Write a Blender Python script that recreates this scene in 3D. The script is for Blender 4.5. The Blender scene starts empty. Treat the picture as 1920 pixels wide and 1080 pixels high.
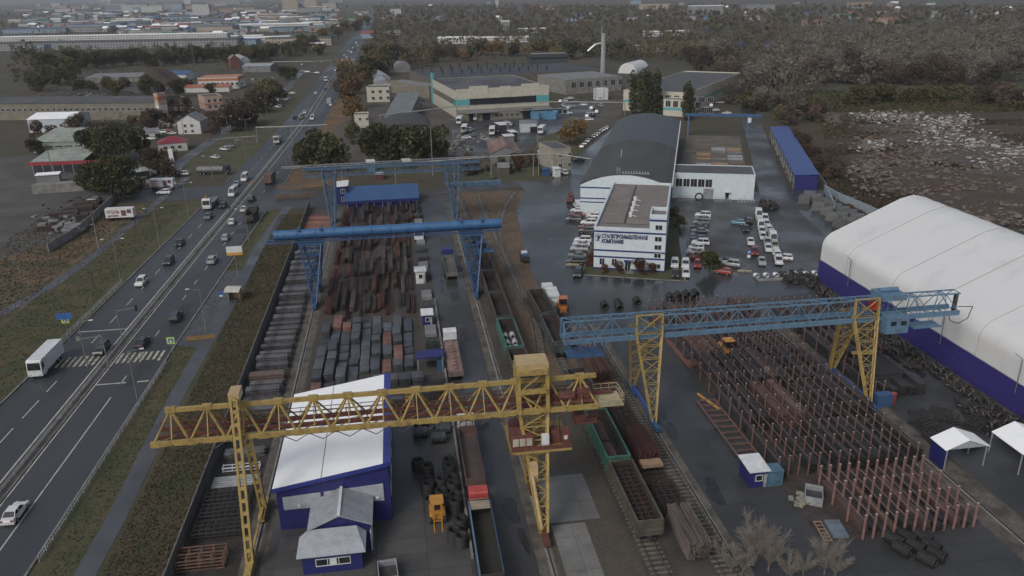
import bpy, math, random
import numpy as np
from mathutils import Vector, Matrix
R = math.radians
random.seed(7)
SC = bpy.context.scene
COL = SC.collection

# ------------------------------------------------------------------ camera
CAM_H, CAM_F, CAM_T, CAM_R = 63.0, 1480.0, math.atan(560 / 1480), 0.018
_fw = Vector((0, math.cos(CAM_T), -math.sin(CAM_T)))
_r0 = Vector((1, 0, 0)); _u0 = _r0.cross(_fw)
_rt = _r0 * math.cos(CAM_R) - _u0 * math.sin(CAM_R)
_up = _u0 * math.cos(CAM_R) + _r0 * math.sin(CAM_R)
cd = bpy.data.cameras.new('camera'); cam = bpy.data.objects.new('camera', cd); COL.objects.link(cam)
cam.matrix_world = Matrix.Translation((0, 0, CAM_H)) @ Matrix((_rt, _up, -_fw)).transposed().to_4x4()
cd.sensor_width = 36; cd.lens = 36 * CAM_F / 1920; cd.clip_start = 1; cd.clip_end = 60000
SC.camera = cam

# ------------------------------------------------------------------ world, sun, exposure
SUN_EL, SUN_AZ = R(42), R(215)
w = bpy.data.worlds.new('World'); SC.world = w; w.use_nodes = True
nt = w.node_tree; bg = nt.nodes['Background']
sky = nt.nodes.new('ShaderNodeTexSky'); sky.sky_type = 'NISHITA'; sky.sun_disc = False
sky.sun_elevation = SUN_EL; sky.sun_rotation = SUN_AZ; sky.air_density = 1.0; sky.dust_density = 4.0; sky.ozone_density = 1.0
hs = nt.nodes.new('ShaderNodeHueSaturation'); hs.inputs['Saturation'].default_value = 0.6
nt.links.new(sky.outputs[0], hs.inputs['Color']); nt.links.new(hs.outputs[0], bg.inputs[0])
bg.inputs[1].default_value = 0.11
sl = bpy.data.lights.new('sun', 'SUN'); so = bpy.data.objects.new('sun', sl); COL.objects.link(so)
sl.energy = 0.8; sl.angle = R(16); sl.color = (1, .97, .93)
d = Vector((math.sin(SUN_AZ) * math.cos(SUN_EL), math.cos(SUN_AZ) * math.cos(SUN_EL), math.sin(SUN_EL)))
so.rotation_euler = d.to_track_quat('Z', 'Y').to_euler()
SC.view_settings.view_transform = 'Standard'; SC.view_settings.look = 'None'
SC.view_settings.exposure = 0.08; SC.view_settings.gamma = 1
SC.cycles.volume_bounces = 0; SC.cycles.max_bounces = 5

# ------------------------------------------------------------------ frames of reference
YA = R(7.9)                      # the yard is turned 7.9 degrees from the camera axis
BA = R(-12.8)                    # office and hall are turned the other way
def Y(t, s, z=0.0): return Vector((s * math.cos(YA) - t * math.sin(YA), s * math.sin(YA) + t * math.cos(YA), z))
def B(a, b, z=0.0): return Vector((b * math.cos(BA) - a * math.sin(BA), b * math.sin(BA) + a * math.cos(BA), z))
def P(px, py, z=0.0):            # survey point: where a feature of the 1920 px photo lies on the plane z
    dd = _fw * CAM_F + _rt * (px - 960) + _up * (540 - py)
    k = (z - CAM_H) / dd.z
    return Vector((dd.x * k, dd.y * k, z))
def HT(g, py):                   # height above ground point g whose top is seen at photo row py
    lo, hi = 0.0, 80.0
    for _ in range(40):
        m = (lo + hi) / 2; v = Vector((g.x, g.y, m - CAM_H))
        y = 540 - CAM_F * v.dot(_up) / v.dot(_fw)
        if y > py: lo = m
        else: hi = m
    return lo

# ------------------------------------------------------------------ mesh builder
class MB:
    def __init__(s): s.v = []; s.f = []; s.m = []
    def add(s, vs, fs, m=0):
        n = len(s.v); s.v += [tuple(p) for p in vs]
        for f in fs: s.f.append(tuple(i + n for i in f)); s.m.append(m)
        return s
    def hexa(s, b, t, m=0):      # four bottom, four top points, both counter-clockwise seen from above
        return s.add(list(b) + list(t), [(3, 2, 1, 0), (4, 5, 6, 7), (0, 1, 5, 4), (1, 2, 6, 5), (2, 3, 7, 6), (3, 0, 4, 7)], m)
    def box(s, x0, x1, y0, y1, z0, z1, m=0):
        return s.hexa([(x0, y0, z0), (x1, y0, z0), (x1, y1, z0), (x0, y1, z0)], [(x0, y0, z1), (x1, y0, z1), (x1, y1, z1), (x0, y1, z1)], m)
    def cbox(s, c, d, rz=0, m=0):
        cx, cy, cz = c; hx, hy, hz = d[0] / 2, d[1] / 2, d[2] / 2; co, si = math.cos(rz), math.sin(rz)
        q = [(cx + x * co - y * si, cy + x * si + y * co) for x, y in ((-hx, -hy), (hx, -hy), (hx, hy), (-hx, hy))]
        return s.hexa([(x, y, cz - hz) for x, y in q], [(x, y, cz + hz) for x, y in q], m)
    def bar(s, p, q, w=.1, h=None, m=0):
        h = h or w; p = Vector(p); q = Vector(q); d = (q - p)
        if d.length < 1e-6: return s
        d.normalize(); a = Vector((0, 0, 1)) if abs(d.z) < .95 else Vector((0, 1, 0))
        x = d.cross(a).normalized() * w / 2; y = x.cross(d).normalized() * h / 2
        P0 = [p - x - y, p + x - y, p + x + y, p - x + y]; Q0 = [a_ + (q - p) for a_ in P0]
        return s.add(P0 + Q0, [(0, 1, 2, 3), (7, 6, 5, 4), (0, 4, 5, 1), (1, 5, 6, 2), (2, 6, 7, 3), (3, 7, 4, 0)], m)
    def tube(s, p, q, r, n=8, r2=None, m=0, cap=True):
        r2 = r if r2 is None else r2; p = Vector(p); q = Vector(q); d = (q - p).normalized()
        a = Vector((0, 0, 1)) if abs(d.z) < .95 else Vector((0, 1, 0)); x = d.cross(a).normalized(); y = x.cross(d)
        vs = []
        for c, rr in ((p, r), (q, r2)):
            for i in range(n):
                th = 2 * math.pi * i / n; vs.append(c + x * math.cos(th) * rr + y * math.sin(th) * rr)
        fs = [(i, (i + 1) % n, n + (i + 1) % n, n + i) for i in range(n)]
        if cap: fs += [tuple(range(n - 1, -1, -1)), tuple(range(n, 2 * n))]
        return s.add(vs, fs, m)
    def path(s, pts, r, n=6, m=0):
        for a, b in zip(pts, pts[1:]): s.tube(a, b, r, n, m=m)
        return s
    def prism(s, pts, z0, z1, m=0):
        n = len(pts)
        vs = [(x, y, z0) for x, y in pts] + [(x, y, z1) for x, y in pts]
        return s.add(vs, [tuple(range(n - 1, -1, -1)), tuple(range(n, 2 * n))] + [(i, (i + 1) % n, n + (i + 1) % n, n + i) for i in range(n)], m)
    def extr(s, prof, x0, x1, m=0):   # profile in (y, z) pushed from x0 to x1
        n = len(prof)
        vs = [(x0, y, z) for y, z in prof] + [(x1, y, z) for y, z in prof]
        return s.add(vs, [tuple(range(n)), tuple(range(2 * n - 1, n - 1, -1))] + [(i, n + i, n + (i + 1) % n, (i + 1) % n) for i in range(n)], m)
    def yextr(s, prof, y0, y1, m=0):  # profile in (x, z) pushed from y0 to y1
        n = len(prof)
        vs = [(x, y0, z) for x, z in prof] + [(x, y1, z) for x, z in prof]
        return s.add(vs, [tuple(range(n)), tuple(range(2 * n - 1, n - 1, -1))] + [(i, n + i, n + (i + 1) % n, (i + 1) % n) for i in range(n)], m)
    def ring(s, c, r, rt, n=14, k=6, ax='z', sq=1.0, m=0):   # torus
        vs = []; 
        for i in range(n):
            a = 2 * math.pi * i / n
            for j in range(k):
                b = 2 * math.pi * j / k; rr = r + rt * math.cos(b); h = rt * math.sin(b) * sq
                x, y, z = rr * math.cos(a), rr * math.sin(a), h
                if ax == 'y': x, y, z = x, z, y
                if ax == 'x': x, y, z = z, x, y
                vs.append((c[0] + x, c[1] + y, c[2] + z))
        fs = [(i * k + j, ((i + 1) % n) * k + j, ((i + 1) % n) * k + (j + 1) % k, i * k + (j + 1) % k) for i in range(n) for j in range(k)]
        return s.add(vs, fs, m)
    def mesh(s, name, mats):
        me = bpy.data.meshes.new(name); me.from_pydata(s.v, [], s.f)
        if not isinstance(mats, (list, tuple)): mats = [mats]
        for mm in mats: me.materials.append(mm)
        if len(mats) > 1: me.polygons.foreach_set('material_index', s.m)
        me.update(); return me
    def build(s, name, mats, parent=None, loc=None, rz=0.0, smooth=False):
        me = s.mesh(name, mats)
        if smooth: me.polygons.foreach_set('use_smooth', [True] * len(me.polygons))
        o = bpy.data.objects.new(name, me); COL.objects.link(o)
        if parent: setpar(o, parent)
        if loc is not None: o.location = loc
        o.rotation_euler = (0, 0, rz)
        return o
CH = {}
def setpar(o, p): o.parent = p; CH.setdefault(p.name, []).append(o)
def tag(o, label=None, cat=None, group=None, kind=None):
    if label: o['label'] = label
    if cat: o['category'] = cat
    if group: o['group'] = group
    if kind: o['kind'] = kind
    return o
def thing(name, label, cat, loc, rz=0.0, group=None):
    o = bpy.data.objects.new(name, None); o.empty_display_size = .5; COL.objects.link(o)
    o.location = loc; o.rotation_euler = (0, 0, rz)
    return tag(o, label, cat, group)
def dup(o, loc=None, rz=None, label=None, group=None, parent=None, sc=None):
    c = o.copy(); COL.objects.link(c)
    if parent: setpar(c, parent)
    if loc is not None: c.location = loc
    if rz is not None: c.rotation_euler = (0, 0, rz)
    if sc is not None: c.scale = sc if hasattr(sc, '__len__') else (sc, sc, sc)
    if label: c['label'] = label
    if group: c['group'] = group
    for ch in CH.get(o.name, ()): dup(ch, parent=c)
    return c
PROTO = {}
def proto(key, maker, loc, rz, label, cat, group=None, sc=None):   # first use builds the thing, later uses copy it and its parts
    if key not in PROTO:
        o = maker(); PROTO[key] = o
        o.location = loc; o.rotation_euler = (0, 0, rz)
        if sc is not None: o.scale = sc if hasattr(sc, '__len__') else (sc, sc, sc)
        tag(o, label, cat, group)
        return o
    o = dup(PROTO[key], loc, rz, label, group, sc=sc if sc is not None else 1.0)
    if not group and 'group' in o: del o['group']
    o['category'] = cat
    return o
ORD = 'first second third fourth fifth sixth seventh eighth ninth tenth eleventh twelfth thirteenth fourteenth fifteenth sixteenth seventeenth eighteenth nineteenth twentieth'.split()
ORD += ['twenty-' + x for x in ORD[:9]] + ['thirtieth'] + ['thirty-' + x for x in ORD[:9]] + ['fortieth'] + ['forty-' + x for x in ORD[:9]] + ['fiftieth'] + ['fifty-' + x for x in ORD[:9]]

# ------------------------------------------------------------------ materials
_M = {}
def M(name, c, rough=.7, c2=None, sc=1.5, met=0.0, bump=0.0, bsc=8.0, lo=.38, hi=.62, stretch=None, detail=4.0, rvar=0.0, rnd=0.0, spec=.5, world=False, fine=0.0):
    if name in _M: return _M[name]
    m = bpy.data.materials.new(name); m.use_nodes = True; n = m.node_tree.nodes; l = m.node_tree.links
    b = n['Principled BSDF']; b.inputs['Roughness'].default_value = rough; b.inputs['Metallic'].default_value = met
    b.inputs['Specular IOR Level'].default_value = spec
    c = (*c, 1); c2 = (*c2, 1) if c2 else tuple(x * .72 for x in c[:3]) + (1,)
    tc = n.new('ShaderNodeTexCoord'); src = tc.outputs['Object']
    if world:
        g = n.new('ShaderNodeNewGeometry'); src = g.outputs['Position']
    if stretch:
        mp = n.new('ShaderNodeMapping'); mp.inputs['Scale'].default_value = stretch; l.new(src, mp.inputs[0]); src = mp.outputs[0]
    t = n.new('ShaderNodeTexNoise'); t.inputs['Scale'].default_value = 1.0 / sc; t.inputs['Detail'].default_value = detail; t.inputs['Roughness'].default_value = .62
    l.new(src, t.inputs['Vector'])
    r = n.new('ShaderNodeMapRange'); r.inputs['From Min'].default_value = lo; r.inputs['From Max'].default_value = hi
    l.new(t.outputs[0], r.inputs[0])
    mx = n.new('ShaderNodeMix'); mx.data_type = 'RGBA'; l.new(r.outputs[0], mx.inputs[0]); mx.inputs[6].default_value = c; mx.inputs[7].default_value = c2
    out = mx.outputs[2]
    if fine:
        t3 = n.new('ShaderNodeTexNoise'); t3.inputs['Scale'].default_value = 3.0; t3.inputs['Detail'].default_value = 5; l.new(src, t3.inputs['Vector'])
        r3 = n.new('ShaderNodeMapRange'); r3.inputs['From Min'].default_value = .3; r3.inputs['From Max'].default_value = .7; r3.inputs['To Min'].default_value = 1 - fine; r3.inputs['To Max'].default_value = 1 + fine
        l.new(t3.outputs[0], r3.inputs[0])
        h3 = n.new('ShaderNodeHueSaturation'); l.new(r3.outputs[0], h3.inputs['Value']); l.new(out, h3.inputs['Color']); out = h3.outputs[0]
    if rnd:
        oi = n.new('ShaderNodeObjectInfo'); h = n.new('ShaderNodeHueSaturation'); rr = n.new('ShaderNodeMapRange')
        rr.inputs['To Min'].default_value = 1 - rnd; rr.inputs['To Max'].default_value = 1 + rnd
        l.new(oi.outputs['Random'], rr.inputs[0]); l.new(rr.outputs[0], h.inputs['Value'])
        r2 = n.new('ShaderNodeMapRange'); r2.inputs['To Min'].default_value = .5 - rnd * .05; r2.inputs['To Max'].default_value = .5 + rnd * .05
        mm = n.new('ShaderNodeMath'); mm.operation = 'FRACT'; m2 = n.new('ShaderNodeMath'); m2.operation = 'MULTIPLY'; m2.inputs[1].default_value = 7.31
        l.new(oi.outputs['Random'], m2.inputs[0]); l.new(m2.outputs[0], mm.inputs[0]); l.new(mm.outputs[0], r2.inputs[0]); l.new(r2.outputs[0], h.inputs['Hue'])
        l.new(out, h.inputs['Color']); out = h.outputs[0]
    l.new(out, b.inputs['Base Color'])
    if rvar:
        r4 = n.new('ShaderNodeMapRange'); r4.inputs['From Min'].default_value = .35; r4.inputs['From Max'].default_value = .65
        r4.inputs['To Min'].default_value = max(.04, rough - rvar); r4.inputs['To Max'].default_value = rough + rvar
        t4 = n.new('ShaderNodeTexNoise'); t4.inputs['Scale'].default_value = .6 / sc; t4.inputs['Detail'].default_value = 4; l.new(src, t4.inputs['Vector'])
        l.new(t4.outputs[0], r4.inputs[0]); l.new(r4.outputs[0], b.inputs['Roughness'])
    if bump:
        t2 = n.new('ShaderNodeTexNoise'); t2.inputs['Scale'].default_value = bsc; t2.inputs['Detail'].default_value = 3; l.new(src, t2.inputs['Vector'])
        bp = n.new('ShaderNodeBump'); bp.inputs['Strength'].default_value = bump; bp.inputs['Distance'].default_value = .1
        l.new(t2.outputs[0], bp.inputs['Height']); l.new(bp.outputs[0], b.inputs['Normal'])
    _M[name] = m; return m
def slab(name, c, c2, w_, h_, gap=.04, rough=.5, rvar=.2, rot=0.0, jc=.45):   # concrete slabs with joints
    m = M(name, c, rough, c2, sc=9, rvar=rvar, lo=.3, hi=.7, detail=7, fine=.12, world=True)
    n = m.node_tree.nodes; l = m.node_tree.links; b = n['Principled BSDF']
    src = b.inputs['Base Color'].links[0].from_socket
    g = n.new('ShaderNodeNewGeometry'); mp = n.new('ShaderNodeMapping'); mp.inputs['Rotation'].default_value = (0, 0, rot); l.new(g.outputs['Position'], mp.inputs[0])
    bt = n.new('ShaderNodeTexBrick'); bt.inputs['Scale'].default_value = 1; bt.inputs['Brick Width'].default_value = w_; bt.inputs['Row Height'].default_value = h_
    bt.inputs['Mortar Size'].default_value = gap; bt.inputs['Mortar Smooth'].default_value = .3; bt.offset = 0
    bt.inputs['Color1'].default_value = (.86, .86, .86, 1); bt.inputs['Color2'].default_value = (1.12, 1.12, 1.12, 1); bt.inputs['Mortar'].default_value = (jc, jc, jc, 1)
    l.new(mp.outputs[0], bt.inputs[0])
    mx = n.new('ShaderNodeMix'); mx.data_type = 'RGBA'; mx.blend_type = 'MULTIPLY'; mx.inputs[0].default_value = 1
    l.new(src, mx.inputs[6]); l.new(bt.outputs[0], mx.inputs[7]); l.new(mx.outputs[2], b.inputs['Base Color'])
    return m
def paint(name, c, rough=.45, dirt=.25, rnd=0.0):
    return M(name, c, rough, tuple(x * (1 - dirt) for x in c), sc=1.2, lo=.4, hi=.7, rnd=rnd, fine=.06)

GLASS = M('dark_glass', (.015, .018, .022), .08, (.03, .035, .04))
RUBBER = M('rubber', (.015, .015, .015), .8)
STEEL_D = M('dark_steel', (.035, .035, .038), .5, (.055, .05, .046), sc=.8)
WHITE = paint('white_paint', (.62, .64, .65))
BLUE = paint('deep_blue', (.022, .024, .13))
YEL = M('crane_yellow', (.33, .24, .08), .5, (.17, .105, .05), sc=1.1, lo=.5, hi=.72, detail=7, fine=.12)
RUSTRED = M('rust_red', (.15, .05, .037), .7, (.085, .035, .03), sc=.7)
CBLUE = M('crane_blue', (.035, .085, .19), .5, (.05, .06, .08), sc=1.1, lo=.5, hi=.75, detail=7, fine=.12)
LBLUE = M('light_blue', (.095, .18, .27), .5, (.09, .11, .13), sc=1.1, lo=.5, hi=.75, detail=7, fine=.12)
GALV = M('galvanised', (.42, .44, .46), .4, (.28, .30, .32), met=.3)
CONC = M('concrete', (.24, .235, .22), .85, (.15, .15, .14), sc=2.0, fine=.1)
DROOF = M('dark_roof', (.055, .06, .065), .7, (.085, .085, .085), sc=7, fine=.1)
GROOF = M('grey_roof', (.14, .15, .16), .7, (.2, .2, .2), sc=5, fine=.08)
def haze():
    m = bpy.data.materials.new('haze_air'); m.use_nodes = True; n = m.node_tree.nodes; l = m.node_tree.links
    n.remove(n['Principled BSDF']); v = n.new('ShaderNodeVolumePrincipled'); v.inputs['Density'].default_value = HAZE_D
    v.inputs['Color'].default_value = (.80, .85, .92, 1); v.inputs['Anisotropy'].default_value = .2
    l.new(v.outputs[0], n['Material Output'].inputs['Volume'])
    b = MB(); b.box(-9900, 9900, -400, 16100, -1.5, 140)
    tag(b.build('haze', m), kind='stuff')
HAZE_D = 0.9e-4
# ------------------------------------------------------------------ the ground and everything laid flat on it
SHN = [0]
def sheet(name, pts, z, mat, hole=None):
    SHN[0] += 1; z += SHN[0] * .0002
    b = MB(); b.add([(p.x, p.y, z) for p in pts], [tuple(range(len(pts)))])
    o = b.build(name, mat); tag(o, kind='structure')
    # make sure it faces up
    me = o.data
    if me.polygons[0].normal.z < 0: me.flip_normals()
    return o
def hw(t):   # highway: (left edge, median centre, right edge) in yard s at yard t
    T = [-40, 80, 150, 220, 300, 360, 450, 700, 1400, 6000]
    Rr = [-48.4, -46.6, -45.3, -43.2, -40.8, -39.6, -37.8, -38, -40, -60]
    Mm = [-58.6, -57.2, -55.9, -54.1, -51.6, -50.2, -48.3, -48.5, -50, -70]
    Ll = [-72.5, -70.2, -67.2, -64.6, -61.9, -60.1, -58.6, -60, -61, -82]
    return [float(np.interp(t, T, a)) for a in (Ll, Mm, Rr)]
def strip(name, f0, f1, t0, t1, z, mat, step=20, cuts=None):
    SHN[0] += 1; z += SHN[0] * .0002
    ts = list(np.arange(t0, t1, step)) + [t1]; b = MB(); vs = []
    for t in ts: vs += [tuple(Y(t, f0(t), z)), tuple(Y(t, f1(t), z))]
    b.add(vs, [(2 * i, 2 * i + 1, 2 * i + 3, 2 * i + 2) for i in range(len(ts) - 1)])
    return tag(b.build(name, mat), kind='structure')
def ribbon(name, pts, wd, z, mat, kind='structure'):
    SHN[0] += 1; z += SHN[0] * .0002
    b = MB(); vs = []
    for i, p in enumerate(pts):
        q = pts[min(i + 1, len(pts) - 1)] - pts[max(i - 1, 0)]; n = Vector((q.y, -q.x, 0)).normalized() * wd / 2
        vs += [(p.x - n.x, p.y - n.y, z), (p.x + n.x, p.y + n.y, z)]
    b.add(vs, [(2 * i, 2 * i + 1, 2 * i + 3, 2 * i + 2) for i in range(len(pts) - 1)])
    return tag(b.build(name, mat), kind=kind)
EARTH = M('earth', (.066, .050, .034), .95, (.040, .040, .023), sc=14, lo=.35, hi=.65, detail=8, world=True, fine=.25, bump=.5, bsc=2)
FARG = M('far_ground', (.065, .053, .037), .95, (.04, .042, .026), sc=60, detail=8, world=True, fine=.25)
GRASS = M('verge_grass', (.043, .052, .022), .95, (.080, .064, .036), sc=7, lo=.42, hi=.62, detail=8, world=True, fine=.25, bump=.5, bsc=3)
WEED = M('weeds_ground', (.062, .048, .031), .95, (.038, .043, .021), sc=4.5, lo=.4, hi=.6, detail=8, world=True, fine=.3, bump=.8, bsc=3)
DIRT = M('brown_dirt', (.13, .085, .055), .95, (.075, .06, .042), sc=5, lo=.38, hi=.62, detail=8, world=True, fine=.2, bump=.4, bsc=2)
ASPH = M('road_asphalt', (.05, .053, .058), .52, (.034, .036, .040), sc=20, lo=.35, hi=.65, rvar=.14, world=True, fine=.08, stretch=(1.6, .25, 1))
YASPH = M('yard_asphalt', (.041, .042, .044), .42, (.062, .062, .062), sc=13, lo=.45, hi=.68, rvar=.22, world=True, fine=.10, detail=8)
WASPH = M('wet_asphalt', (.032, .037, .042), .26, (.05, .053, .056), sc=16, lo=.42, hi=.66, rvar=.16, world=True, fine=.08, detail=8)
WALK = M('path_asphalt', (.075, .08, .09), .45, (.055, .058, .064), sc=6, rvar=.15, world=True, fine=.1)
PAINTW = M('road_paint', (.42, .42, .41), .7, (.14, .14, .14), sc=1.0, lo=.5, hi=.75, world=True, detail=6)
SLAB = slab('yard_slabs', (.050, .050, .050), (.031, .034, .037), 6.0, 3.0, .035, rot=-YA)
SLABB = slab('parking_slabs', (.058, .055, .050), (.038, .040, .042), 1.9, 6.0, .035, rot=-BA, rough=.4)
SLABL = slab('pale_slabs', (.24, .235, .22), (.10, .10, .095), 3.0, 6.0, .04, rot=-YA)
b = MB(); n = 24
xs = list(np.linspace(-9800, 9800, n)); ys = [-350, 0, 200, 500, 1000, 2000, 4000, 8000, 16000]
vs = [(x, y, 0) for y in ys for x in xs]
b.add(vs, [(j * n + i, j * n + i + 1, (j + 1) * n + i + 1, (j + 1) * n + i) for j in range(len(ys) - 1) for i in range(n - 1)])
tag(b.build('ground', FARG), kind='structure')
Z = .03
sheet('earth_ground', [Y(40, -150), Y(40, 170), Y(620, 260), Y(620, -330), Y(300, -260)], Z, EARTH)
# verges and weeds by the highway
strip('grass_verge', lambda t: -38.0 if t < 300 else -37, lambda t: hw(t)[2] + .2, 20, 248, Z * 2, GRASS)
strip('weed_bank', lambda t: -29.6, lambda t: -38.0, 20, 245, Z * 2, WEED)
strip('grass_strip', lambda t: hw(t)[0] - .2, lambda t: -84 - (t - 150) * -.03, 20, 262, Z * 2, GRASS)
strip('brown_verge', lambda t: -84 + (t - 150) * .03, lambda t: -112 + (t - 150) * .02, 20, 262, Z * 2, M('verge_brown', (.12, .082, .05), .95, (.05, .048, .026), sc=6, lo=.4, hi=.6, detail=8, world=True, fine=.25))
strip('far_grass_verge', lambda t: hw(t)[0] - .2, lambda t: -88, 300, 560, Z * 2, GRASS)
strip('far_brown_verge', lambda t: -20 - (t - 300) * .02, lambda t: hw(t)[2] + .2, 275, 520, Z * 2, M('verge_orange', (.16, .088, .045), .95, (.07, .06, .03), sc=8, world=True, fine=.2))
# highway
strip('highway', lambda t: hw(t)[0], lambda t: hw(t)[2], -30, 5500, Z * 3, ASPH, step=40)
strip('side_road', lambda t: -112, lambda t: hw(t)[0] + .3, 266, 284, Z * 2.5, ASPH, step=6)
sheet('gate_road', [Y(247, -44), Y(247, -12), Y(262, -12), Y(276, -43)], Z * 2.6, ASPH)
ribbon('service_road', [P(*q) for q in ((300, 345), (345, 300), (410, 255), (455, 225), (500, 190), (540, 165), (570, 130))], 5, Z * 2.7, WALK)
def mark(name, t0, t1, f, wd=.15, dash=None, z=Z * 4):
    b = MB(); t = t0
    L = dash[0] if dash else 12.0
    while t < t1:
        e = min(t + L, t1)
        b.add([tuple(Y(t, f(t) - wd / 2, z)), tuple(Y(t, f(t) + wd / 2, z)), tuple(Y(e, f(e) + wd / 2, z)), tuple(Y(e, f(e) - wd / 2, z))], [(0, 1, 2, 3)])
        t = e + (dash[1] if dash else 0)
    return tag(b.build(name, PAINTW), kind='structure')
mark('edge_line', 40, 900, lambda t: hw(t)[1] + 1.3, .22)
mark('edge_line', 40, 900, lambda t: hw(t)[1] - 1.3, .22)
mark('lane_line', 80, 126, lambda t: (hw(t)[1] + 1.3 + hw(t)[2] - .8) / 2, .2)
mark('lane_line', 131, 900, lambda t: (hw(t)[1] + 1.3 + hw(t)[2] - .8) / 2, .18, (3, 7))
mark('lane_line', 150, 900, lambda t: (hw(t)[1] - 1.3 + hw(t)[0] + .8) / 2, .18, (4, 6))
mark('lane_line', 40, 134, lambda t: (hw(t)[1] - 1.3 + hw(t)[0] + .8) / 2, .2, (6, 3))
def crossline(t, s0, s1, wd):
    b = MB(); b.add([tuple(Y(t, s0, Z * 4)), tuple(Y(t, s1, Z * 4)), tuple(Y(t + wd, s1, Z * 4)), tuple(Y(t + wd, s0, Z * 4))], [(0, 1, 2, 3)])
    tag(b.build('stop_line', PAINTW), kind='structure')
crossline(131, hw(131)[1] + 1.4, hw(131)[2] - .5, .4)
crossline(156, hw(156)[0] + .5, hw(156)[1] - 1.4, .4)
b = MB(); s = hw(142)[0] + .6
while s < hw(142)[2] - .5:
    if abs(s - hw(142)[1]) > 1.5: b.add([tuple(Y(139.5, s, Z * 4)), tuple(Y(139.5, s + .5, Z * 4)), tuple(Y(144, s + .5, Z * 4)), tuple(Y(144, s, Z * 4))], [(0, 1, 2, 3)])
    s += 1.05
tag(b.build('zebra_crossing', M('crossing_paint', (.45, .42, .33), .7, (.2, .19, .15), sc=.8, world=True)), kind='structure')
# median: low kerb strip with two rails
MED = M('median', (.10, .095, .085), .9, (.055, .055, .045), sc=3, world=True, fine=.2)
strip('median_strip', lambda t: hw(t)[1] - .9, lambda t: hw(t)[1] + .9, 40, 900, Z * 3 + .12, MED)
KERB = M('kerb', (.21, .205, .19), .9, (.12, .12, .11), sc=2, world=True)
def kerb(f, t0, t1, w_=.3, h_=.16, side='road_kerb'):
    b = MB(); t = t0
    while t < t1:
        e = min(t + 15, t1); p, q = Y(t, f(t), .16), Y(e, f(e), .16)
        b.bar(p, q, w_, .22); t = e
    tag(b.build(side, KERB), kind='structure')
kerb(lambda t: hw(t)[2] + .15, 40, 245); kerb(lambda t: hw(t)[0] - .15, 40, 262); kerb(lambda t: hw(t)[2] + .15, 280, 700); kerb(lambda t: hw(t)[0] - .15, 290, 340)
kerb(lambda t: hw(t)[1] - .95, 40, 700, .15); kerb(lambda t: hw(t)[1] + .95, 40, 700, .15)
# paths
PR = [Y(20, -41)] + [Y(t, s) for t, s in ((90, -39.4), (123, -39.9), (147, -39.6), (170, -38.6), (205, -38.8), (230, -37.6), (250, -36.2))]
ribbon('footpath', PR, 2.6, Z * 3.3, WALK)
ribbon('footpath', [P(*q) for q in ((-160, 700), (0, 590), (100, 535), (180, 478), (250, 418), (330, 350), (352, 333))], 2.6, Z * 3.3, WALK)
sheet('bus_stop_apron', [P(*q) for q in ((330, 648), (420, 508), (472, 508), (440, 570), (404, 640), (380, 655))], Z * 3.1, WALK)
ribbon('crossing_path', [P(320, 645), P(405, 637)], 2.4, Z * 3.5, WALK)
for pts, nm in (([(520, 352), (590, 335), (560, 360)], 'a'), ([(365, 352), (408, 355), (400, 372), (330, 425), (310, 425)], 'b')):
    pass
# the yard
PALE_D = M('pale_strip', (.12, .108, .088), .9, (.06, .055, .048), sc=2.5, lo=.4, hi=.6, detail=9, world=True, fine=.25)
sheet('yard_ground', [Y(40, -29.2), Y(40, 110), Y(160, 92), Y(262, 32), Y(262, -29.2)], Z * 2.2, M('yard_dirt', (.075, .068, .058), .8, (.04, .038, .036), sc=6, lo=.35, hi=.65, world=True, fine=.2, detail=8, rvar=.15))
strip('bundle_bed', lambda t: -28.9, lambda t: -21.9, 40, 210, Z * 2.4, M('bed_dark', (.026, .023, .021), .85, (.04, .036, .032), sc=2, world=True, fine=.3))
strip('beam_bed', lambda t: -18.6, lambda t: 1.6, 110, 246, Z * 2.4, M('bed_brown', (.04, .034, .03), .85, (.06, .05, .043), sc=2, world=True, fine=.3))
strip('rack_bed', lambda t: 47.3, lambda t: 68.1, 72, 146, Z * 3.2, M('bed_rack', (.035, .028, .026), .8, (.055, .042, .038), sc=2, world=True, fine=.3))
strip('gravel_strip', lambda t: -21.9, lambda t: -19.0, 40, 240, Z * 2.5, PALE_D)
strip('gravel_strip', lambda t: 12.7, lambda t: 14.9, 40, 245, Z * 2.5, PALE_D)
strip('gravel_strip', lambda t: 35.3, lambda t: 36.8, 40, 140, Z * 2.5, PALE_D)
strip('gravel_strip', lambda t: 68.2, lambda t: 73.5, 40, 150, Z * 3.3, M('runway_dirt', (.11, .098, .085), .9, (.05, .046, .042), sc=2.5, lo=.4, hi=.6, detail=9, world=True, fine=.25))
strip('truck_lane', lambda t: 5.4, lambda t: 12.6, 40, 250, Z * 3, YASPH, step=10)
strip('coil_yard', lambda t: -19, lambda t: 5.0, 60, 112, Z * 3, slab('coil_slabs', (.095, .092, .085), (.045, .046, .047), 6.0, 3.0, .05, rot=-YA, rough=.4, rvar=.25))
strip('mud_ground', lambda t: 15.2, lambda t: 24.6, 40, 118, Z * 2.6, M('mud', (.055, .055, .048), .8, (.075, .062, .048), sc=5, world=True, fine=.25, detail=9, rvar=.15))
strip('slab_path', lambda t: 15.6, lambda t: 19.9, 40, 80.5, Z * 3, SLABL)
strip('slab_path', lambda t: 15.5, lambda t: 22, 81, 91, Z * 2.9, slab('wet_slabs', (.085, .088, .085), (.16, .16, .155), 5.0, 5.0, .04, rot=-YA, rough=.4))
strip('gantry_road', lambda t: 36.8 + max(0, t - 140) * .0, lambda t: 47.2, 40, 146, Z * 3, SLAB, step=10)
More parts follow.
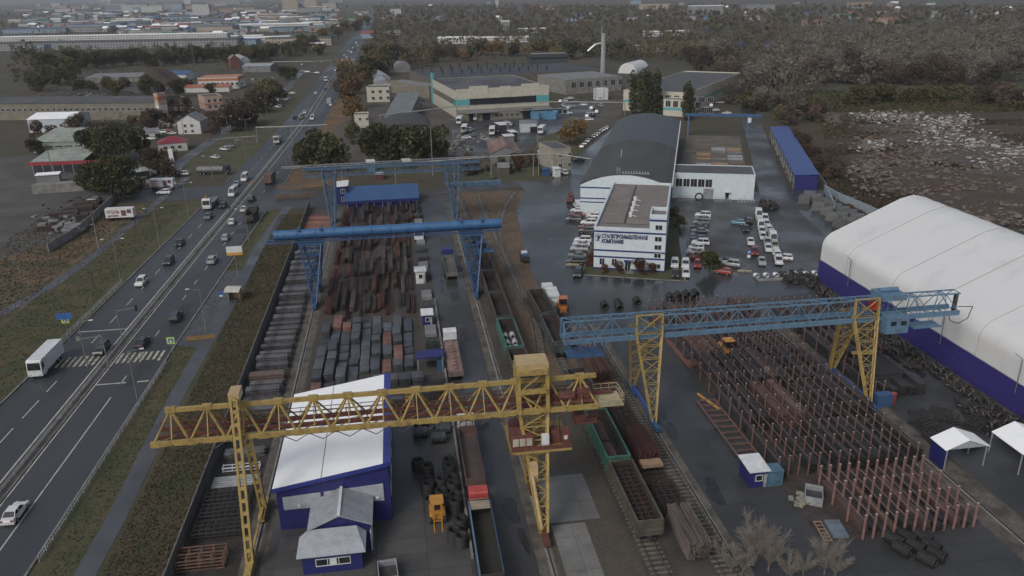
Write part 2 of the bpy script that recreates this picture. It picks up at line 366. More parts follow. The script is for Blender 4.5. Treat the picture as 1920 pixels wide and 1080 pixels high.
strip('tent_road', lambda t: 74, lambda t: 91, 40, 150, Z * 3, SLAB, step=10)
strip('rack_floor', lambda t: 47.2, lambda t: 71, 40, 72, Z * 3.1, SLAB, step=10)
CY = [P(985, 358), P(968, 395), P(985, 480), P(1010, 540), P(1050, 600)] + [Y(140, 31), Y(140, 48), Y(146, 48), Y(150, 92), Y(165, 92), Y(168, 150)]
CY += [B(160, 46), B(232, 34), B(265, 30), B(365, 30), B(365, 22), B(251, 22), B(251, -4), B(226, -30), B(300, -30), B(345, -29), B(365, -34), B(300, -42), B(255, -44), P(985, 358)]
sheet('courtyard', [P(965, 338), P(985, 358), P(968, 395), P(985, 480), P(1010, 540), P(1050, 600), Y(140, 31), Y(140, 48), Y(146, 48), Y(150, 92), Y(162, 93), Y(163, 118), P(1630, 402), P(1572, 377), P(1543, 360), B(268, 43), B(268, 33), B(262, 31), B(262, -4), B(300, -30), B(380, -30), B(380, -36), B(300, -44), B(262, -46)], Z * 3.2, WASPH)
ribbon('cross_road', [P(790, 362), P(880, 352), P(960, 347), P(1040, 342)], 8, Z * 2.9, YASPH)
sheet('car_park', [B(190, 3), B(186, 42), B(235, 34), B(250, 31), B(250, -3), B(235, -3), B(192, 2)], Z * 3.6, SLABB)
sheet('side_street', [B(235, 23), B(235, 33.5), B(262, 33), B(460, 34), B(460, 26)], Z * 3.8, YASPH)
sheet('office_lawn', [B(173.5, -22.5), B(173, 1.0), B(224, -2), B(224, -7.5), B(178.4, -3.5), B(178.4, -20.4), B(200, -20.4), B(200, -23)], Z * 4.2, GRASS)
DG = [P(860, 362), P(985, 358), P(968, 395), P(985, 480), P(1010, 540), P(1050, 600), Y(140, 29.5), Y(118, 28.5), Y(118, 20.5), Y(150, 20.2), Y(250, 19.5)]
sheet('dirt_bank', DG, Z * 2.7, DIRT)
sheet('dirt_bank', [P(520, 345), P(600, 335), P(560, 360), P(520, 356)], Z * 3.4, DIRT)
sheet('plant_yard', [P(600, 300), P(640, 235), P(700, 175), P(860, 190), P(1050, 195), P(1180, 185), P(1150, 240), P(1090, 300), P(1000, 330), P(900, 300), P(840, 290), P(780, 310)], Z * 2.1, M('plant_dirt', (.09, .08, .068), .85, (.06, .05, .042), sc=20, world=True, fine=.2, detail=8))
sheet('plant_asphalt', [P(850, 292), P(845, 222), P(1050, 215), P(1060, 190), P(1120, 190), P(1090, 235), P(1010, 262), P(960, 300)], Z * 2.5, YASPH)
sheet('materials_yard', [B(264, -3), B(264, 21), B(366, 22), B(366, -1)], Z * 2.4, M('mat_yard', (.13, .115, .09), .9, (.08, .072, .06), sc=6, world=True, fine=.2))
sheet('dump_ground', [P(1560, 330), P(1540, 230), P(1600, 205), P(1800, 200), P(1920, 215), P(2100, 260), P(2150, 420), P(1700, 420)], Z * 2.2, M('dump_soil', (.056, .040, .030), .95, (.036, .031, .023), sc=5, world=True, fine=.35, detail=9, bump=.8, bsc=1.5))
sheet('meadow', [P(1500, 205), P(1540, 165), P(1800, 168), P(1830, 160), P(2050, 165), P(2080, 240), P(1900, 212), P(1600, 200)], Z * 1.8, M('meadow_green', (.05, .065, .028), .95, (.035, .04, .02), sc=25, world=True, fine=.25))
sheet('left_yard', [P(-200, 560), P(90, 455), P(220, 375), P(260, 345), P(300, 335), P(330, 300), P(280, 280), P(60, 290), P(-300, 330)], Z * 2.3, M('left_yard_dirt', (.085, .082, .078), .85, (.055, .05, .045), sc=12, world=True, fine=.2, detail=8))
sheet('weedy_ground', [P(860, 348), P(1035, 338), P(1095, 290), P(1120, 240), P(1080, 232), P(1010, 262), P(960, 302), P(880, 300), P(830, 290), P(690, 296), P(650, 330), P(850, 330)], Z * 2.75, GRASS)
sheet('pond_pool', [P(1745, 172), P(1790, 163), P(1840, 168), P(1800, 178)], Z * 2.6, M('green_pool', (.09, .11, .05), .5))
WATER = M('puddle_water', (.02, .022, .024), .05, (.03, .03, .03))
PATCH = M('asphalt_patch', (.026, .027, .029), .6, (.04, .04, .04), sc=2, world=True)
rp = random.Random(77)
def blob(name, c, rx, ry, z, mat, n=26):
    SHN[0] += 1; vs = []
    p1, p2 = rp.uniform(0, 6), rp.uniform(0, 6)
    for i in range(n): a = 2 * math.pi * i / n; k = .8 + .2 * math.sin(2 * a + p1) + .12 * math.sin(3 * a + p2); p = c + (Y(ry * k * math.sin(a), rx * k * math.cos(a))); vs.append((p.x, p.y, z + SHN[0] * .0002))
    b = MB(); b.add(vs, [tuple(range(n))]); tag(b.build(name, mat), kind='structure')
for (t0, t1, s0, s1, n, z) in ((75, 200, 6, 12, 9, Z * 3.3), (60, 140, 37.5, 46, 8, Z * 3.3), (150, 250, 30, 42, 8, Z * 3.5), (165, 172, 42, 88, 6, Z * 3.5), (60, 140, 75, 88, 7, Z * 3.3)):
    for i in range(n): blob('puddle', Y(rp.uniform(t0, t1), rp.uniform(s0, s1)), rp.uniform(.5, 1.6), rp.uniform(.8, 3.5), z, WATER)
for (t0, t1, s0, s1, n, z) in ((75, 230, 6, 12, 8, Z * 3.15), (60, 140, 38, 45, 8, Z * 3.15)):
    for i in range(n):
        t, s = rp.uniform(t0, t1), rp.uniform(s0, s1); a, c_ = rp.uniform(.8, 2), rp.uniform(1.5, 6); sheet('asphalt_patch', [Y(t, s), Y(t, s + a), Y(t + c_, s + a), Y(t + c_, s)], z, PATCH)
for i in range(14):
    t = rp.uniform(60, 420); s = hw(t)[rp.choice((0, 2))] * .6 + hw(t)[1] * .4; a, c_ = rp.uniform(1, 2.6), rp.uniform(3, 12); sheet('asphalt_patch', [Y(t, s), Y(t, s + a), Y(t + c_, s + a), Y(t + c_, s)], Z * 3.3, PATCH)
# low hills far off on the left and right
b = MB()
def hillrow(b, x0, x1, y, h, seed):
    rr = random.Random(seed); n = 40; vs = []
    for i in range(n + 1):
        x = x0 + (x1 - x0) * i / n; hh = h * (.45 + .55 * math.sin(i / n * math.pi)) * (.8 + .4 * rr.random())
        vs += [(x, y, -.5), (x, y + 500, hh), (x, y + 1100, -.5)]
    b.add(vs, [(3 * i + j, 3 * i + 3 + j, 3 * i + 4 + j, 3 * i + 1 + j) for i in range(n) for j in (0, 1)])
hillrow(b, -7500, 2500, 11500, 75, 1)
tag(b.build('hills', FARG), kind='structure')
b = MB(); hillrow(b, 300, 8800, 9500, 85, 5); tag(b.build('hills', FARG), kind='structure')
# ------------------------------------------------------------------ buildings
CREAM = paint('cream_wall', (.50, .48, .40)); TURQ = paint('turquoise_wall', (.11, .36, .38)); PALEB = paint('pale_blue_wall', (.46, .52, .56))
BEIGE = M('beige_panel', (.20, .185, .145), .85, (.15, .14, .11), sc=3, fine=.08); ORANGE = paint('orange_wall', (.42, .17, .08)); PINK = paint('pink_wall', (.48, .34, .28))
BRICK = M('red_brick', (.17, .07, .045), .85, (.10, .05, .035), sc=1, fine=.15); WWALL = paint('white_wall', (.56, .56, .54)); REDROOF = paint('red_roof', (.22, .03, .04))
BROOF = paint('blue_roof', (.035, .09, .21), .4); GREENR = paint('green_roof', (.03, .12, .09)); PGREEN = M('pale_green_roof', (.30, .33, .29), .7, (.2, .22, .2), sc=4, fine=.1)
MEMB = M('white_membrane', (.60, .61, .61), .5, (.47, .475, .47), sc=9, lo=.52, hi=.85, detail=6, stretch=(1, 1.6, .5), fine=.02)
WHROOF = M('white_sheet_roof', (.86, .88, .89), .45, (.80, .82, .83), sc=6)
REDBR = M('rusty_roof', (.15, .08, .07), .8, (.22, .17, .16), sc=3, stretch=(1, .2, 1))
FRAME = paint('white_frame', (.55, .55, .55)); DOOR = M('dark_opening', (.018, .018, .02), .9)
def win(parent, x, z, w_, h_, y=0.0, glass=GLASS, frame=True, rz=0, side=None):
    # a window let into the front wall (y = 0 plane of the building) or a side wall; frame and panes stand proud
    b = MB(); t = .07
    t = .09; f = MB()
    if frame:
        f.box(-w_ / 2 - t, w_ / 2 + t, -.07, 0, h_, h_ + t, 0); f.box(-w_ / 2 - t, w_ / 2 + t, -.09, 0, -t, 0, 0)
        f.box(-w_ / 2 - t, -w_ / 2, -.07, 0, 0, h_, 0); f.box(w_ / 2, w_ / 2 + t, -.07, 0, 0, h_, 0)
        for k in range(1, 1 + int(w_ > .9) + int(w_ > 2.2)): xx = -w_ / 2 + w_ * k / (1 + int(w_ > .9) + int(w_ > 2.2)); f.box(xx - .04, xx + .04, -.06, -.031, 0, h_, 0)
    b.box(-w_ / 2, w_ / 2, -.03, 0, 0, h_, 0)
    o = b.build('window', [glass], parent); o.location = (x, y, z); o.rotation_euler = (0, 0, rz)
    if frame: f.build('frame', FRAME, o)
    return o
def fence_frame(A, Bp):
    d = (Bp - A); L = math.hypot(d.x, d.y); return L, math.atan2(d.y, d.x)
def bldg(name, label, cat, A, Bp, dep, h, wall, roofm, roof='flat', rh=2.5, wins=(), door=(), group=None, over=.3, par=.5, bands=(), axis='x', sidewins=()):
    """A, Bp: ground corners of the wall facing the viewer; dep: depth behind it."""
    L, a = fence_frame(A, Bp); o = thing(name, label, cat, (A.x, A.y, 0), a, group)
    b = MB(); b.box(0, L, 0, dep, -.1, h - (.12 if roof == 'flat' else 0)); 
    if roof == 'gable' and axis == 'x':       # ridge along the front: triangles at the ends
        b.extr([(0, h), (dep, h), (dep / 2, h + rh - .1)], .02, L - .02)
    if roof == 'gable' and axis == 'y': b.yextr([(0, h), (L, h), (L / 2, h + rh - .1)], .02, dep - .02)
    b.build('wall', wall, o)
    r = MB()
    if roof == 'flat':
        r.box(par * .5, L - par * .5, par * .5, dep - par * .5, h - .119, h); 
        r.build('roof', roofm, o)
        r = MB(); q = .28
        r.box(-.05, L + .05, -.05, q, h - .13, h + par); r.box(-.05, L + .05, dep - q, dep + .05, h - .13, h + par)
        r.box(-.05, q, q, dep - q, h - .13, h + par); r.box(L - q, L + .05, q, dep - q, h - .13, h + par); r.build('parapet', wall, o)
    elif roof == 'shed': r.hexa([(-over, -over, h), (L + over, -over, h), (L + over, dep + over, h + rh), (-over, dep + over, h + rh)], [(-over, -over, h + .15), (L + over, -over, h + .15), (L + over, dep + over, h + rh + .15), (-over, dep + over, h + rh + .15)]); r.build('roof', roofm, o)
    elif roof == 'gable':
        e = rh * over / ((dep if axis == 'x' else L) / 2)
        if axis == 'x': r.extr([(-over, h - e), (dep / 2, h + rh), (dep + over, h - e), (dep + over, h - e + .15), (dep / 2, h + rh + .17), (-over, h - e + .15)], -over, L + over)
        else: r.yextr([(-over, h - e), (L / 2, h + rh), (L + over, h - e), (L + over, h - e + .15), (L / 2, h + rh + .17), (-over, h - e + .15)], -over, dep + over)
        r.build('roof', roofm, o)
    elif roof == 'hip':
        k = min(L, dep) / 2; x0, x1, y0, y1 = -over, L + over, -over, dep + over
        if L > dep: q0, q1 = (x0 + k, dep / 2), (x1 - k, dep / 2)
        else: q0, q1 = (L / 2, y0 + k), (L / 2, y1 - k)
        vs = [(x0, y0, h), (x1, y0, h), (x1, y1, h), (x0, y1, h), (*q0, h + rh), (*q1, h + rh)]
        fs = [(0, 1, 5, 4), (1, 2, 5), (2, 3, 4, 5), (3, 0, 4)] if L > dep else [(0, 1, 4), (1, 2, 5, 4), (2, 3, 5), (3, 0, 4, 5)]
        r.add(vs, fs + [(3, 2, 1, 0)]); r.build('roof', roofm, o)
    elif roof == 'arch':
        n = 14; pr = []
        if axis == 'x': pts = [(dep / 2 - (dep / 2 + over) * math.cos(math.pi * i / n), h + rh * math.sin(math.pi * i / n)) for i in range(n + 1)]
        else: pts = [(L / 2 - (L / 2 + over) * math.cos(math.pi * i / n), h + rh * math.sin(math.pi * i / n)) for i in range(n + 1)]
        pts = pts + [(pts[-1][0], h - .15), (pts[0][0], h - .15)]
        (r.extr if axis == 'x' else r.yextr)(pts, -over, (L if axis == 'x' else dep) + over); r.build('roof', roofm, o)
    for z0, z1, mm in bands:
        MB().box(-.03, L + .03, -.04, dep + .03, z0, z1).build('band', mm, o)
    for (n_, x0, x1, z, w_, h_) in wins:
        for i in range(n_): win(o, x0 + (x1 - x0) * (i + .5) / n_, z, w_, h_)
    for (n_, y0, y1, z, w_, h_, sd) in sidewins:
        for i in range(n_):
            q = win(o, 0, z, w_, h_); q.location = (L if sd > 0 else 0, y0 + (y1 - y0) * (i + .5) / n_, z); q.rotation_euler = (0, 0, R(90) if sd > 0 else R(-90))
    for (x, w_, h_) in door:
        m = MB(); m.box(-w_ / 2, w_ / 2, -.06, 0, 0, h_); q = m.build('door', DOOR, o); q.location = (x, 0, 0)
    return o

# --- three storey office block with the company's name
OW = paint('office_white', (.55, .62, .66), dirt=.12); OB = paint('office_band', (.02, .038, .15))
OF = thing('office_building', 'long white office block with blue bands and company name on its narrow front', 'office', B(178.2, -20.4), -BA * -1)
OF.rotation_euler = (0, 0, BA)
W0, W1, D0 = 12.8, 16.6, 47.0
b = MB(); b.box(0, W0, 0, D0, -.1, 9.9); b.build('wall', OW, OF)
b = MB(); b.box(W0, W1, 0, 7, -.1, 13.2); b.build('stair_tower', OW, OF)
b = MB(); b.box(W0 + .02, W1 - .3, 7.02, D0, -.1, 9.6); b.build('side_wing', OW, OF)
RF = M('office_roof_felt', (.20, .175, .16), .85, (.15, .135, .125), sc=5, fine=.08)
b = MB(); b.box(.4, W1 - .6, .4, D0 - .4, 9.91, 9.98); b.build('roof', RF, OF)
b = MB(); q = .35
b.box(-.1, W0, -.08, q, 9.9, 10.6); b.box(-.1, q, q, D0, 9.9, 10.6); b.box(W1 - .65, W1 - .25, 7.03, D0, 9.6, 10.6); b.box(q, W1 - .65, D0 - q, D0 + .02, 9.9, 10.6); b.build('parapet', OW, OF)
b = MB(); b.box(W0 - .05, W1 + .05, -.09, .3, 13.2, 14.1); b.box(W0 - .05, W1 + .05, 6.7, 7.05, 13.2, 14.1); b.box(W0 - .05, W0 + .25, .3, 6.7, 13.2, 14.1); b.box(W1 - .25, W1 + .05, .3, 6.7, 13.2, 14.1); b.build('tower_parapet', OW, OF)
b = MB(); b.box(W0 + .3, W1 - .3, .35, 6.6, 13.21, 13.3); b.build('tower_roof', RF, OF)
b = MB(); b.box(6.3, 6.8, 6, D0 - 2, 9.99, 10.05); b.box(1, W0 - .5, 5.2, 5.5, 9.99, 10.04); b.build('roof_gutter', M('gutter_tar', (.05, .05, .05)), OF)
for i in range(4):
    v = MB(); v.box(-.35, .35, -.35, .35, 0, 1.0); v.box(-.45, .45, -.45, .45, 1.0, 1.15); v.bar((.35, 0, .4), (1.5, -.2, .15), .18)
    o = v.build('roof_vent', WHITE, OF); o.location = (7.5, 12 + i * 5.2, 10)
for z0, z1 in ((9.3, 9.7), (4.7, 5.08), (3.1, 3.48), (.05, .55)):
    b = MB(); b.box(-.05, W1 + .05, -.06, 7.03, z0, z1)
    b.build('blue_band', OB, OF)
b = MB(); b.box(W0 - .03, W1 + .08, -.1, 7.1, 12.5, 12.9); b.build('blue_band', OB, OF)
for k, z in enumerate((.95, 3.6, 5.6, 7.6, 10.4)): win(OF, 14.9, z + .1, 1.5, 1.05)
for x in (2.0, 4.9, 11.3): win(OF, x, 1.3, 1.1, 1.55)
for i in range(9):
    for z in (1.3, 5.5, 7.6):
        q = win(OF, 0, z, 1.3, 1.4); q.location = (0, 4 + i * 4.8, z); q.rotation_euler = (0, 0, R(-90))
b = MB(); b.box(-.75, .75, -.1, 0, 0, 2.5, 0); b.box(-.6, -.05, -.13, -.1, .15, 2.3, 1); b.box(.05, .6, -.13, -.1, .15, 2.3, 1)
q = b.build('door', [WHITE, GLASS], OF); q.location = (8.1, 0, 0)
b = MB(); b.box(-.9, .9, -1.1, 0, 2.6, 2.75); q = b.build('door_canopy', OB, OF); q.location = (8.1, 0, 0)
b = MB(); b.box(-1.4, 1.4, -2.2, -.1, 0, .2); q = b.build('door_step', CONC, OF); q.location = (8.1, 0, 0)
NAVY = M('sign_navy', (.012, .018, .10), .5)
def text(body, size, loc, parent, mat, rz=0, tilt=90, ext=.03, width=None, name='lettering', bold=.0):
    c = bpy.data.curves.new(name, 'FONT'); c.body = body; c.size = size; c.extrude = ext; c.offset = bold
    c.align_x = 'LEFT'; c.space_line = .95; c.materials.append(mat)
    o = bpy.data.objects.new(name, c); COL.objects.link(o); setpar(o, parent)
    o.location = loc; o.rotation_euler = (R(tilt), 0, rz)
    bpy.context.view_layer.update(); k = width / max(o.dimensions.x, .01) if width else 1
    me = bpy.data.meshes.new_from_object(o.evaluated_get(bpy.context.evaluated_depsgraph_get()))
    if not me.materials: me.materials.append(mat)
    q = bpy.data.objects.new(name, me); COL.objects.link(q); CH[parent.name].remove(o); setpar(q, parent); q.location = loc; q.rotation_euler = (R(tilt), 0, rz); q.scale = (k, 1, 1)
    bpy.data.objects.remove(o); return q
text('СТАЛЕПРОМЫШЛЕННАЯ', 1.3, (1.75, -.1, 8.0), OF, NAVY, width=10.7, bold=.045)
text('КОМПАНИЯ', 1.3, (1.75, -.1, 6.75), OF, NAVY, width=5.1, bold=.045)
b = MB()      # the emblem: four panes, the lower right one filled
def frame4(b, x0, x1, z0, z1, t=.07, y=-.08):
    b.box(x0, x1, y, 0, z0, z0 + t); b.box(x0, x1, y, 0, z1 - t, z1); b.box(x0, x0 + t, y, 0, z0 + t, z1 - t); b.box(x1 - t, x1, y, 0, z0 + t, z1 - t)
frame4(b, .3, .82, 8.35, 8.9); frame4(b, .9, 1.5, 8.35, 8.9); frame4(b, .3, .82, 7.15, 8.27)
b.box(.9, 1.5, -.08, 0, 7.87, 8.27); b.box(.9, 1.2, -.08, 0, 7.15, 7.87)
b.build('emblem', NAVY, OF)

# --- long vaulted hall behind the office
HALL = thing('production_hall', 'very long white hall with dark vaulted felt roof behind the office block', 'factory hall', B(225.8, -30.2), BA)
HW, HD, HE, HC = 25.8, 120.0, 9.0, 3.3
n = 14; arc = [(HW * i / n, HE + HC * math.sin(math.pi * i / n) ** .8) for i in range(n + 1)]
b = MB(); b.yextr([(0, -.1), (HW, -.1)] + [(x, z) for x, z in arc[::-1]], 0, HD); b.build('wall', OW, HALL)
o = MB(); ra = [(x + (x - HW / 2) * .025, z + .1) for x, z in arc]
o.yextr(ra + [(x, z + .25) for x, z in ra[::-1]], .35, HD * .47); o.build('roof', M('old_felt_roof', (.062, .062, .060), .75, (.045, .047, .047), sc=6, stretch=(1, .3, 1), fine=.12), HALL)
o = MB(); o.yextr(ra + [(x, z + .2) for x, z in ra[::-1]], HD * .47 + .01, HD + .3); o.build('roof', M('new_sheet_roof', (.062, .072, .082), .6, (.05, .06, .068), sc=6, stretch=(3, .05, 1), fine=.06), HALL)
for z0, z1 in ((8.2, 8.6), (5.0, 5.35), (3.9, 4.2)): MB().box(-.06, HW + .06, -.06, 3, z0, z1).build('blue_band', OB, HALL)
b = MB()
for i in range(10): b.tube((12.2 + i * .8, 1.0, HE + HC + .3), (12.2 + i * .8, 1.0, HE + HC + 1.0), .18, 6)
b.bar((10.5, 1, HE + HC), (10.5, 1, HE + HC + 2.2), .15); b.bar((11.3, 1, HE + HC), (11.3, 1, HE + HC + 2.2), .15); b.bar((10.5, 1, HE + HC + 1.6), (11.3, 1, HE + HC + 1.6), .12); b.bar((12, 1, HE + HC + .5), (20, 1, HE + HC + .3), .12)
b.build('roof_exhaust', GALV, HALL)
for x in (9.5,): 
    b = MB(); b.tube((x, 26, HE + HC - .2), (x, 26, HE + HC + 2.4), .15, 6); b.build('roof_pole', GALV, HALL)
b = MB(); b.box(HW + .35, HW + .75, 1, HD, HE + .1, HE + .6); b.build('eaves_gutter', FRAME, HALL)
for i in range(14):
    q = win(HALL, 0, 4.8, 3.2, 1.8); q.location = (0, 8 + i * 7.8, 4.8); q.rotation_euler = (0, 0, R(-90))
# --- annex
AN = bldg('workshop_annex', 'low white workshop with dark flat roof and row of big windows beside the hall', 'workshop', B(250.2, -4.1), B(250.6, 20.8), 13, 8.0, OW, DROOF, wins=[(5, .8, 12.2, 3.9, 1.9, 2.4)], par=.2)
for x0, x1, h_ in ((9.6, 12.6, 3.4),):
    b = MB(); b.box(x0 - .2, x1 + .2, -.1, 0, 0, h_ + .2, 0); b.box(x0, x1, -.14, -.1, 0, h_, 1); b.build('roller_door', [FRAME, M('door_grey', (.25, .27, .28))], AN)
b = MB(); b.box(16.4, 17.4, -.12, 0, 0, 2.3); b.build('door', DOOR, AN)
b = MB(); b.box(16, 17.8, -1, 0, 2.5, 2.65); b.build('door_canopy', WHITE, AN)
for x in (12.9, 22.9): b = MB(); b.box(x, x + .1, -.03, 0, 0, 7.9); b.build('downpipe', FRAME, AN)
b = MB(); b.box(.5, 24.4, .6, 12.4, 8.22, 8.24); 
# --- blue roofed rack shed
LB = thing('open_storage_shed', 'long open sided shed with bright blue lean-to roof by the perimeter wall', 'shed', B(266.5, 34.2), BA)
b = MB(); b.hexa([(0, -.2, 4.9), (7.6, -.2, 5.3), (7.6, 96, 5.3), (0, 96, 4.9)], [(0, -.2, 5.1), (7.6, -.2, 5.5), (7.6, 96, 5.5), (0, 96, 5.1)]); b.build('roof', paint('bright_blue_roof', (.018, .05, .22), .4), LB)
b = MB(); b.box(.3, 7.4, 0, .15, 0, 4.95); b.build('end_wall', BLUE, LB)
b = MB(); b.box(7.2, 7.4, .2, 95.8, 0, 5.2); b.build('back_wall', BLUE, LB)
for i in range(13): MB().box(.2, .4, 3 + i * 7.6, 3.2 + i * 7.6, 0, 4.9).build('post', GALV, LB)
# --- membrane hangar
TT = thing('membrane_hangar', 'huge white fabric covered hangar with blue lower wall along the racks', 'hangar', Y(56, 91.8), YA)
TL = 100.6; hw_ = 20.2; prof = [(0, 5.0)]
for i in range(7):
    a = math.pi * (1 - i / 6 * .37); prof.append((4.0 + 4.0 * math.cos(a), 8.2 + 3.6 * math.sin(a)))
prof[1] = (0.0, 8.2)
for i in range(1, 7): f = i / 6; prof.append((prof[7][0] + (hw_ - 3 - prof[7][0]) * f, prof[7][1] + (18.2 - prof[7][1]) * f))
prof.append((hw_, 18.9)); full = prof + [(2 * hw_ - x, z) for x, z in prof[:-1][::-1]]
b = MB(); N = 20; rows = []
for j in range(N * 2 + 1):
    y = TL * j / (N * 2); sag = .0 if j % 2 == 0 else -.11
    rows.append([(x + (sag * -.7 if x < 4 else sag * .7 if x > 2 * hw_ - 4 else 0), y, z + (sag if 4 <= x <= 2 * hw_ - 4 else 0)) for x, z in full])
vs = [p for r_ in rows for p in r_]; k = len(full)
b.add(vs, [(j * k + i, j * k + i + 1, (j + 1) * k + i + 1, (j + 1) * k + i) for j in range(N * 2) for i in range(k - 1)])
o = b.build('membrane', MEMB, TT, smooth=True)
b = MB(); b.add([(x, TL, z) for x, z in full], [tuple(range(k))]); b.add([(x, 0, z) for x, z in full], [tuple(range(k))]); b.build('gable_membrane', MEMB, TT)
b = MB(); b.box(-.15, 2 * hw_ + .15, -.15, TL + .15, -.1, 4.98); b.build('lower_wall', paint('hangar_blue', (.042, .036, .17), .4, dirt=.15), TT)
b = MB(); b.path([(4.6, y, prof[7][1] + .12) for y in np.linspace(0, TL, 21)], .07); [b.path([(x, yy, z + .04) for x, z in full], .035) for yy in (90, 74, 62, 50, 38, 25)]; b.path([(0, y, 5.05) for y in np.linspace(0, TL, 21)], .08); b.build('seam_cable', M('seam_grey', (.35, .35, .33)), TT)
for y in (88, 58, 40, 12):
    b = MB(); b.tube((-.5, y, 3.5), (-.5, y, 9.2), .08, 6); b.bar((-.5, y, 9.2), (-1.7, y + .3, 10.2), .09); b.build('wall_lamp', M('lamp_pole_grey', (.14, .15, .16)), TT)
# --- white roofed building in the near yard
WH = thing('warehouse', 'blue clad warehouse with white single slope roof under the yellow crane', 'warehouse', Y(85.2, -17.9), YA)
b = MB(); L_, D_ = 13.8, 24.0
b.hexa([(0, 0, -.1), (L_, 0, -.1), (L_, D_, -.1), (0, D_, -.1)], [(0, 0, 6.2), (L_, 0, 8.4), (L_, D_, 8.4), (0, D_, 6.2)]); b.build('wall', BLUE, WH)
b = MB(); b.hexa([(-.35, -.35, 6.2), (L_ - .6, -.35, 8.36), (L_ - .6, D_ + .3, 8.36), (-.35, D_ + .3, 6.2)], [(-.35, -.35, 6.38), (L_ - .6, -.35, 8.52), (L_ - .6, D_ + .3, 8.52), (-.35, D_ + .3, 6.38)]); b.build('roof', WHROOF, WH)
b = MB(); b.hexa([(L_ - .58, -.4, 8.2), (L_ + .35, -.4, 8.34), (L_ + .35, D_ + .35, 8.34), (L_ - .58, D_ + .35, 8.2)], [(L_ - .58, -.4, 8.66), (L_ + .35, -.4, 8.8), (L_ + .35, D_ + .35, 8.8), (L_ - .58, D_ + .35, 8.66)]); b.bar((-.4, -.4, 6.2), (L_, -.4, 8.45), .14, .5); b.build('roof_trim', paint('trim_blue', (.03, .045, .23)), WH)
b = MB(); b.bar((5.6, -.3, 7.33), (5.6, D_, 7.33), .06, .06); b.bar((-.2, 12, 6.45), (13, 13.5, 8.52), .04, .04); b.bar((-.2, 14, 6.45), (13, 14.5, 8.52), .04, .04); b.build('roof_cable', STEEL_D, WH)
PN = paint('grey_panel', (.36, .39, .42))
for x0, x1, sl_ in ((.7, 5.3, .0), (5.7, 13.0, .0)):
    b = MB(); b.hexa([(x0, -.12, 3.1), (x1, -.12, 3.1), (x1, -.02, 3.1), (x0, -.02, 3.1)], [(x0, -.12, 4.9 + x0 * .05), (x1, -.12, 4.9 + x1 * .05), (x1, -.02, 4.9 + x1 * .05), (x0, -.02, 4.9 + x0 * .05)]); b.build('wall_panel', PN, WH)
for x in (2.6, 12.2): b = MB(); b.tube((x, -.13, 3.6), (x, -.3, 3.6), .2, 10); b.build('wall_light', WHITE, WH)
for i in range(6): win(WH, 0, 1, 1, 1).__setattr__('location', (L_, 2.5 + i * 3.6, 2.2)) if False else None
for i in range(5):
    q = win(WH, 0, 0, 2.4, 1.0); q.location = (L_, 2.8 + i * 4.4, 2.6); q.rotation_euler = (0, 0, R(90))
VG = paint('grey_sheet_roof', (.30, .32, .35), .4)
VB = thing('entrance_lodge', 'small blue lodge with grey ridged sheet roof in front of the white roofed warehouse', 'lodge', Y(77.6, -13.4), YA)
b = MB(); b.box(0, 6.8, 2.2, 7.5, -.1, 4.0); b.yextr([(0, 4.0), (6.8, 4.0), (3.4, 5.5)], 2.2, 7.5); b.build('wall', BLUE, VB)
b = MB(); b.yextr([(-.4, 3.85), (3.4, 5.55), (7.2, 3.85), (7.2, 4.0), (3.4, 5.72), (-.4, 4.0)], 1.7, 7.45); b.build('roof', VG, VB)
b = MB(); b.bar((3.4, 1.65, 5.78), (3.4, 7.45, 5.78), .35, .1); b.build('ridge_cap', WHITE, VB)
b = MB(); b.box(-.9, 5.9, -1.2, 2.19, -.1, 2.75); b.build('porch_wall', BLUE, VB)
b = MB(); b.hexa([(-1.4, -1.7, 2.78), (6.4, -1.7, 2.78), (6.4, 2.0, 3.0), (-1.4, 2.0, 3.0)], [(-1.4, -1.7, 2.9), (6.4, -1.7, 2.9), (5.3, 1.9, 3.95), (-.3, 1.9, 3.95)]); b.build('porch_roof', PN, VB)
for o in [win(VB, 2.6, 1.3, 3.8, .85)]: o.location = (2.6, -1.2, 1.2)
b = MB(); b.box(2.2, 3.0, -1.32, -1.26, 1.2, 2.05); b.build('window_leaf', WHITE, VB)
b = MB(); b.box(6.81, 6.95, 2.0, 5.0, 0, 2.9); b.build('side_door', FRAME, VB)

# --- small blue roofed shed at the head of the left yard, kiosks, guard hut
SB = thing('roofed_store', 'long low store with blue sheet roof at the far end of the beam stacks', 'shed', Y(243.3, -17.9), YA)
b = MB(); b.box(.2, 22.4, .6, 10, -.1, 2.4); b.build('wall', BLUE, SB)
b = MB(); b.hexa([(-.4, 0, 2.3), (11.2, 0, 2.3), (11.2, 11, 4.4), (-.4, 11, 4.4)], [(-.4, 0, 2.45), (11.2, 0, 2.45), (11.2, 11, 4.55), (-.4, 11, 4.55)]); b.build('roof', BROOF, SB)
b = MB(); b.hexa([(11.24, 0, 2.3), (22.8, 0, 2.3), (22.8, 11, 4.4), (11.24, 11, 4.4)], [(11.24, 0, 2.45), (22.8, 0, 2.45), (22.8, 11, 4.55), (11.24, 11, 4.55)]); b.build('roof', BROOF, SB)
b = MB(); b.box(-.3, 22.7, -.05, .1, 1.4, 2.3); b.build('fascia', BLUE, SB)
for i in range(9): MB().box(.5 + i * 2.7, .65 + i * 2.7, -.02, .13, 0, 1.4).build('post', GALV, SB)
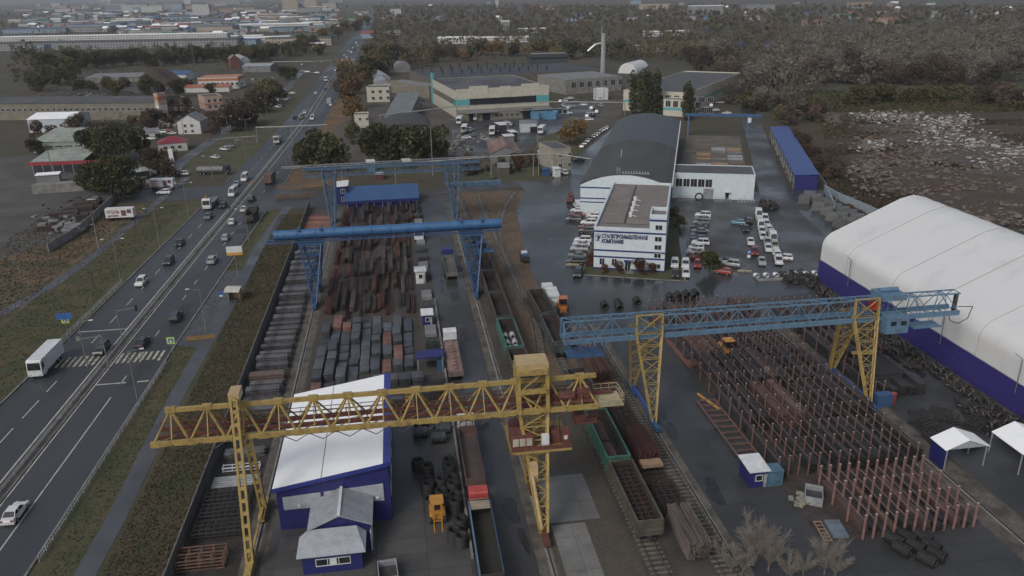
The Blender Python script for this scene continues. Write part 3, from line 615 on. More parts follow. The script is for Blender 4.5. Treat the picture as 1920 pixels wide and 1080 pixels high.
def kiosk(name, label, loc, w_, d_, h_, wall, roofm, rz=YA, over=.3, rise=.25):
    o = thing(name, label, 'kiosk', loc, rz); b = MB(); b.box(0, w_, 0, d_, 0, h_); b.build('wall', wall, o)
    b = MB(); b.hexa([(-over, -over, h_), (w_ + over, -over, h_), (w_ + over, d_ + over, h_ + rise), (-over, d_ + over, h_ + rise)], [(-over, -over, h_ + .12), (w_ + over, -over, h_ + .12), (w_ + over, d_ + over, h_ + rise + .12), (-over, d_ + over, h_ + rise + .12)]); b.build('roof', roofm, o)
    win(o, w_ * .5, h_ * .45, w_ * .35, h_ * .3); m = MB(); m.box(w_ * .78, w_ * .98, -.05, 0, 0, h_ * .8); m.build('door', GALV, o)
    return o
k = kiosk('guard_kiosk', 'small blue kiosk with white tilted roof beside the pipe racks', Y(83.9, 43.2), 2.4, 3.4, 2.6, BLUE, WHITE)
b = MB(); b.box(2.45, 4.6, -.1, 1.8, 0, 2.3); b.box(2.4, 4.65, -.15, 1.85, 2.3, 2.38); b.build('side_cabinet', paint('cabinet_blue', (.08, .16, .22), dirt=.4), k)
kiosk('scale_kiosk', 'small blue kiosk with white roof at the end of the beam rows', Y(146.5, 2.2), 1.9, 2.4, 2.5, BLUE, WHITE)
kiosk('crane_kiosk', 'narrow white kiosk beneath the tube girder of the blue crane', Y(171.5, 1.6), 2.2, 2.4, 3.0, WHITE, WHITE)
k = thing('canopy_shelter', 'open shelter with flat bright blue canopy beside the loaded truck', 'shelter', Y(125.5, .3), YA)
b = MB(); b.hexa([(0, 0, 2.9), (4.9, 0, 3.1), (4.9, 3.2, 3.1), (0, 3.2, 2.9)], [(0, 0, 3.05), (4.9, 0, 3.25), (4.9, 3.2, 3.25), (0, 3.2, 3.05)]); b.build('canopy', BLUE, k)
for x, y in ((.3, .2), (4.6, .2), (4.6, 3), (.3, 3)): MB().box(x - .08, x + .08, y - .08, y + .08, 0, 2.9).build('post', GALV, k)
b = MB(); b.box(3.6, 4.7, .4, 1.6, 0, 2.2); b.build('cabinet', CBLUE, k)
k = thing('gate_hut', 'tall narrow blue hut with white tilted roof by the blue lattice tower', 'hut', Y(249.5, -21.0), YA)
b = MB(); b.box(0, 3.6, 0, 5, -.1, 5.6); b.build('wall', BLUE, k)
b = MB(); b.hexa([(-.4, -.4, 5.6), (4, -.4, 5.9), (4, 5.4, 6.4), (-.4, 5.4, 6.1)], [(-.4, -.4, 5.75), (4, -.4, 6.05), (4, 5.4, 6.55), (-.4, 5.4, 6.25)]); b.build('roof', WHITE, k); win(k, 2.2, 3.6, 1.2, 1.2); win(k, 2.2, 1.0, 1.2, 1.2)
_o = P(1775, 843, 3.4); _d = (P(1742, 822, 3.4) - _o).length
k = thing('canopy_tent', 'white peaked canopy on blue side walls near the hangar', 'canopy', (_o.x, _o.y, 0), YA)
def gable(b, x0, x1, y0, y1, z0, z1):
    xm = (x0 + x1) / 2; b.yextr([(x0, z0), (xm, z1), (x1, z0), (x1, z0 + .1), (xm, z1 + .12), (x0, z0 + .1)], y0, y1)
b = MB(); gable(b, -.2, 6.4, -.2, _d + .2, 3.3, 4.6); b.build('roof', WHROOF, k)
b = MB(); b.add([(0, 0, 3.3), (6.2, 0, 3.3), (3.1, 0, 4.5)], [(0, 1, 2)]); b.build('gable_sheet', PN, k)
b = MB(); b.box(0, .1, 0, _d, 0, 3.3); b.build('side_wall', BLUE, k)
for x, y in ((6.1, 0), (6.1, _d), (.12, -.1)): MB().box(x - .06, x + .06, y, y + .12, 0, 3.3).build('post', GALV, k)
k2 = thing('canopy_tent', 'second white canopy beyond the peaked one, next to the hangar wall', 'canopy', (_o + Vector((9.5, -1.5, 0))).xy.to_3d(), YA)
b = MB(); gable(b, 0, 6.6, 0, 6, 3.3, 4.6); b.build('roof', WHROOF, k2)
for x, y in ((.1, .1), (6.4, .1), (6.4, 5.8), (.1, 5.8)): MB().box(x - .06, x + .06, y, y + .12, 0, 3.3).build('post', GALV, k2)
# ------------------------------------------------------------------ gantry cranes (local x runs across the yard, y along it)
def lat_leg(b, top, bot, n, w_=.22, d_=.12):
    """lattice leg between a top quad and a bottom quad (four points each, same order)"""
    T = [Vector(p) for p in top]; Q = [Vector(p) for p in bot]
    for i in range(4): b.bar(T[i], Q[i], w_)
    fr = [(i / n) for i in range(n + 1)]
    for k in range(n):
        A = [T[i].lerp(Q[i], fr[k]) for i in range(4)]; C = [T[i].lerp(Q[i], fr[k + 1]) for i in range(4)]
        for i in range(4):
            j = (i + 1) % 4
            b.bar(A[i], A[j], d_)
            if k % 2: b.bar(A[i], C[j], d_)
            else: b.bar(A[j], C[i], d_)
def bogie(parent, loc, mat):
    b = MB(); b.box(-.4, .4, -2.2, 2.2, .45, 1.15, 0)
    for y in (-1.7, -.7, .7, 1.7): b.tube((-.2, y, .4), (.2, y, .4), .38, 10, m=1)
    o = b.build('rail_bogie', [mat, STEEL_D], parent); o.location = loc; return o
# --- yellow gantry
YC = thing('gantry_crane', 'big yellow lattice gantry crane with rust red walkway spanning the nearest yard', 'gantry crane', Y(84.5, 0), YA, None)
x0, x1, zb, zt = -30.0, 21.9, 15.2, 18.6; n = 13
b = MB(); b.bar((x0, -1.6, zb), (x1, -1.6, zb), .45, .55); b.bar((x0 + 2, 0, zt), (x1, 0, zt), .5, .45); b.bar((x0, 1.6, zb), (x1, 1.6, zb), .3, .35)
st = (x1 - x0) / n
for i in range(n):
    xa = x0 + i * st; xm = xa + st / 2; xb = xa + st
    for sy in (-1.6, 1.6):
        b.bar((xa, sy, zb), (xm, 0, zt), .2); b.bar((xm, 0, zt), (xb, sy, zb), .2); b.bar((xm, 0, zt), (xm, sy, zb), .12)
    b.bar((xa, -1.6, zb), (xa, 1.6, zb), .15); b.bar((xa, -1.6, zb), (xb, 1.6, zb), .1)
    b.cbox((xm, 0, zt + .05), (1.1, .62, .6)); b.cbox((xa + .2, -1.62, zb), (1.0, .5, .62))
b.build('bridge_truss', YEL, YC)
b = MB(); b.bar((x0, 1.3, zb + .3), (x1 + 2.5, 1.3, zb + .3), .7, .2); b.bar((x0, .2, zb - .1), (x1 - 3, .2, zb - .1), .35, .5)
for z in (.8, 1.3): b.bar((x0, 1.85, zb + z), (x1 + 3, 1.85, zb + z), .07); b.bar((x0, .8, zb + z), (x1 + 1, .8, zb + z), .06)
for i in range(30): x = x0 + i * (x1 - x0) / 29; b.bar((x, 1.85, zb + .3), (x, 1.85, zb + 1.3), .06); b.bar((x, .8, zb + .3), (x, .8, zb + 1.3), .05)
b.build('walkway', RUSTRED, YC)
def battened(b, p, q, w_=.95, d_=.5):   # two channels with battens: rows of slots
    p = Vector(p); q = Vector(q); L = (q - p).length
    for sx in (-w_ / 2 + .14, w_ / 2 - .14): b.bar(p + Vector((sx, 0, 0)), q + Vector((sx, 0, 0)), .26, d_)
    m = int(L / 1.5)
    for i in range(m + 1): c = p.lerp(q, i / m); dd = (q - p).normalized() * .22; b.bar(c - dd, c + dd, w_ - .5, d_ * .9)
for yb in (-6.1, 4.5):
    b = MB(); battened(b, (-20.6, yb * .06 - .9 if yb < 0 else 1.1, 20.0 if yb < 0 else 18.0), (-20.5, yb, 1.1)); b.build('leg', YEL, YC)
b = MB(); b.box(-21.2, -20.0, -1.3, .9, 19.6, 20.6); b.bar((-20.6, -.9, 15.8), (-20.6, 1.6, 19.8), .3); b.build('leg_head', paint('head_cream', (.44, .33, .17)), YC)
b = MB(); lat_leg(b, [(12.1, -1.3, 20.6), (15.6, -1.3, 20.6), (15.6, 1.5, 20.6), (12.1, 1.5, 20.6)], [(12.2, -1.8, 15), (15.6, -1.8, 15), (15.6, 1.8, 15), (12.2, 1.8, 15)], 2, .4, .18)
for z in (15.3, 17.9, 20.4): b.bar((12.1, -1.6, z), (15.6, -1.6, z), .5)
b.build('portal_frame', YEL, YC)
b = MB(); b.box(12.0, 15.8, -1.4, 1.5, 20.7, 21.4); b.build('leg_head', _M['head_cream'], YC)
for yb, y0 in ((-6.1, -1.2), (4.5, 1.2)):
    b = MB(); lat_leg(b, [(12.2, y0 - .5, 15), (15.6, y0 - .5, 15), (15.6, y0 + .5, 15), (12.2, y0 + .5, 15)], [(13.8, yb - .35, 1.1), (14.7, yb - .35, 1.1), (14.7, yb + .35, 1.1), (13.8, yb + .35, 1.1)], 9, .3 if yb < 0 else .24, .13); b.build('leg', YEL, YC)
b = MB(); b.tube((13.2, -4.6, 8.0), (14.0, -6.3, 1.6), .22, 8); b.box(12.9, 13.9, -4.4, -3.4, 7.0, 9.4); b.build('cable_duct', M('duct_pale', (.5, .36, .2)), YC)
b = MB(); b.box(10.8, 18.2, -3.6, 3.0, 10.6, 10.95); b.build('machine_deck', YEL, YC)
b = MB()
b.box(10.9, 13.6, -3.2, -.6, 10.95, 12.7); b.box(17.1, 18.0, -3.3, -2.0, 10.95, 13.0); b.box(15.9, 16.9, -2.4, -1, 10.95, 12.6); b.tube((14.5, -1.2, 11.6), (17, -1.2, 11.6), .45, 10); b.box(11.2, 12.4, .4, 2.2, 10.95, 12.3); b.box(10.8, 18.2, -3.62, -3.5, 10.95, 11.5)
for i in range(12): x = 10.8 + i * 7.4 / 11; b.bar((x, 3.0, 10.9), (x, 3.0, 12.1), .06)
b.bar((10.8, 3, 12.1), (18.2, 3, 12.1), .07); b.bar((18.2, -3.5, 12.1), (18.2, 3, 12.1), .07); b.bar((18.2, -3.5, 11), (18.2, -3.5, 12.1), .06); b.build('machinery', RUSTRED, YC)
b = MB()
for i in range(3): b.box(11.05 + i * .82, 11.75 + i * .82, -3.27, -3.18, 11.5, 12.5)
b.build('cab_window', M('cream_shutter', (.45, .42, .33)), YC)
b = MB(); b.box(14.6, 15.5, -3.2, -2.5, 10.96, 12.6); b.box(17.3, 17.7, -3.36, -3.29, 12.0, 12.5); b.build('switch_cabinet', WHITE, YC)
b = MB(); b.box(15.9, 21.4, -1.2, 1.2, 15.6, 16.0); b.tube((17, -.9, 16.6), (19, -.9, 16.6), .5, 10); b.box(19.4, 21, -.9, .9, 16, 17.3); b.box(16.2, 16.9, -.5, 1, 16, 17); 
for x in np.linspace(15.9, 21.4, 8): b.bar((x, -1.25, 15.9), (x, -1.25, 17), .06)
b.bar((15.9, -1.25, 17), (21.4, -1.25, 17), .07); b.build('trolley', RUSTRED, YC)
b = MB(); b.box(22.0, 25.1, -1.7, 1.7, 15.0, 15.2)
for p, q in (((22, -1.7), (25.1, -1.7)), ((25.1, -1.7), (25.1, 1.7)), ((25.1, 1.7), (22, 1.7))):
    for z in (.6, 1.2): b.bar((*p, 15.2 + z), (*q, 15.2 + z), .07)
    for k in range(4): c = (p[0] + (q[0] - p[0]) * k / 3, p[1] + (q[1] - p[1]) * k / 3); b.bar((*c, 15.2), (*c, 16.4), .07)
b.build('end_platform', paint('pale_yellow', (.40, .35, .21)), YC)
b = MB()
for x in (16.6, 17.4): b.bar((x, 0, 15.6), (x, 0, 9.5), .06)
b.box(16.3, 17.7, -.3, .3, 8.6, 9.5); b.build('hoist_hook', RUSTRED, YC)
b = MB(); b.path([(x, -1.9, 15.1 - (.9 if i % 2 else 0)) for i, x in enumerate(np.linspace(-28, 18, 31))], .05); b.build('festoon_cable', STEEL_D, YC)
b = MB(); b.box(19.2, 22.0, -.6, .9, 12.2, 12.4)
for x in (19.2, 20.6, 22.0):
    for y in (-.6, .9): b.bar((x, y, 12.2), (x, y, 15.2), .1); 
for z in (12.9, 13.5): b.bar((19.2, -.6, z), (22, -.6, z), .09); b.bar((19.2, .9, z), (22, .9, z), .09)
b.box(19.4, 20.5, -.55, .8, 12.4, 13.4); b.build('service_cage', RUSTRED, YC)
b = MB(); b.box(1.1, 2.0, -.1, .1, 0, 2.2); o = MB()
o.bar((-.45, 0, 0), (-.45, 0, 2.6), .1); o.bar((.45, 0, 0), (.45, 0, 2.6), .1)
for i in range(6): o.bar((-.45, 0, .15 + i * .45), (.45, 0, .15 + i * .45), .16)
q = o.build('access_ladder', paint('ladder_orange', (.55, .30, .06)), YC); q.location = (-.9, 1.3, 15.6)
for x in (-20.5, 14.3):
    for y in (-6.1, 4.5): bogie(YC, (x, y, 0), RUSTRED if x > 0 else YEL)
for x in (-20.5, 14.3): b = MB(); b.bar((x, -6, 1.3), (x, 4.4, 1.3), .3 if x > 0 else .25); b.build('sill_beam', YEL, YC)
# --- blue crane with the tube girder
TC = thing('gantry_crane', 'blue gantry crane whose girder is one thick ribbed tube over the beam stacks', 'gantry crane', Y(166.6, 0), YA)
b = MB(); z = 14.9; b.tube((-27.8, 0, z), (20.8, 0, z), 1.0, 16)
for i in range(13): x = -27 + i * 47.2 / 12; b.tube((x - .12, 0, z), (x + .12, 0, z), 1.12, 16)
b.build('tube_girder', paint('tube_blue', (.04, .13, .28), dirt=.3), TC)
b = MB(); b.box(-29.5, 21.0, -1.5, -.8, z - 1.5, z - 1.35); b.bar((-29.5, 1, z - 1.4), (21, 1, z - 1.4), .3)
for zz in (-.8, -.3): b.bar((-28, -1.5, z + zz), (21, -1.5, z + zz), .06)
for i in range(34): x = -28 + i * 49 / 33; b.bar((x, -1.5, z - 1.4), (x, -1.5, z - .3), .05); 
for i in range(17): x = -28 + i * 49 / 16; b.bar((x, -1.4, z - 1.4), (x, 0, z - .7), .08)
b.build('walkway', CBLUE, TC)
for x, sx in ((-20.2, 1), (14.3, -1)):
    b = MB(); b.box(x - 2.6, x + 2.6, -1.7, 1.7, z - 2.2, z - 1.7)
    for dx in (-2.3, 2.3): b.tube((x + dx, 0, z - 1.6), (x + dx, 0, z + 1.3), .2, 6); b.box(x + dx - .25, x + dx + .25, -1.3, 1.3, z + 1, z + 1.25)
    b.build('leg_head', CBLUE, TC)
    for yb in (-5.4, 5.4):
        b = MB(); s_ = -1 if yb < 0 else 1
        lat_leg(b, [(x - 2.2, s_ * 1.6 - .3, z - 2), (x + 2.2, s_ * 1.6 - .3, z - 2), (x + 2.2, s_ * 1.6 + .3, z - 2), (x - 2.2, s_ * 1.6 + .3, z - 2)], [(x - .4, yb - .3, 1.1), (x + .4, yb - .3, 1.1), (x + .4, yb + .3, 1.1), (x - .4, yb + .3, 1.1)], 6, .26, .12)
        b.build('leg', CBLUE, TC)
        bogie(TC, (x, yb, 0), CBLUE)
    b = MB(); b.bar((x, -5.4, 1.3), (x, 5.4, 1.3), .35); b.build('sill_beam', CBLUE, TC)
b = MB(); b.box(15.1, 17.6, -2.2, -.2, 9.3, 11.4); b.box(14.6, 19.0, -2.6, .2, 9.1, 9.3); CAB1 = b.build('cabin', CBLUE, TC)
b = MB(); b.box(15.5, 16.4, -2.26, -2.19, 10, 11.1); b.box(16.6, 17.3, -2.26, -2.19, 10, 11.1); b.build('window', GLASS, CAB1)
# --- far blue crane of the same yard, with the bundle of pipes along its bridge
FCB = paint('weathered_blue', (.07, .13, .21), dirt=.4)
FC = thing('gantry_crane', 'weathered blue gantry crane with lattice towers behind the blue roofed store', 'gantry crane', Y(224.5, 0), YA)
b = MB()
for y in (-1.3, 1.3):
    b.bar((-27.5, y, 16.9), (22.5, y, 16.9), .35, .4); b.bar((-27.5, y, 14.9), (22.5, y, 14.9), .3)
    for i in range(20):
        xa = -27.5 + i * 2.5; b.bar((xa, y, 14.9), (xa + 1.25, y, 16.9), .1); b.bar((xa + 1.25, y, 16.9), (xa + 2.5, y, 14.9), .1)
for i in range(21): b.bar((-27.5 + i * 2.5, -1.3, 14.9), (-27.5 + i * 2.5, 1.3, 14.9), .1)
b.build('bridge_truss', FCB, FC)
b = MB()
for y, z in ((-.9, 17.5), (0, 17.9), (.9, 17.5)): b.bar((-33, y, z), (22, y, z + .5), .1)
for i in range(12): b.bar((-30 + i * 4.5, 0, 17), (-30 + i * 4.5, 0, 18), .08)
b.build('power_line', GALV, FC)
for x in (-20.3, 14.3):
    for yb in (-4.5, 4.5):
        b = MB(); s_ = -1 if yb < 0 else 1
        lat_leg(b, [(x - 1.9, s_ * 1.4 - .3, 16.5), (x + 1.9, s_ * 1.4 - .3, 16.5), (x + 1.9, s_ * 1.4 + .3, 16.5), (x - 1.9, s_ * 1.4 + .3, 16.5)], [(x - .5, yb - .3, 1.1), (x + .5, yb - .3, 1.1), (x + .5, yb + .3, 1.1), (x - .5, yb + .3, 1.1)], 6, .25, .12)
        b.build('leg', FCB, FC); bogie(FC, (x, yb, 0), FCB)
b = MB(); b.box(12.2, 17.2, -2.2, 2.0, 10.5, 10.8)
for p in ((12.2, -2.2), (17.2, -2.2), (17.2, 2), (12.2, 2)): b.bar((*p, 10.8), (*p, 16.8), .15)
b.build('cabin_frame', FCB, FC)
b = MB(); b.box(17.4, 28.5, -.9, .9, 9.8, 11.0); 
for i in range(6): b.bar((18 + i * 2, 0, 11), (18 + i * 2, 0, 16.5), .1)
b.build('lifting_beam', FCB, FC)
# --- light blue bridge on yellow legs over the racks
RC = thing('gantry_crane', 'gantry crane with light blue lattice bridge on yellow tapering legs over the racks', 'gantry crane', Y(107, 0), YA)
x0, x1, zb, zt = 22.4, 87.0, 13.3, 16.4
b = MB()
for y in (-1.35, 1.35):
    b.bar((x0, y, zb), (x1, y, zb), .35, .75); b.bar((x0, y * .62, zt), (x1, y * .62, zt), .2, .2)
    n = 26; st = (x1 - x0) / n
    for i in range(n):
        xa = x0 + i * st
        if i % 2 == 0: b.bar((xa, y, zb), (xa + st, y * .62, zt), .11)
        else: b.bar((xa, y * .62, zt), (xa + st, y, zb), .11)
        if i % 2: b.bar((xa, y, zb), (xa, y * .62, zt), .09)
for i in range(27):
    xa = x0 + i * st; b.bar((xa, -.84, zt), (xa, .84, zt), .1); b.bar((xa, -1.35, zb), (xa, 1.35, zb), .12)
    if i < 26: b.bar((xa, -.84 if i % 2 else .84, zt), (xa + st, .84 if i % 2 else -.84, zt), .09)
b.bar((x0, -1.35, zb), (x0, -.84, zt), .25); b.bar((x0, 1.35, zb), (x0, .84, zt), .25); b.bar((x0, -1.3, zb + 1), (x1, -1.3, zb + 1), .08)
b.build('bridge_truss', LBLUE, RC)
for x in (35.5, 70.7):
    for yb in (-5.7, 5.7):
        s_ = -1 if yb < 0 else 1; b = MB()
        lat_leg(b, [(x - 2.0, s_ * 1.7 - .15, 13.9), (x + 2.0, s_ * 1.7 - .15, 13.9), (x + 2.0, s_ * 1.7 + .5, 13.9), (x - 2.0, s_ * 1.7 + .5, 13.9)], [(x - .3, yb - .25, 1.1), (x + .3, yb - .25, 1.1), (x + .3, yb + .25, 1.1), (x - .3, yb + .25, 1.1)], 7, .22, .09)
        if yb < 0: lat_leg(b, [(x - 2.0, -1.55, 16.9), (x + 2.0, -1.55, 16.9), (x + 2.0, -1.4, 16.9), (x - 2.0, -1.4, 16.9)], [(x - 2.0, -1.85, 13.9), (x + 2.0, -1.85, 13.9), (x + 2.0, -1.5, 13.9), (x - 2.0, -1.5, 13.9)], 1, .22, .14)
        b.build('leg', YEL, RC); bogie(RC, (x, yb, 0), CBLUE)
    b = MB(); b.bar((x, -5.7, 1.3), (x, 5.7, 1.3), .45); b.build('sill_beam', paint('sill_blue', (.03, .07, .25)), RC)
b = MB(); b.box(73.6, 77.4, -2.9, 0, 11.2, 13.9); CAB2 = b.build('cabin', LBLUE, RC)
b = MB(); b.box(74.3, 75.2, -2.96, -2.89, 12.6, 13.3); b.box(76.0, 76.9, -2.96, -2.89, 12.6, 13.3); b.build('window', GLASS, CAB2)
b = MB(); b.box(73.0, 77.0, -2.0, 1.6, 16.4, 17.3); b.tube((73.4, 0, 17.6), (76.5, 0, 17.6), .4, 8); b.build('hoist_trolley', LBLUE, RC)
b = MB(); b.box(71.9, 73.0, -1.2, .2, 14.8, 16); b.build('hoist_drum', paint('signal_red', (.4, .04, .03)), RC)
b = MB()
for x in (71.9, 72.3, 72.8, 73.2): b.bar((x, -.6, 15), (x, -.6, 7.4), .05)
b.box(70.0, 73.8, -.8, -.4, 7.0, 7.4); b.build('lifting_beam', YEL, RC)
b = MB(); b.path([(87, -1, 14.2), (89.5, -1, 14), (89, -1, 12), (87.5, -1, 11.2), (86, -1, 11.8), (85.4, -1, 13)], .07); b.bar((87, 0, 16), (87, 0, 13), .5); b.build('festoon_cable', STEEL_D, RC)
b = MB(); b.box(79.6, 84.5, -1.2, 1.2, 10.9, 11.1)
for x in (79.6, 82, 84.5):
    for y in (-1.2, 1.2): b.bar((x, y, 11), (x, y, 13.3), .08)
b.build('service_cage', LBLUE, RC)
b = MB(); b.box(23, 28.6, -1.5, 1.5, 10.6, 10.8)
for x in (23, 24.9, 26.7, 28.6):
    for y in (-1.5, 1.5): b.bar((x, y, 10.7), (x, y, 13.3), .12)
for z in (11.6, 12.4): b.bar((23, -1.5, z), (28.6, -1.5, z), .1)
b.build('service_cage', CBLUE, RC)
# --- small dark blue crane behind the hall
SCN = thing('gantry_crane', 'small dark blue gantry crane at the far end of the materials yard', 'gantry crane', B(366.3, 0), BA)
b = MB(); b.box(-2, 31, -.6, .6, 8.6, 9.8); b.build('girder', CBLUE, SCN)
for x in (24.8, -.6):
    for yb in (-3, 3): b = MB(); b.bar((x, yb * .2, 8.7), (x, yb, 0), .5); b.build('leg', CBLUE, SCN)
b = MB(); b.box(24.9, 26.3, -1.5, -.7, 6.3, 8.4); b.build('cabin', WHITE, SCN)
# --- rails
def rail(name, label, s, t0, t1, mat=None, wd=.12, z=.22, cat='rail'):
    b = MB(); b.bar((0, t0, z), (0, t1, z), wd, .2); b.box(-.35, .35, t0, t1, .02, .11, 1)
    o = b.build(name, [STEEL_D, CONC]); o.location = Y(0, s); o.rotation_euler.z = YA; tag(o, label, cat); return o
rail('crane_rail', 'crane runway rail between the fence side bundles and the beam stacks', -20.4, 40, 236)
rail('crane_rail', 'crane runway rail between the truck lane and the gondola wagons', 14.3, 40, 236)
rail('crane_rail', 'crane runway rail beside the sleeper track left of the rack road', 35.5, 40, 142)
rail('crane_rail', 'crane runway rail on the hangar side of the pipe racks', 70.7, 40, 146)
RUST = M('rail_rust', (.10, .07, .05), .5, (.06, .045, .035))
SLEEP = M('sleeper', (.16, .15, .135), .9, (.10, .09, .08), sc=1); BALL = M('ballast', (.075, .068, .058), .95, (.05, .047, .043), sc=1.5, world=True, fine=.35)
def track(label, pts, wd=2.6, sl_=True):
    o = thing('railway_track', label, 'railway track', (0, 0, 0))
    L = [0]; 
    for a, c in zip(pts, pts[1:]): L.append(L[-1] + (c - a).length)
    def at(d):
        for i in range(len(pts) - 1):
            if d <= L[i + 1] or i == len(pts) - 2:
                f = (d - L[i]) / (L[i + 1] - L[i]); p = pts[i].lerp(pts[i + 1], f); t = (pts[i + 1] - pts[i]).normalized(); return p, Vector((t.y, -t.x, 0))
    b = MB(); vs = []
    N = max(2, int(L[-1] / 6))
    for i in range(N + 1): p, nn = at(L[-1] * i / N); vs += [p - nn * wd / 2 + Vector((0, 0, .14)), p + nn * wd / 2 + Vector((0, 0, .14))]
    b.add([tuple(v) for v in vs], [(2 * i, 2 * i + 1, 2 * i + 3, 2 * i + 2) for i in range(N)]); b.build('ballast', BALL, o)
    for sgn in (-1, 1):
        b = MB()
        for i in range(N):
            p, nn = at(L[-1] * i / N); q, n2 = at(L[-1] * (i + 1) / N); b.bar(p + nn * sgn * .76 + Vector((0, 0, .34)), q + n2 * sgn * .76 + Vector((0, 0, .34)), .11, .16)
        b.build('rail', RUST, o)
    if sl_:
        b = MB(); d = .4
        while d < L[-1]: p, nn = at(d); b.bar(p - nn * 1.3 + Vector((0, 0, .2)), p + nn * 1.3 + Vector((0, 0, .2)), .26, .14); d += .85
        q = b.build('sleeper_row', SLEEP, o); q['kind'] = 'stuff'
    return o
track('straight track under the gondola wagons beside the truck lane', [Y(112, 17.8), Y(250, 17.8), Y(262, 16.5)])
track('straight track under the green and black gondolas in mid yard', [Y(50, 26.4), Y(118, 26.4), Y(142, 26.2), Y(158, 23.5), P(955, 500), P(925, 440), P(905, 395), P(895, 365)])
track('curved track sweeping past the wagons through the brown dirt bank', [Y(130, 23.2), P(1005, 600), P(968, 530), P(942, 470), P(935, 430), P(945, 390), P(965, 360)])
track('bare sleeper track along the rack road next to the crane rail', [Y(50, 34.0), Y(130, 34.0)])
# ------------------------------------------------------------------ steel in the yard
rg = random.Random(11)
BROWN = M('beam_brown', (.13, .108, .10), .6, (.07, .058, .054), sc=2.2, rnd=.5, stretch=(2, .3, 1), fine=.15)
RUSTY = M('beam_rust', (.16, .075, .058), .75, (.085, .05, .042), sc=2.0, rnd=.42, stretch=(2, .3, 1), fine=.15)
SLATE = M('plate_slate', (.085, .090, .096), .38, (.046, .05, .057), sc=2.5, rnd=.35, fine=.12)
SHEETD = M('pile_dark', (.125, .128, .136), .42, (.055, .05, .048), sc=2.0, rnd=.25, stretch=(.3, 2, 1), fine=.12)
PINKR = M('primer_pink', (.22, .13, .118), .7, (.15, .09, .082), sc=1, fine=.1)
DARKR = M('primer_dark', (.15, .088, .08), .75, (.10, .062, .056), sc=1, fine=.15)
REBAR = M('bar_dark', (.050, .052, .056), .5, (.030, .029, .029), sc=1.2, stretch=(3, .15, 1), rnd=.25, fine=.1)
PALER = M('bar_pale', (.11, .072, .062), .6, (.12, .09, .075), sc=1.2, stretch=(3, .15, 1), rnd=.2)
WOOD = M('fresh_timber', (.34, .23, .14), .8, (.24, .17, .11), sc=.8)
def beam_bundle(seed, L, n=5, layers=3, w_=.16, gap=.03, h_=.2):
    r = random.Random(seed); b = MB()
    for k in range(layers):
        for i in range(n):
            if k == layers - 1 and r.random() < .25: continue
            x = (i - (n - 1) / 2) * (w_ + gap); y0 = r.uniform(-.25, .25); z = .15 + k * (h_ + .02)
            b.box(x - w_ / 2, x + w_ / 2, -L / 2 + y0, L / 2 + y0, z, z + h_ * .35); b.box(x - w_ * .15, x + w_ * .15, -L / 2 + y0, L / 2 + y0, z + h_ * .35, z + h_)
    for yy in (-L * .3, L * .3): b.box(-n * (w_ + gap) / 2, n * (w_ + gap) / 2, yy - .08, yy + .08, 0, .15)
    return b
MESHES = {}
def inst(key, mk, mats, name, loc, rz, label, cat, group=None, sc=None):
    if key not in MESHES: MESHES[key] = mk().mesh(key if isinstance(key, str) else name, mats)
    o = bpy.data.objects.new(name, MESHES[key]); COL.objects.link(o); o.location = loc; o.rotation_euler = (0, 0, rz)
    if sc: o.scale = sc
    tag(o, label, cat, group); return o
# long beams, rows along t
nc = 21
for r_ in range(8):
    for c in range(nc):
        f = c / (nc - 1); s = -17.6 + f * 18.0 + (1.2 if r_ > 5 else 0) * f * 3
        t = 160.5 + r_ * 11.2 + rg.uniform(-2.2, 2.2)
        if t > 244 or rg.random() < .09: continue
        rust = (c < 2) or rg.random() < .28; k = rg.randrange(5)
        lay = rg.choice((1, 2, 3, 5, 6, 8))
        key = ('beam', rust, k, lay)
        inst(key, lambda: beam_bundle(k * 7 + lay, (9, 10.4, 10.8, 8, 10)[k], 4 + k % 2, lay), RUSTY if rust else BROWN, 'beam_bundle', Y(t, s), YA + rg.uniform(-.012, .012),
             f"{'rusty' if rust else 'grey brown'} beam bundle, {ORD[c]} column from the fence side, {ORD[r_]} row towards the blue store", 'steel bundle', 'long beam bundles under the tube girder crane')
def bundle_label(): pass
# bearers under the far rows
# plates stacks
def stack(seed, w_, L, h_):
    r = random.Random(seed); b = MB(); z = .12
    for x in (-w_ * .35, w_ * .35): b.box(x - .08, x + .08, -L / 2, L / 2, 0, .12)
    while z < h_:
        d = min(r.uniform(.25, .6), h_ - z + .05); ox, oy = r.uniform(-.06, .06), r.uniform(-.08, .08)
        b.box(-w_ / 2 + ox, w_ / 2 + ox, -L / 2 + oy, L / 2 + oy, z, z + d); z += d + .06
    return b
pc = 0
for c in range(9):
    s0 = -16.8 + c * 1.98; t = 118.5 if c < 4 else 127.0
    j = 0
    while t < 152:
        L = rg.choice((2.6, 3.0, 4.2, 5.0, 6.0)); 
        if t + L > 154: break
        h_ = rg.choice((.3, .5, .7, 1.1, 1.5)); w_ = rg.uniform(1.45, 1.72); k = rg.randrange(3)
        rs = rg.random() < .12
        key = ('plate', rs, L, round(h_, 1), k)
        inst(key, lambda: stack(k, 1.6, L, h_), M('plate_rust', (.20, .11, .085), .7, (.12, .06, .05), sc=1.5, rnd=.15) if rs else SLATE, 'plate_stack', Y(t + L / 2, s0 + rg.uniform(-.12, .12)), YA + rg.uniform(-.03, .03),
             f"{'rust brown' if rs else 'dark slate'} plate stack, {ORD[c]} column from the fence, {ORD[j]} from the warehouse", 'plate stack', 'steel plate stacks behind the white roofed warehouse')
        t += L + rg.uniform(.25, .9); j += 1; pc += 1
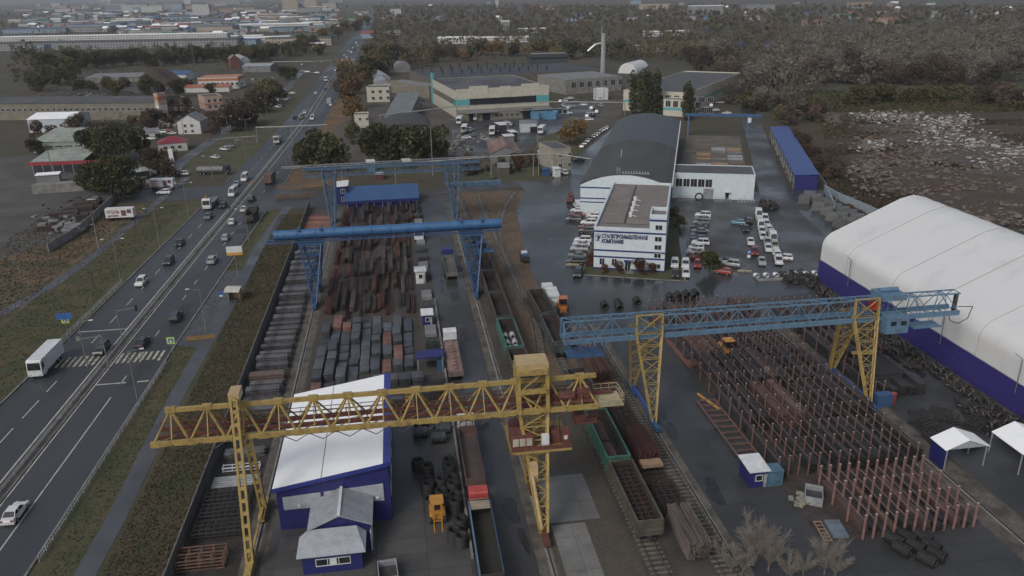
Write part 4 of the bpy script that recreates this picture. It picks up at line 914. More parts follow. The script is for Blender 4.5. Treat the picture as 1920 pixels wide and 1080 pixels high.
for i, (s, L) in enumerate(((-14.5, 7), (-6, 7.5), (-11, 3))):
    inst(('lp', i), lambda: stack(i, 1.4, L, .5 + .5 * (i == 1)), SLATE, 'plate_stack', Y(114.6 + i * .9 * (i < 2), s), YA + R(90), 'low dark plate stack lying crosswise, ' + ('nearest the fence side rail', 'nearest the truck lane', 'small one right behind the warehouse')[i], 'plate stack', 'steel plate stacks behind the white roofed warehouse')
for i in range(4):
    inst(('lpx', i), lambda: stack(i + 40, 2.0, 2.4, 1.5), SLATE, 'plate_stack', Y(122.5, -6.2 + i * 2.2), YA, f"square dark plate stack, {ORD[i]} from the fence in the row of four matching ones", 'plate stack', 'steel plate stacks behind the white roofed warehouse')
# crosswise bundles between the fence and the rail
t = 104.0; i = 0
while t < 206:
    w_ = rg.uniform(1.1, 1.9); h_ = rg.choice((.8, 1.2, 1.6)); L = rg.uniform(5.6, 6.3); k = i % 6
    key = ('pile', k)
    pink = i == 7
    def mk():
        b = MB(); n = 8; 
        for q in range(n):
            x = -1 + (q + .5) * 2 / n
            if q % 2: continue
            for lay in range(4): b.box(x - .1 + .02 * (lay % 2), x + .34, -3 + .09 * ((q * 7 + lay * 3) % 4), 3 - .09 * ((q * 5 + lay) % 4), .15 + lay * .25, .15 + lay * .25 + .16)
        for y in (-2, 2): b.box(-1, 1, y - .1, y + .1, 0, .15)
        return b
    inst(('pilep' if pink else 'pile', k), mk, PALER if pink else SHEETD, 'sheet_pile_bundle', Y(t, -25.3 + rg.uniform(-.2, .2)), YA + R(90) + rg.uniform(-.02, .02),
         f"{'pinkish' if pink else 'dark grey'} crosswise bundle along the fence, {ORD[i]} from the yellow crane", 'steel bundle', 'crosswise bundles between fence and crane rail', sc=(w_ / 2, L / 6, h_ / 1.1))
    t += w_ + rg.choice((1.0, 1.3, 1.9, 2.8)); i += 1
# open frames and pipes nearest the yellow leg
def frame_stack(w_, L, h_, nx, ny):
    b = MB()
    for z in np.arange(.2, h_, .45):
        for i in range(nx + 1): x = -w_ / 2 + w_ * i / nx; b.bar((x, -L / 2, z), (x, L / 2, z), .1)
        for j in range(ny + 1): y = -L / 2 + L * j / ny; b.bar((-w_ / 2, y, z), (w_ / 2, y, z), .1)
    for x in (-w_ / 2, w_ / 2):
        for y in (-L / 2, L / 2): b.bar((x, y, 0), (x, y, h_), .12)
    return b
for i, (t, w_) in enumerate(((86, 5.8), (89.5, 5.6), (93, 5.8))): inst(('fr', i), lambda: frame_stack(w_, 2.6, 1.4, 7, 3), STEEL_D, 'frame_stack', Y(t, -25.6), YA, f"black welded frame stack by the fence, {ORD[i]} from the bottom of the yard", 'frame stack', 'black frames behind the fence')
def pipes(n, L, r, lay=1, gap=.0):
    b = MB()
    for l in range(lay):
        for i in range(n - l): x = (i - (n - l - 1) / 2) * (2 * r + gap); b.tube((x, -L / 2, r + l * r * 1.75), (x, L / 2, r + l * r * 1.75), r, 8)
    return b
inst('whp', lambda: pipes(5, 6.2, .16, 1, .22), GALV, 'pipe_bundle', Y(97, -25.4, .1), YA + R(90), 'pale galvanised pipes laid crosswise behind the fence near the yellow leg', 'pipe bundle')
inst('whp2', lambda: frame_stack(5, .9, .8, 4, 1), WHITE, 'white_trestle', Y(100.2, -25.2), YA, 'white tube frame standing behind the fence near the yellow leg', 'frame')
inst('rfr', lambda: frame_stack(5.6, 2.6, 1.6, 4, 2), RUSTY, 'frame_stack', Y(80.5, -26.5), YA, 'rust red frame stack beside the near leg of the yellow crane', 'frame stack')
for i in range(6): inst(('rp', i % 2), lambda: pipes(6, 9, .2, 2), RUSTY, 'pipe_bundle', Y(222 + i * 2.6, -25.2), YA + R(84), f"rusty pipe bundle beyond the tube crane by the fence, {ORD[i]} towards the gate", 'pipe bundle', 'rusty pipes by the gate')
# boxes and trestles between stacks and lane
r5 = random.Random(5)
for i in range(16):
    t = 130 + i * 6.6; s = 3.0 + t * .004
    if 144 < t < 151 or 167 < t < 176: continue
    k = i % 3
    if k == 0: inst(('bs', k), lambda: stack(3, 2.6, 2.6, 1.0), STEEL_D, 'steel_crate', Y(t, s), YA, f"dark steel stack along the truck lane kerb, {ORD[i]} counting away from the blue canopy", 'steel stack', 'stacks along the truck lane')
    elif k == 1: inst(('bs', k), lambda: frame_stack(2.6, 3.4, 1.2, 2, 4), SLATE, 'welded_trestle', Y(t, s), YA, f"open grey frame along the truck lane kerb, {ORD[i]} counting away from the blue canopy", 'frame', 'stacks along the truck lane')
    else: inst(('bs', k), lambda: stack(8, 2.2, 4.4, .8), GROOF, 'sheet_stack', Y(t, s), YA, f"grey sheet stack along the truck lane kerb, {ORD[i]} counting away from the blue canopy", 'sheet stack', 'stacks along the truck lane')
for i, (t, s) in enumerate(((121, 1.6), (120.5, 4.0), (116.5, 1.2), (117, 3.6), (112.5, 3.8))):
    inst(('fs2', i % 2), lambda: frame_stack(1.8, 2.6, 1.0 + i % 2, 2, 3), STEEL_D, 'frame_stack', Y(t, s), YA, 'small dark frame stack near the blue canopy, ' + ('rear inner', 'rear kerbside', 'middle inner', 'middle kerbside', 'nearest')[i] + ' one', 'frame stack', 'frames by the canopy')
# low concrete kerb wall beside the truck lane
o = MB(); o.box(-.15, .15, 76, 160, 0, .7); o = o.build('kerb_wall', CONC); o.location = Y(0, 5.25); o.rotation_euler.z = YA; tag(o, 'long low concrete wall between the coils and the truck lane', 'wall')
# coils of wire rod standing on end in the coil yard
BLK = M('coil_black', (.010, .010, .011), .7, (.022, .02, .02), sc=.3, stretch=(.3, .3, 6), rnd=.2)
def coil(h_=1.6, r=.62, axis='z', n=9):
    b = MB()
    b.tube((0, 0, .05), (0, 0, h_ + .02), r + .13, 20, cap=False); b.tube((0, 0, .05), (0, 0, h_ + .02), r - .16, 16, cap=False)
    for i in range(n): b.ring((0, 0, .12 + h_ * i / n), r - .02 * (i % 2), .21, 20, 6, sq=.6)
    return b
cp = [(95.8, -.3), (93.6, 1.0), (91.2, .8), (89.4, .9), (86.6, 1.0), (90.2, 2.7), (88.2, 2.6), (86.0, 2.9), (95.4, 4.0), (93.2, 4.1), (91.0, 4.2), (89.0, 4.2), (87.0, 4.3), (85.2, 4.2), (79.8, 3.6), (81.2, 5.0 - .4), (78.6, 4.4)]
for i, (t, s) in enumerate(cp): inst(('coil', i % 2), lambda: coil(1.7 + .5 * (i % 2), .7), BLK, 'wire_coil', Y(t, s - .2), YA, f"black wire rod coil standing on end by the warehouse, {ORD[i]} of the coil yard", 'wire coil', 'black coils standing beside the warehouse')
for i, (t, s) in enumerate(((104.5, 0.2), (102.6, 2.8), (105, 3.6), (107, 3.2), (107.5, .4))):
    def mk(): 
        b = MB()
        for q in range(7): b.ring((-.9 + q * .3, 0, .9), .62, .22, 16, 6, ax='x')
        return b
    inst('coilh', mk, M('coil_slate', (.06, .07, .075), .5, (.035, .04, .042), sc=.5, rnd=.3), 'strip_coil', Y(t, s), YA, f"grey strip coil lying on its side behind the standing coils, {('far inner','near middle','middle','far kerbside','farthest inner')[i]} one", 'strip coil', 'strip coils behind the standing coils')
# coils in a heap at the lower right and behind the racks
def coilx():
    b = MB()
    for q in range(8): b.ring((0, -.9 + q * .25, .75), .58, .17, 16, 6, ax='y')
    return b
for i, (t, s) in enumerate(((70.3, 55.3), (70.6, 57.2), (68.7, 55.2), (68.9, 57.1), (67.2, 58.6), (66.6, 57.0), (70.2, 58.9), (68.6, 58.9))):
    inst('coilx', coilx, BLK, 'wire_coil', Y(t, s), YA + R(28), f"black wire coil lying in the heap below the racks, {('far inner','far middle','near inner','middle','nearest right','nearest','far right','right middle')[i]} one", 'wire coil', 'heap of black coils below the racks')
for i, (t, s) in enumerate(((149.5, 40.2), (150.2, 43.4), (148, 43.0), (150.5, 47.6), (151.5, 55.2), (152, 57.2), (152.3, 59.2), (152.6, 61.2), (150.8, 56.2), (151, 58.2), (151.2, 60.3))):
    inst('coilx', coilx, BLK, 'wire_coil', Y(t, s), YA, f"black coil at the courtyard end of the racks, {ORD[i]} from the orange loader", 'wire coil', 'black coils at the courtyard end of the racks')
for i in range(7): inst('coilg', coilx, GALV, 'steel_coil', Y(160.8 - i * .15, 79 + i * 2.3), YA, f"bright galvanised coil on the pallet by the hangar, {ORD[i]} from the office side", 'steel coil', 'bright coils on the long pallet', sc=(.9, .5, .8))
b = MB(); b.box(0, 13, -.8, .8, 0, .25); o = b.build('long_pallet', CONC); o.location = Y(158.8, 78.5); o.rotation_euler.z = YA; tag(o, 'long pale pallet under bright coils beside the hangar', 'pallet')
# heaps of dark bundles along the hangar wall
def heap(seed, n=9):
    r = random.Random(seed); b = MB()
    for i in range(n):
        x, y = r.uniform(-1.1, 1.1), r.uniform(-1.6, 1.6); 
        if r.random() < .5: b.ring((x, y, .35 + r.random() * .5), r.uniform(.45, .7), .2, 12, 5, ax=r.choice('xyz'))
        else: a = r.uniform(-.4, .4); b.bar((x - 1.6 * math.sin(a), y - 1.6, .3 + r.random() * .6), (x + 1.6 * math.sin(a), y + 1.6, .3 + r.random() * .7), r.uniform(.2, .5), r.uniform(.2, .5))
    return b
HEAPM = M('heap_dark', (.045, .042, .038), .6, (.025, .022, .02), sc=.6, rnd=.35, fine=.2)
for k in range(5): MESHES[('heap', k)] = heap(k + 3).mesh('scrap_bundle', HEAPM)
for i in range(36):
    t = 153 - i * 2.15; s = 89.0 + rg.uniform(-.4, .3) if i < 60 else 0
    for lane in (0, 1):
        if lane and (i < 6 or rg.random() < .25): continue
        inst(('heap', rg.randrange(5)), lambda: heap(rg.randrange(99)), HEAPM, 'scrap_bundle', Y(t, s - lane * 3.1), YA + rg.uniform(-.2, .2), f"dark steel bundle heap along the hangar wall, {ORD[i]} from the courtyard{' in the outer row' if lane else ''}", 'steel heap', 'dark bundle heaps along the hangar wall')
for i in range(9): inst(('heap', i % 5), None, None, 'scrap_bundle', Y(160 - (i % 3) * 2.2, 88.5 + (i // 3) * 2.2 - 3), YA + i, f"dark coil heap at the hangar corner, {ORD[i]} from the bright coils", 'steel heap', 'dark heaps at the hangar corner', sc=(.8, .8, 1.1))
# odd things on the hangar road
b = MB(); b.box(-2.6, 2.6, -3.3, 3.3, 0, 2.5); b.box(-2.7, 2.7, -3.4, 3.4, 2.5, 2.62, 1); o = b.build('steel_shed', [STEEL_D, M('shed_roof_black', (.025, .025, .026), .8)]); o.location = Y(110, 77.2); o.rotation_euler.z = YA; tag(o, 'black flat roofed steel shed beside the right crane rail', 'shed')
b = MB(); b.box(-1.3, 1.3, -.7, .7, 0, 2.2); o = b.build('blue_container', CBLUE); o.location = Y(101.5, 73.2); o.rotation_euler.z = YA; tag(o, 'small blue cabinet by the foot of the yellow leg near the hangar', 'cabinet')
b = MB(); b.tube((0, 0, 0), (0, 0, 1.9), .45, 12); b.tube((0, 0, 1.9), (0, 0, 2.1), .3, 12, r2=.1); o = b.build('red_tank', paint('tank_red', (.28, .05, .04))); o.location = Y(101.8, 75.2); tag(o, 'small red tank beside the blue cabinet near the hangar road', 'tank')
for i, (t, s) in enumerate(((97, 77), (94.5, 75.5), (92, 77.5), (98, 81), (95, 80), (90.5, 75), (88.5, 78.5), (93, 83), (96, 85.5))):
    inst(('fr5', i % 3), lambda: frame_stack(2.4, 3.2, .7 + .4 * (i % 3), 3, 4), STEEL_D, 'welded_trestle', Y(t, s), YA + R(i * 17), f"dark steel frame lying on the hangar road, {ORD[i]} from the red tank", 'frame', 'dark frames on the hangar road')
# --- pipe racks
def rack(name, label, s, ts_, h_, mat, barz, group, contents=True):
    o = thing(name, label, 'pipe rack', Y(0, s), YA, group)
    rr_ = .17 if 'short' in name + label else .13
    b = MB(); b.tube((0, 0, 0), (0, 0, h_), rr_, 7); b.tube((0, 0, h_ + .001), (0, 0, h_ + .06), rr_, 7, m=1); me = b.mesh('post', [mat, M('post_cap', (.42, .32, .28), .6)])
    for t in ts_:
        q = bpy.data.objects.new('post', me); COL.objects.link(q); setpar(q, o); q.location = (0, t, 0)
    b = MB()
    for z in barz: b.bar((0, ts_[0], z), (0, ts_[-1], z), .1)
    b.build('top_rail', mat, o)
    return o
TA = [71.8, 75.3, 78.8, 82.4]
for k in range(12):
    rack('pipe_rack', f"short pink pipe rack lane nearest the camera, {ORD[k]} from the road side", 52.2 + k * 1.33, TA if k > 1 else TA[1 - k + 0:] if k else TA, 3.5, PINKR, (2.7,), 'short pink racks nearest the camera')
TB = [85.4 + i * 4.15 for i in range(15)]
for k in range(15):
    tb = TB if k > 3 else TB[:3 + 0] + TB[3:] 
    rack('pipe_rack', f"long pipe rack lane under the light blue crane, {ORD[k]} from the road side", 47.9 + k * 1.45, tb, 3.5, DARKR, (2.7,), 'long pipe racks under the light blue crane')
TCs = [103 + i * 4.6 for i in range(9)]
for k in range(7): rack('pipe_rack', f"rack lane beyond the right crane rail, {ORD[k]} from that rail", 72.6 + k * 1.6, TCs[(3 if k > 1 else 0):], 3.5, DARKR, (2.6,), 'racks between the right rail and the hangar')
for i, t in enumerate((78.5, 82.5, 86.5)):
    pass
def bars(seed, L=11, w_=1.0, h_=1.2):
    r = random.Random(seed); b = MB(); n = 7; m_ = max(2, int(h_ / .17))
    for l in range(m_):
        for i in range(n):
            x = -w_ / 2 + (i + .5) * w_ / n + (l % 2) * .03; a = r.uniform(-.25, .25); 
            b.box(x - .05, x + .05, -L / 2 + a, L / 2 + a, .2 + l * .17, .2 + l * .17 + .11)
    return b
for k in range(15):
    for j in range(5):
        if rg.random() < .08: continue
        v = rg.randrange(4); h_ = (.7, 1.4, 2.0, 2.5)[v]; pale = rg.random() < .2
        inst(('bars', v, pale), lambda: bars(v, 11, 1.05, h_), (PALER if pale else REBAR), 'bar_bundle', Y(91.2 + j * 12.1 + rg.uniform(-.5, .5), 48.65 + k * 1.45), YA, f"{'reddish' if pale else 'dark'} bar bundle, {ORD[k]} rack lane from the road, {ORD[j]} bay from the near end", 'bar bundle', 'bar bundles lying in the long racks')
for k in range(11):
    v = rg.randrange(3); h_ = (.4, .7, 1.1)[v]
    if k in (5,): continue
    inst(('barn', v, k % 3 == 0), lambda: bars(v + 9, 9.5, .9, h_), REBAR if k % 3 else PALER, 'bar_bundle', Y(77 + rg.uniform(-.6, .6), 52.9 + k * 1.33), YA, f"{'dark' if k % 3 else 'reddish'} bar bundle in the short near racks, {ORD[k]} gap from the road", 'bar bundle', 'bar bundles in the short near racks')
for k in range(6):
    for j in range(3): inst(('bars', 1 + (k + j) % 2, False), lambda: bars(1, 11, 1.05, 1.0), REBAR, 'bar_bundle', Y(109 + j * 13, 73.4 + k * 1.6), YA, f"dark bar bundle beyond the right rail, {ORD[k]} lane, {ORD[j]} bay from the camera end", 'bar bundle', 'bar bundles beyond the right rail')
# small pipes with open ends, orange beam, ladder, skip, timber
inst('ob', lambda: (lambda b: b.box(-.15, .15, -3, 3, .1, .4) and b or b)(MB()), paint('orange_beam', (.45, .25, .07)), 'orange_beam', Y(107, 46.6), YA + R(16), 'single orange yellow beam lying at the edge of the racks', 'beam')
def low_rack(): 
    b = MB(); b.bar((0, -10, .35), (0, 10, .35), .25); b.bar((3, -10, .35), (3, 10, .35), .25)
    for i in range(13): b.bar((0, -10 + i * 20 / 12, .3), (3, -10 + i * 20 / 12, .3), .18, .25)
    return b
inst('lr', low_rack, DARKR, 'low_rack', Y(97.5, 44.7), YA, 'empty low rust coloured ground rack along the rack road', 'ground rack', 'low ground racks by the rack road')
inst('lr', low_rack, DARKR, 'low_rack', Y(131, 47.6), YA, 'far low rust coloured ground rack near the light blue cage', 'ground rack', 'low ground racks by the rack road', sc=(.8, .7, 1))
inst('rp9', lambda: pipes(9, 11, .11, 3), RUSTY, 'pipe_bundle', Y(125, 48.5), YA + R(3), 'reddish pipe bundle lying in front of the rack lanes', 'pipe bundle')
SK = thing('skip', 'grey open topped steel skip beside the near racks', 'skip', Y(80.2, 50.3), YA + R(-28))
b = MB(); b.hexa([(-1.0, -1.3, .1), (1.0, -1.3, .1), (1.0, 1.3, .1), (-1.0, 1.3, .1)], [(-1.05, -1.45, .16), (1.05, -1.45, .16), (1.05, 1.45, .16), (-1.05, 1.45, .16)])
for x0, x1, y0, y1 in ((-1.1, 1.1, -1.5, -1.42), (-1.1, 1.1, 1.42, 1.5), (-1.1, -1.02, -1.42, 1.42), (1.02, 1.1, -1.42, 1.42)): b.box(x0, x1, y0, y1, .05, 1.35)
b.build('body', GALV, SK); b = MB(); b.box(-1.0, 1.0, -1.4, 1.4, .17, .5); b.build('rubbish', STEEL_D, SK)
SK2 = dup(SK, Y(74.5, -4.6), YA + R(5), 'grey steel skip on the concrete beside the entrance lodge')
b = MB(); r = random.Random(4); 
for i in range(10): b.cbox((r.uniform(-.9, .9), r.uniform(-1.3, 1.3), .3 + r.random() * .3), (r.uniform(.3, 1.2), r.uniform(.3, 1), .35), r.random() * 3)
o = b.build('rubbish_heap', M('rubbish_pale', (.3, .27, .2), .8, (.12, .14, .12), sc=.4)); o.location = Y(80.3, 48.2); o.rotation_euler.z = .3; tag(o, 'heap of pale rags and boxes next to the grey skip', 'rubbish heap')
inst('bl', lambda: stack(4, 1.9, 3.2, .45), paint('sheet_slate', (.15, .19, .23), dirt=.4), 'sheet_stack', Y(73.9, 50.0), YA + R(-8), 'blue grey sheet stack on the road below the racks', 'sheet stack')
inst('tl', lambda: frame_stack(.9, 3.6, .3, 1, 5), WOOD, 'timber_crate', Y(73.9, 48.2), YA + R(-8), 'pale wooden frame beside the blue grey sheet stack', 'timber frame')
for i, (t, s) in enumerate(((111, 58), (98.5, 57.2))): inst('lad', lambda: (lambda b: [b.bar((-.3, 0, 0), (-.3, 0, 3.6), .07), b.bar((.3, 0, 0), (.3, 0, 3.6), .07)] + [b.bar((-.3, 0, .3 + q * .4), (.3, 0, .3 + q * .4), .06) for q in range(9)] and b)(MB()), GALV, 'ladder', Y(t, s), YA, ('pale ladder standing among the racks, farther one', 'pale ladder standing among the racks, nearer one')[i], 'ladder')
# --- goods in the materials yard behind the annex
r6 = random.Random(6)
for i in range(11):
    for j in range(3):
        if r6.random() < .12: continue
        c = r6.choice((GALV, WOOD, PALER, GALV, GROOF)); nm = {GALV: 'silver', WOOD: 'tan', PALER: 'brown', GROOF: 'grey'}[c]
        inst(('mat', i % 4, nm), lambda: stack(i, 1.6, 5.5, .5 + .3 * (i % 3)), c, 'sheet_stack', B(270 + i * 6.2, 6 + j * 6.0), BA + R(90), f"{nm} sheet stack in the yard behind the annex, {ORD[i]} row, {ORD[j]} from the hall", 'sheet stack', 'stacks in the materials yard behind the annex')
for i in range(16): 
    inst(('cratel', i % 3), lambda: stack(i + 3, 2.4, 2.6, 1.9), GROOF, 'crate_stack', B(270 + i * 5.6, 35.5 + (i % 2)), BA, f"dark crate stack under the bright blue roof, {ORD[i]} from the near end", 'crate stack', 'crates under the bright blue roof')
CRT = M('crate_grey', (.15, .155, .15), .7, (.08, .085, .085), sc=1.5, stretch=(1, 1, 4), rnd=.25)
cr = [(1528, 378), (1541, 384), (1555, 390), (1534, 394), (1550, 402), (1566, 396), (1580, 402), (1560, 413), (1577, 414), (1594, 408), (1573, 425), (1590, 424), (1606, 416), (1517, 372), (1508, 381)]
for i, (x, y) in enumerate(cr): inst(('cr', i % 3), lambda: stack(i + 13, 3.3, 3.3, 2.2), CRT, 'crate_stack', P(x, y), BA + R(-14), f"grey stack of galvanised crates by the perimeter wall, {ORD[i]} counting towards the hangar", 'crate stack', 'crate stacks by the perimeter wall')
for i, (x, y) in enumerate(((1275, 375), (1382, 377), (1405, 376))):
    inst(('gp', i % 2), lambda: frame_stack(5.0, 1.6, 1.1, 5, 1), GALV, 'mesh_pallet', B(247.5, (.5, 11.5, 18.5)[i]), BA, 'galvanised frame pallet in front of the annex, ' + ('nearest the hall', 'by the roller door', 'at the outer corner')[i], 'frame pallet', 'pallets before the annex')
b = MB(); b.ring((0, 0, 1.3), 1.1, .25, 20, 6, ax='y'); o = b.build('cable_ring', STEEL_D); o.location = B(247.8, 4.2); tag(o, 'big dark cable ring leaning against the annex wall', 'cable ring')
for i in range(8): inst(('heap', i % 5), None, None, 'scrap_bundle', B(246 - (i % 4) * 2.2, 23.5 + (i // 4) * 2.3), i * .7, f"grey scrap heap at the corner of the annex, {ORD[i]} towards the car park", 'scrap heap', 'scrap heaps at the annex corner', sc=(.8, .8, 1.3))
# ------------------------------------------------------------------ wagons
def gondola(side, label, loc, rz, group=None, rusty=False):
    o = thing('gondola_wagon', label, 'railway wagon', loc, rz, group)
    W_, L_, zf, zt = 3.1, 12.9, 1.35, 3.4; w2, l2 = W_ / 2, L_ / 2
    inn = M('gondola_inside', (.032, .028, .027), .85, (.05, .038, .032), sc=1)
    b = MB(); b.box(-w2 + .1, w2 - .1, -l2 + .1, l2 - .1, zf - .15, zf + .02); b.build('floor', inn, o)
    for sg in (-1, 1):
        b = MB(); b.box(sg * w2 - .05, sg * w2 + .05, -l2, l2, zf - .1, zt, 0); b.box(sg * (w2 - .11) - .05, sg * (w2 - .11) + .04, -l2 + .1, l2 - .1, zf, zt - .1, 1)
        for i in range(8): y = -l2 + .1 + i * (L_ - .2) / 7; b.box(sg * (w2 + .13) - .08, sg * (w2 + .13) + .08, y - .09, y + .09, zf - .1, zt)
        b.box(sg * w2 - .1, sg * w2 + .14, -l2, l2, zt, zt + .12); b.build('side_wall', [side, inn], o)
        b = MB(); b.box(-w2 - .05, w2 + .05, sg * l2 - .05, sg * l2 + .05, zf - .1, zt, 0); b.box(-w2 + .1, w2 - .1, sg * (l2 - .1) - .04, sg * (l2 - .1) + .05, zf, zt - .1, 1); b.box(-w2 - .1, w2 + .1, sg * l2 - .12, sg * l2 + .1, zt + .001, zt + .125)
        for z in (1.9, 2.6): b.box(-w2, w2, sg * (l2 + .1) - .06, sg * (l2 + .1) + .06, z, z + .12)
        b.build('end_wall', [side, inn], o)
        b = MB(); b.box(-1, 1, sg * 4.3 - 1.1, sg * 4.3 + 1.1, .55, .95)
        for x in (-.76, .76):
            for y in (-.92, .92): b.tube((x - .07, sg * 4.3 + y, .5), (x + .07, sg * 4.3 + y, .5), .475, 12)
        b.build('bogie', STEEL_D, o)
        b = MB(); b.box(-.15, .15, min(sg * l2, sg * (l2 + .55)), max(sg * l2, sg * (l2 + .55)), .9, 1.15); b.build('coupler', STEEL_D, o)
    b = MB(); b.box(-.35, .35, -l2, l2, .9, 1.19); b.build('centre_sill', STEEL_D, o)
    return o
GG = M('wagon_green', (.055, .16, .125), .6, (.04, .10, .08), sc=1.5, fine=.1); GD = M('wagon_dark', (.045, .05, .048), .7, (.07, .06, .05), sc=1.5, fine=.1); GB = M('wagon_olive', (.085, .082, .06), .75, (.05, .048, .038), sc=1.5, fine=.12); GGR = M('wagon_grey', (.07, .085, .088), .7, (.04, .046, .046), sc=1.5)
PI = [(81.2, GB, 'olive brown gondola wagon full of black frames, nearest of its train'), (95.1, GG, 'turquoise green gondola wagon with long pipes inside, beside the crane leg'), (109.0, GGR, 'empty slate gondola wagon right behind the turquoise one'), (132.8, GGR, 'slate gondola wagon at the foot of the light blue bridge end'), (146.7, GD, 'dark gondola wagon last before the white blocks on the bank')]
for t, m_, lb in PI: gondola(m_, lb, Y(t, 26.4, .42), YA if t < 140 else YA + .03, 'gondolas on the middle track')
fa = [(104.0, GD, 'black gondola beside the yellow crane tower, nearest of the far train'), (118.5, GD, 'dark gondola just beyond the yellow crane truss'), (132.4, GG, 'green gondola carrying bright coils beside the brown bank'), (146.3, GD, 'black empty gondola, next after the coil wagon'), (160.2, GD, 'black gondola beside the foot of the tube crane'), (174.1, GGR, 'grey gondola just behind the tube crane leg'), (188.0, GD, 'dark gondola last of the train beyond the tube girder')]
for t, m_, lb in fa[1:]: gondola(m_, lb, Y(t, 17.8, .42), YA, 'gondolas on the track beside the truck lane')
for i, (dx, dy) in enumerate(((-.7, 2.2), (.7, 2.4), (-.7, -1.0), (.7, -.8), (-.6, -3.6), (.6, -3.4))):
    o = inst('coilw', coilx, GALV, 'steel_coil', Y(131.5 + dy, 17.8 + dx, 1.8), YA, f"bright steel coil inside the green wagon, {ORD[i]} from its far end", 'steel coil', 'bright coils in the green wagon', sc=(.75, .75, .75))
inst('pw', lambda: pipes(5, 5.6, .16, 2), PALER, 'pipe_bundle', Y(98.1, 26.4, 1.8), YA, 'brown pipe bundle in the far half of the turquoise wagon', 'pipe bundle')
inst('pw', lambda: pipes(5, 5.6, .16, 2), PALER, 'pipe_bundle', Y(92.0, 26.4, 1.8), YA, 'brown pipe bundle in the near half of the turquoise wagon', 'pipe bundle')
BLKF = M('frame_black', (.035, .028, .026), .7, (.06, .035, .03), sc=1)
inst('fw', lambda: frame_stack(2.6, 12.2, 1.9, 3, 13), BLKF, 'frame_load', Y(81.2, 26.4, 1.8), YA, 'black welded frames filling the olive brown wagon', 'frame load')
# flat wagons and frames on the track left of the sleepers
def flat_load(label, t, L, h_, mat, kind, s=31.4):
    inst(('fl', label), (lambda: frame_stack(2.9, L, h_, 3, int(L / 1.1))) if kind == 'frame' else (lambda: stack(int(t), 2.9, L, h_)) if kind == 'stack' else (lambda: beam_bundle(int(t), L, 9, max(3, int(h_ / .32)), .26, .06, .28)), mat, kind + '_load', Y(t, s, .2), YA, label, 'steel load', 'loads between the middle track and the sleepers')
flat_load('rusty bar stack on the ground beside the slate wagon, farthest of the row', 131, 9, 2.6, BROWN, 'pipe'); flat_load('rusty long section stack next to the light blue bridge end', 120.6, 9, 2.8, RUSTY, 'pipe')
flat_load('dark open frame stack along the blue sill of the crane', 104.0, 12, 1.8, BLKF, 'frame'); flat_load('rust brown section stack in front of the frame stack', 94.0, 7.0, 3.0, RUSTY, 'pipe')
flat_load('black frame pieces with pale timber, mid row', 87.6, 4.5, 1.0, BLKF, 'frame'); flat_load('black frame stack between timber and rusty pipes', 82.6, 5.5, 1.8, BLKF, 'frame'); flat_load('rusty pipe stack nearest the bare shrubs', 75.2, 7.6, 2.6, BROWN, 'pipe')
inst('tb', lambda: stack(6, 3.0, 1.6, .5), WOOD, 'timber_stack', Y(89.6, 31.3, 1.3), YA, 'pale timber planks on top of the black frames', 'timber stack')
# ------------------------------------------------------------------ trucks
CARW = {}
def wheel(b, x, y, r=.5, w_=.32, m=0): b.tube((x - w_ / 2, y, r), (x + w_ / 2, y, r), r, 12, m=m)
def wheel_parts(o, xs, ys, r, w_=.3):
    for y in ys:
        for x in xs:
            if ('wh', r, w_) not in MESHES:
                b = MB(); b.tube((-w_ / 2, 0, 0), (w_ / 2, 0, 0), r, 12); b.tube((-w_ / 2 - .02, 0, 0), (w_ / 2 + .02, 0, 0), r * .5, 8, m=1); MESHES[('wh', r, w_)] = b.mesh('wheel', [RUBBER, GALV])
            q = bpy.data.objects.new('wheel', MESHES[('wh', r, w_)]); COL.objects.link(q); setpar(q, o); q.location = (x, y, r)
def cab(o, y0, mat, h_=2.9, L=2.1, w_=2.45, zb=.7):
    """forward-control cab whose front is at y0 + L, local +y is ahead"""
    b = MB(); w2 = w_ / 2
    b.extr([(y0, zb), (y0 + L, zb), (y0 + L, zb + 1.0), (y0 + L - .22, zb + h_ - .25), (y0 + L - .5, zb + h_), (y0 + .1, zb + h_), (y0, zb + h_ - .15)], -w2, w2); CB = b.build('cab', mat, o)
    b = MB(); b.hexa([(-w2 + .15, y0 + L - .01, zb + 1.15), (w2 - .15, y0 + L - .01, zb + 1.15), (w2 - .15, y0 + L + .03, zb + 1.15), (-w2 + .15, y0 + L + .03, zb + 1.15)], [(-w2 + .2, y0 + L - .2, zb + h_ - .45), (w2 - .2, y0 + L - .2, zb + h_ - .45), (w2 - .2, y0 + L - .14, zb + h_ - .45), (-w2 + .2, y0 + L - .14, zb + h_ - .45)]); b.build('windscreen', GLASS, CB)
    b = MB()
    for sg in (-1, 1): b.box(sg * w2 - .015, sg * w2 + .015, y0 + .8, y0 + L - .35, zb + 1.2, zb + h_ - .5)
    b.build('side_window', GLASS, CB)
    for sg in (-1, 1):
        b = MB(); b.box(sg * .85 - .18, sg * .85 + .18, y0 + L - .01, y0 + L + .05, zb + .15, zb + .38); b.build('headlight', M('lamp_glass', (.5, .5, .48), .2), CB)
        b = MB(); b.box(sg * (w2 + .2) - .1, sg * (w2 + .2) + .1, y0 + L - .25, y0 + L - .15, zb + 1.2, zb + 1.9); b.build('mirror', RUBBER, CB)
def chassis(o, y0, y1): b = MB(); b.box(-.45, .45, y0, y1, .65, .95); b.build('chassis', STEEL_D, o)
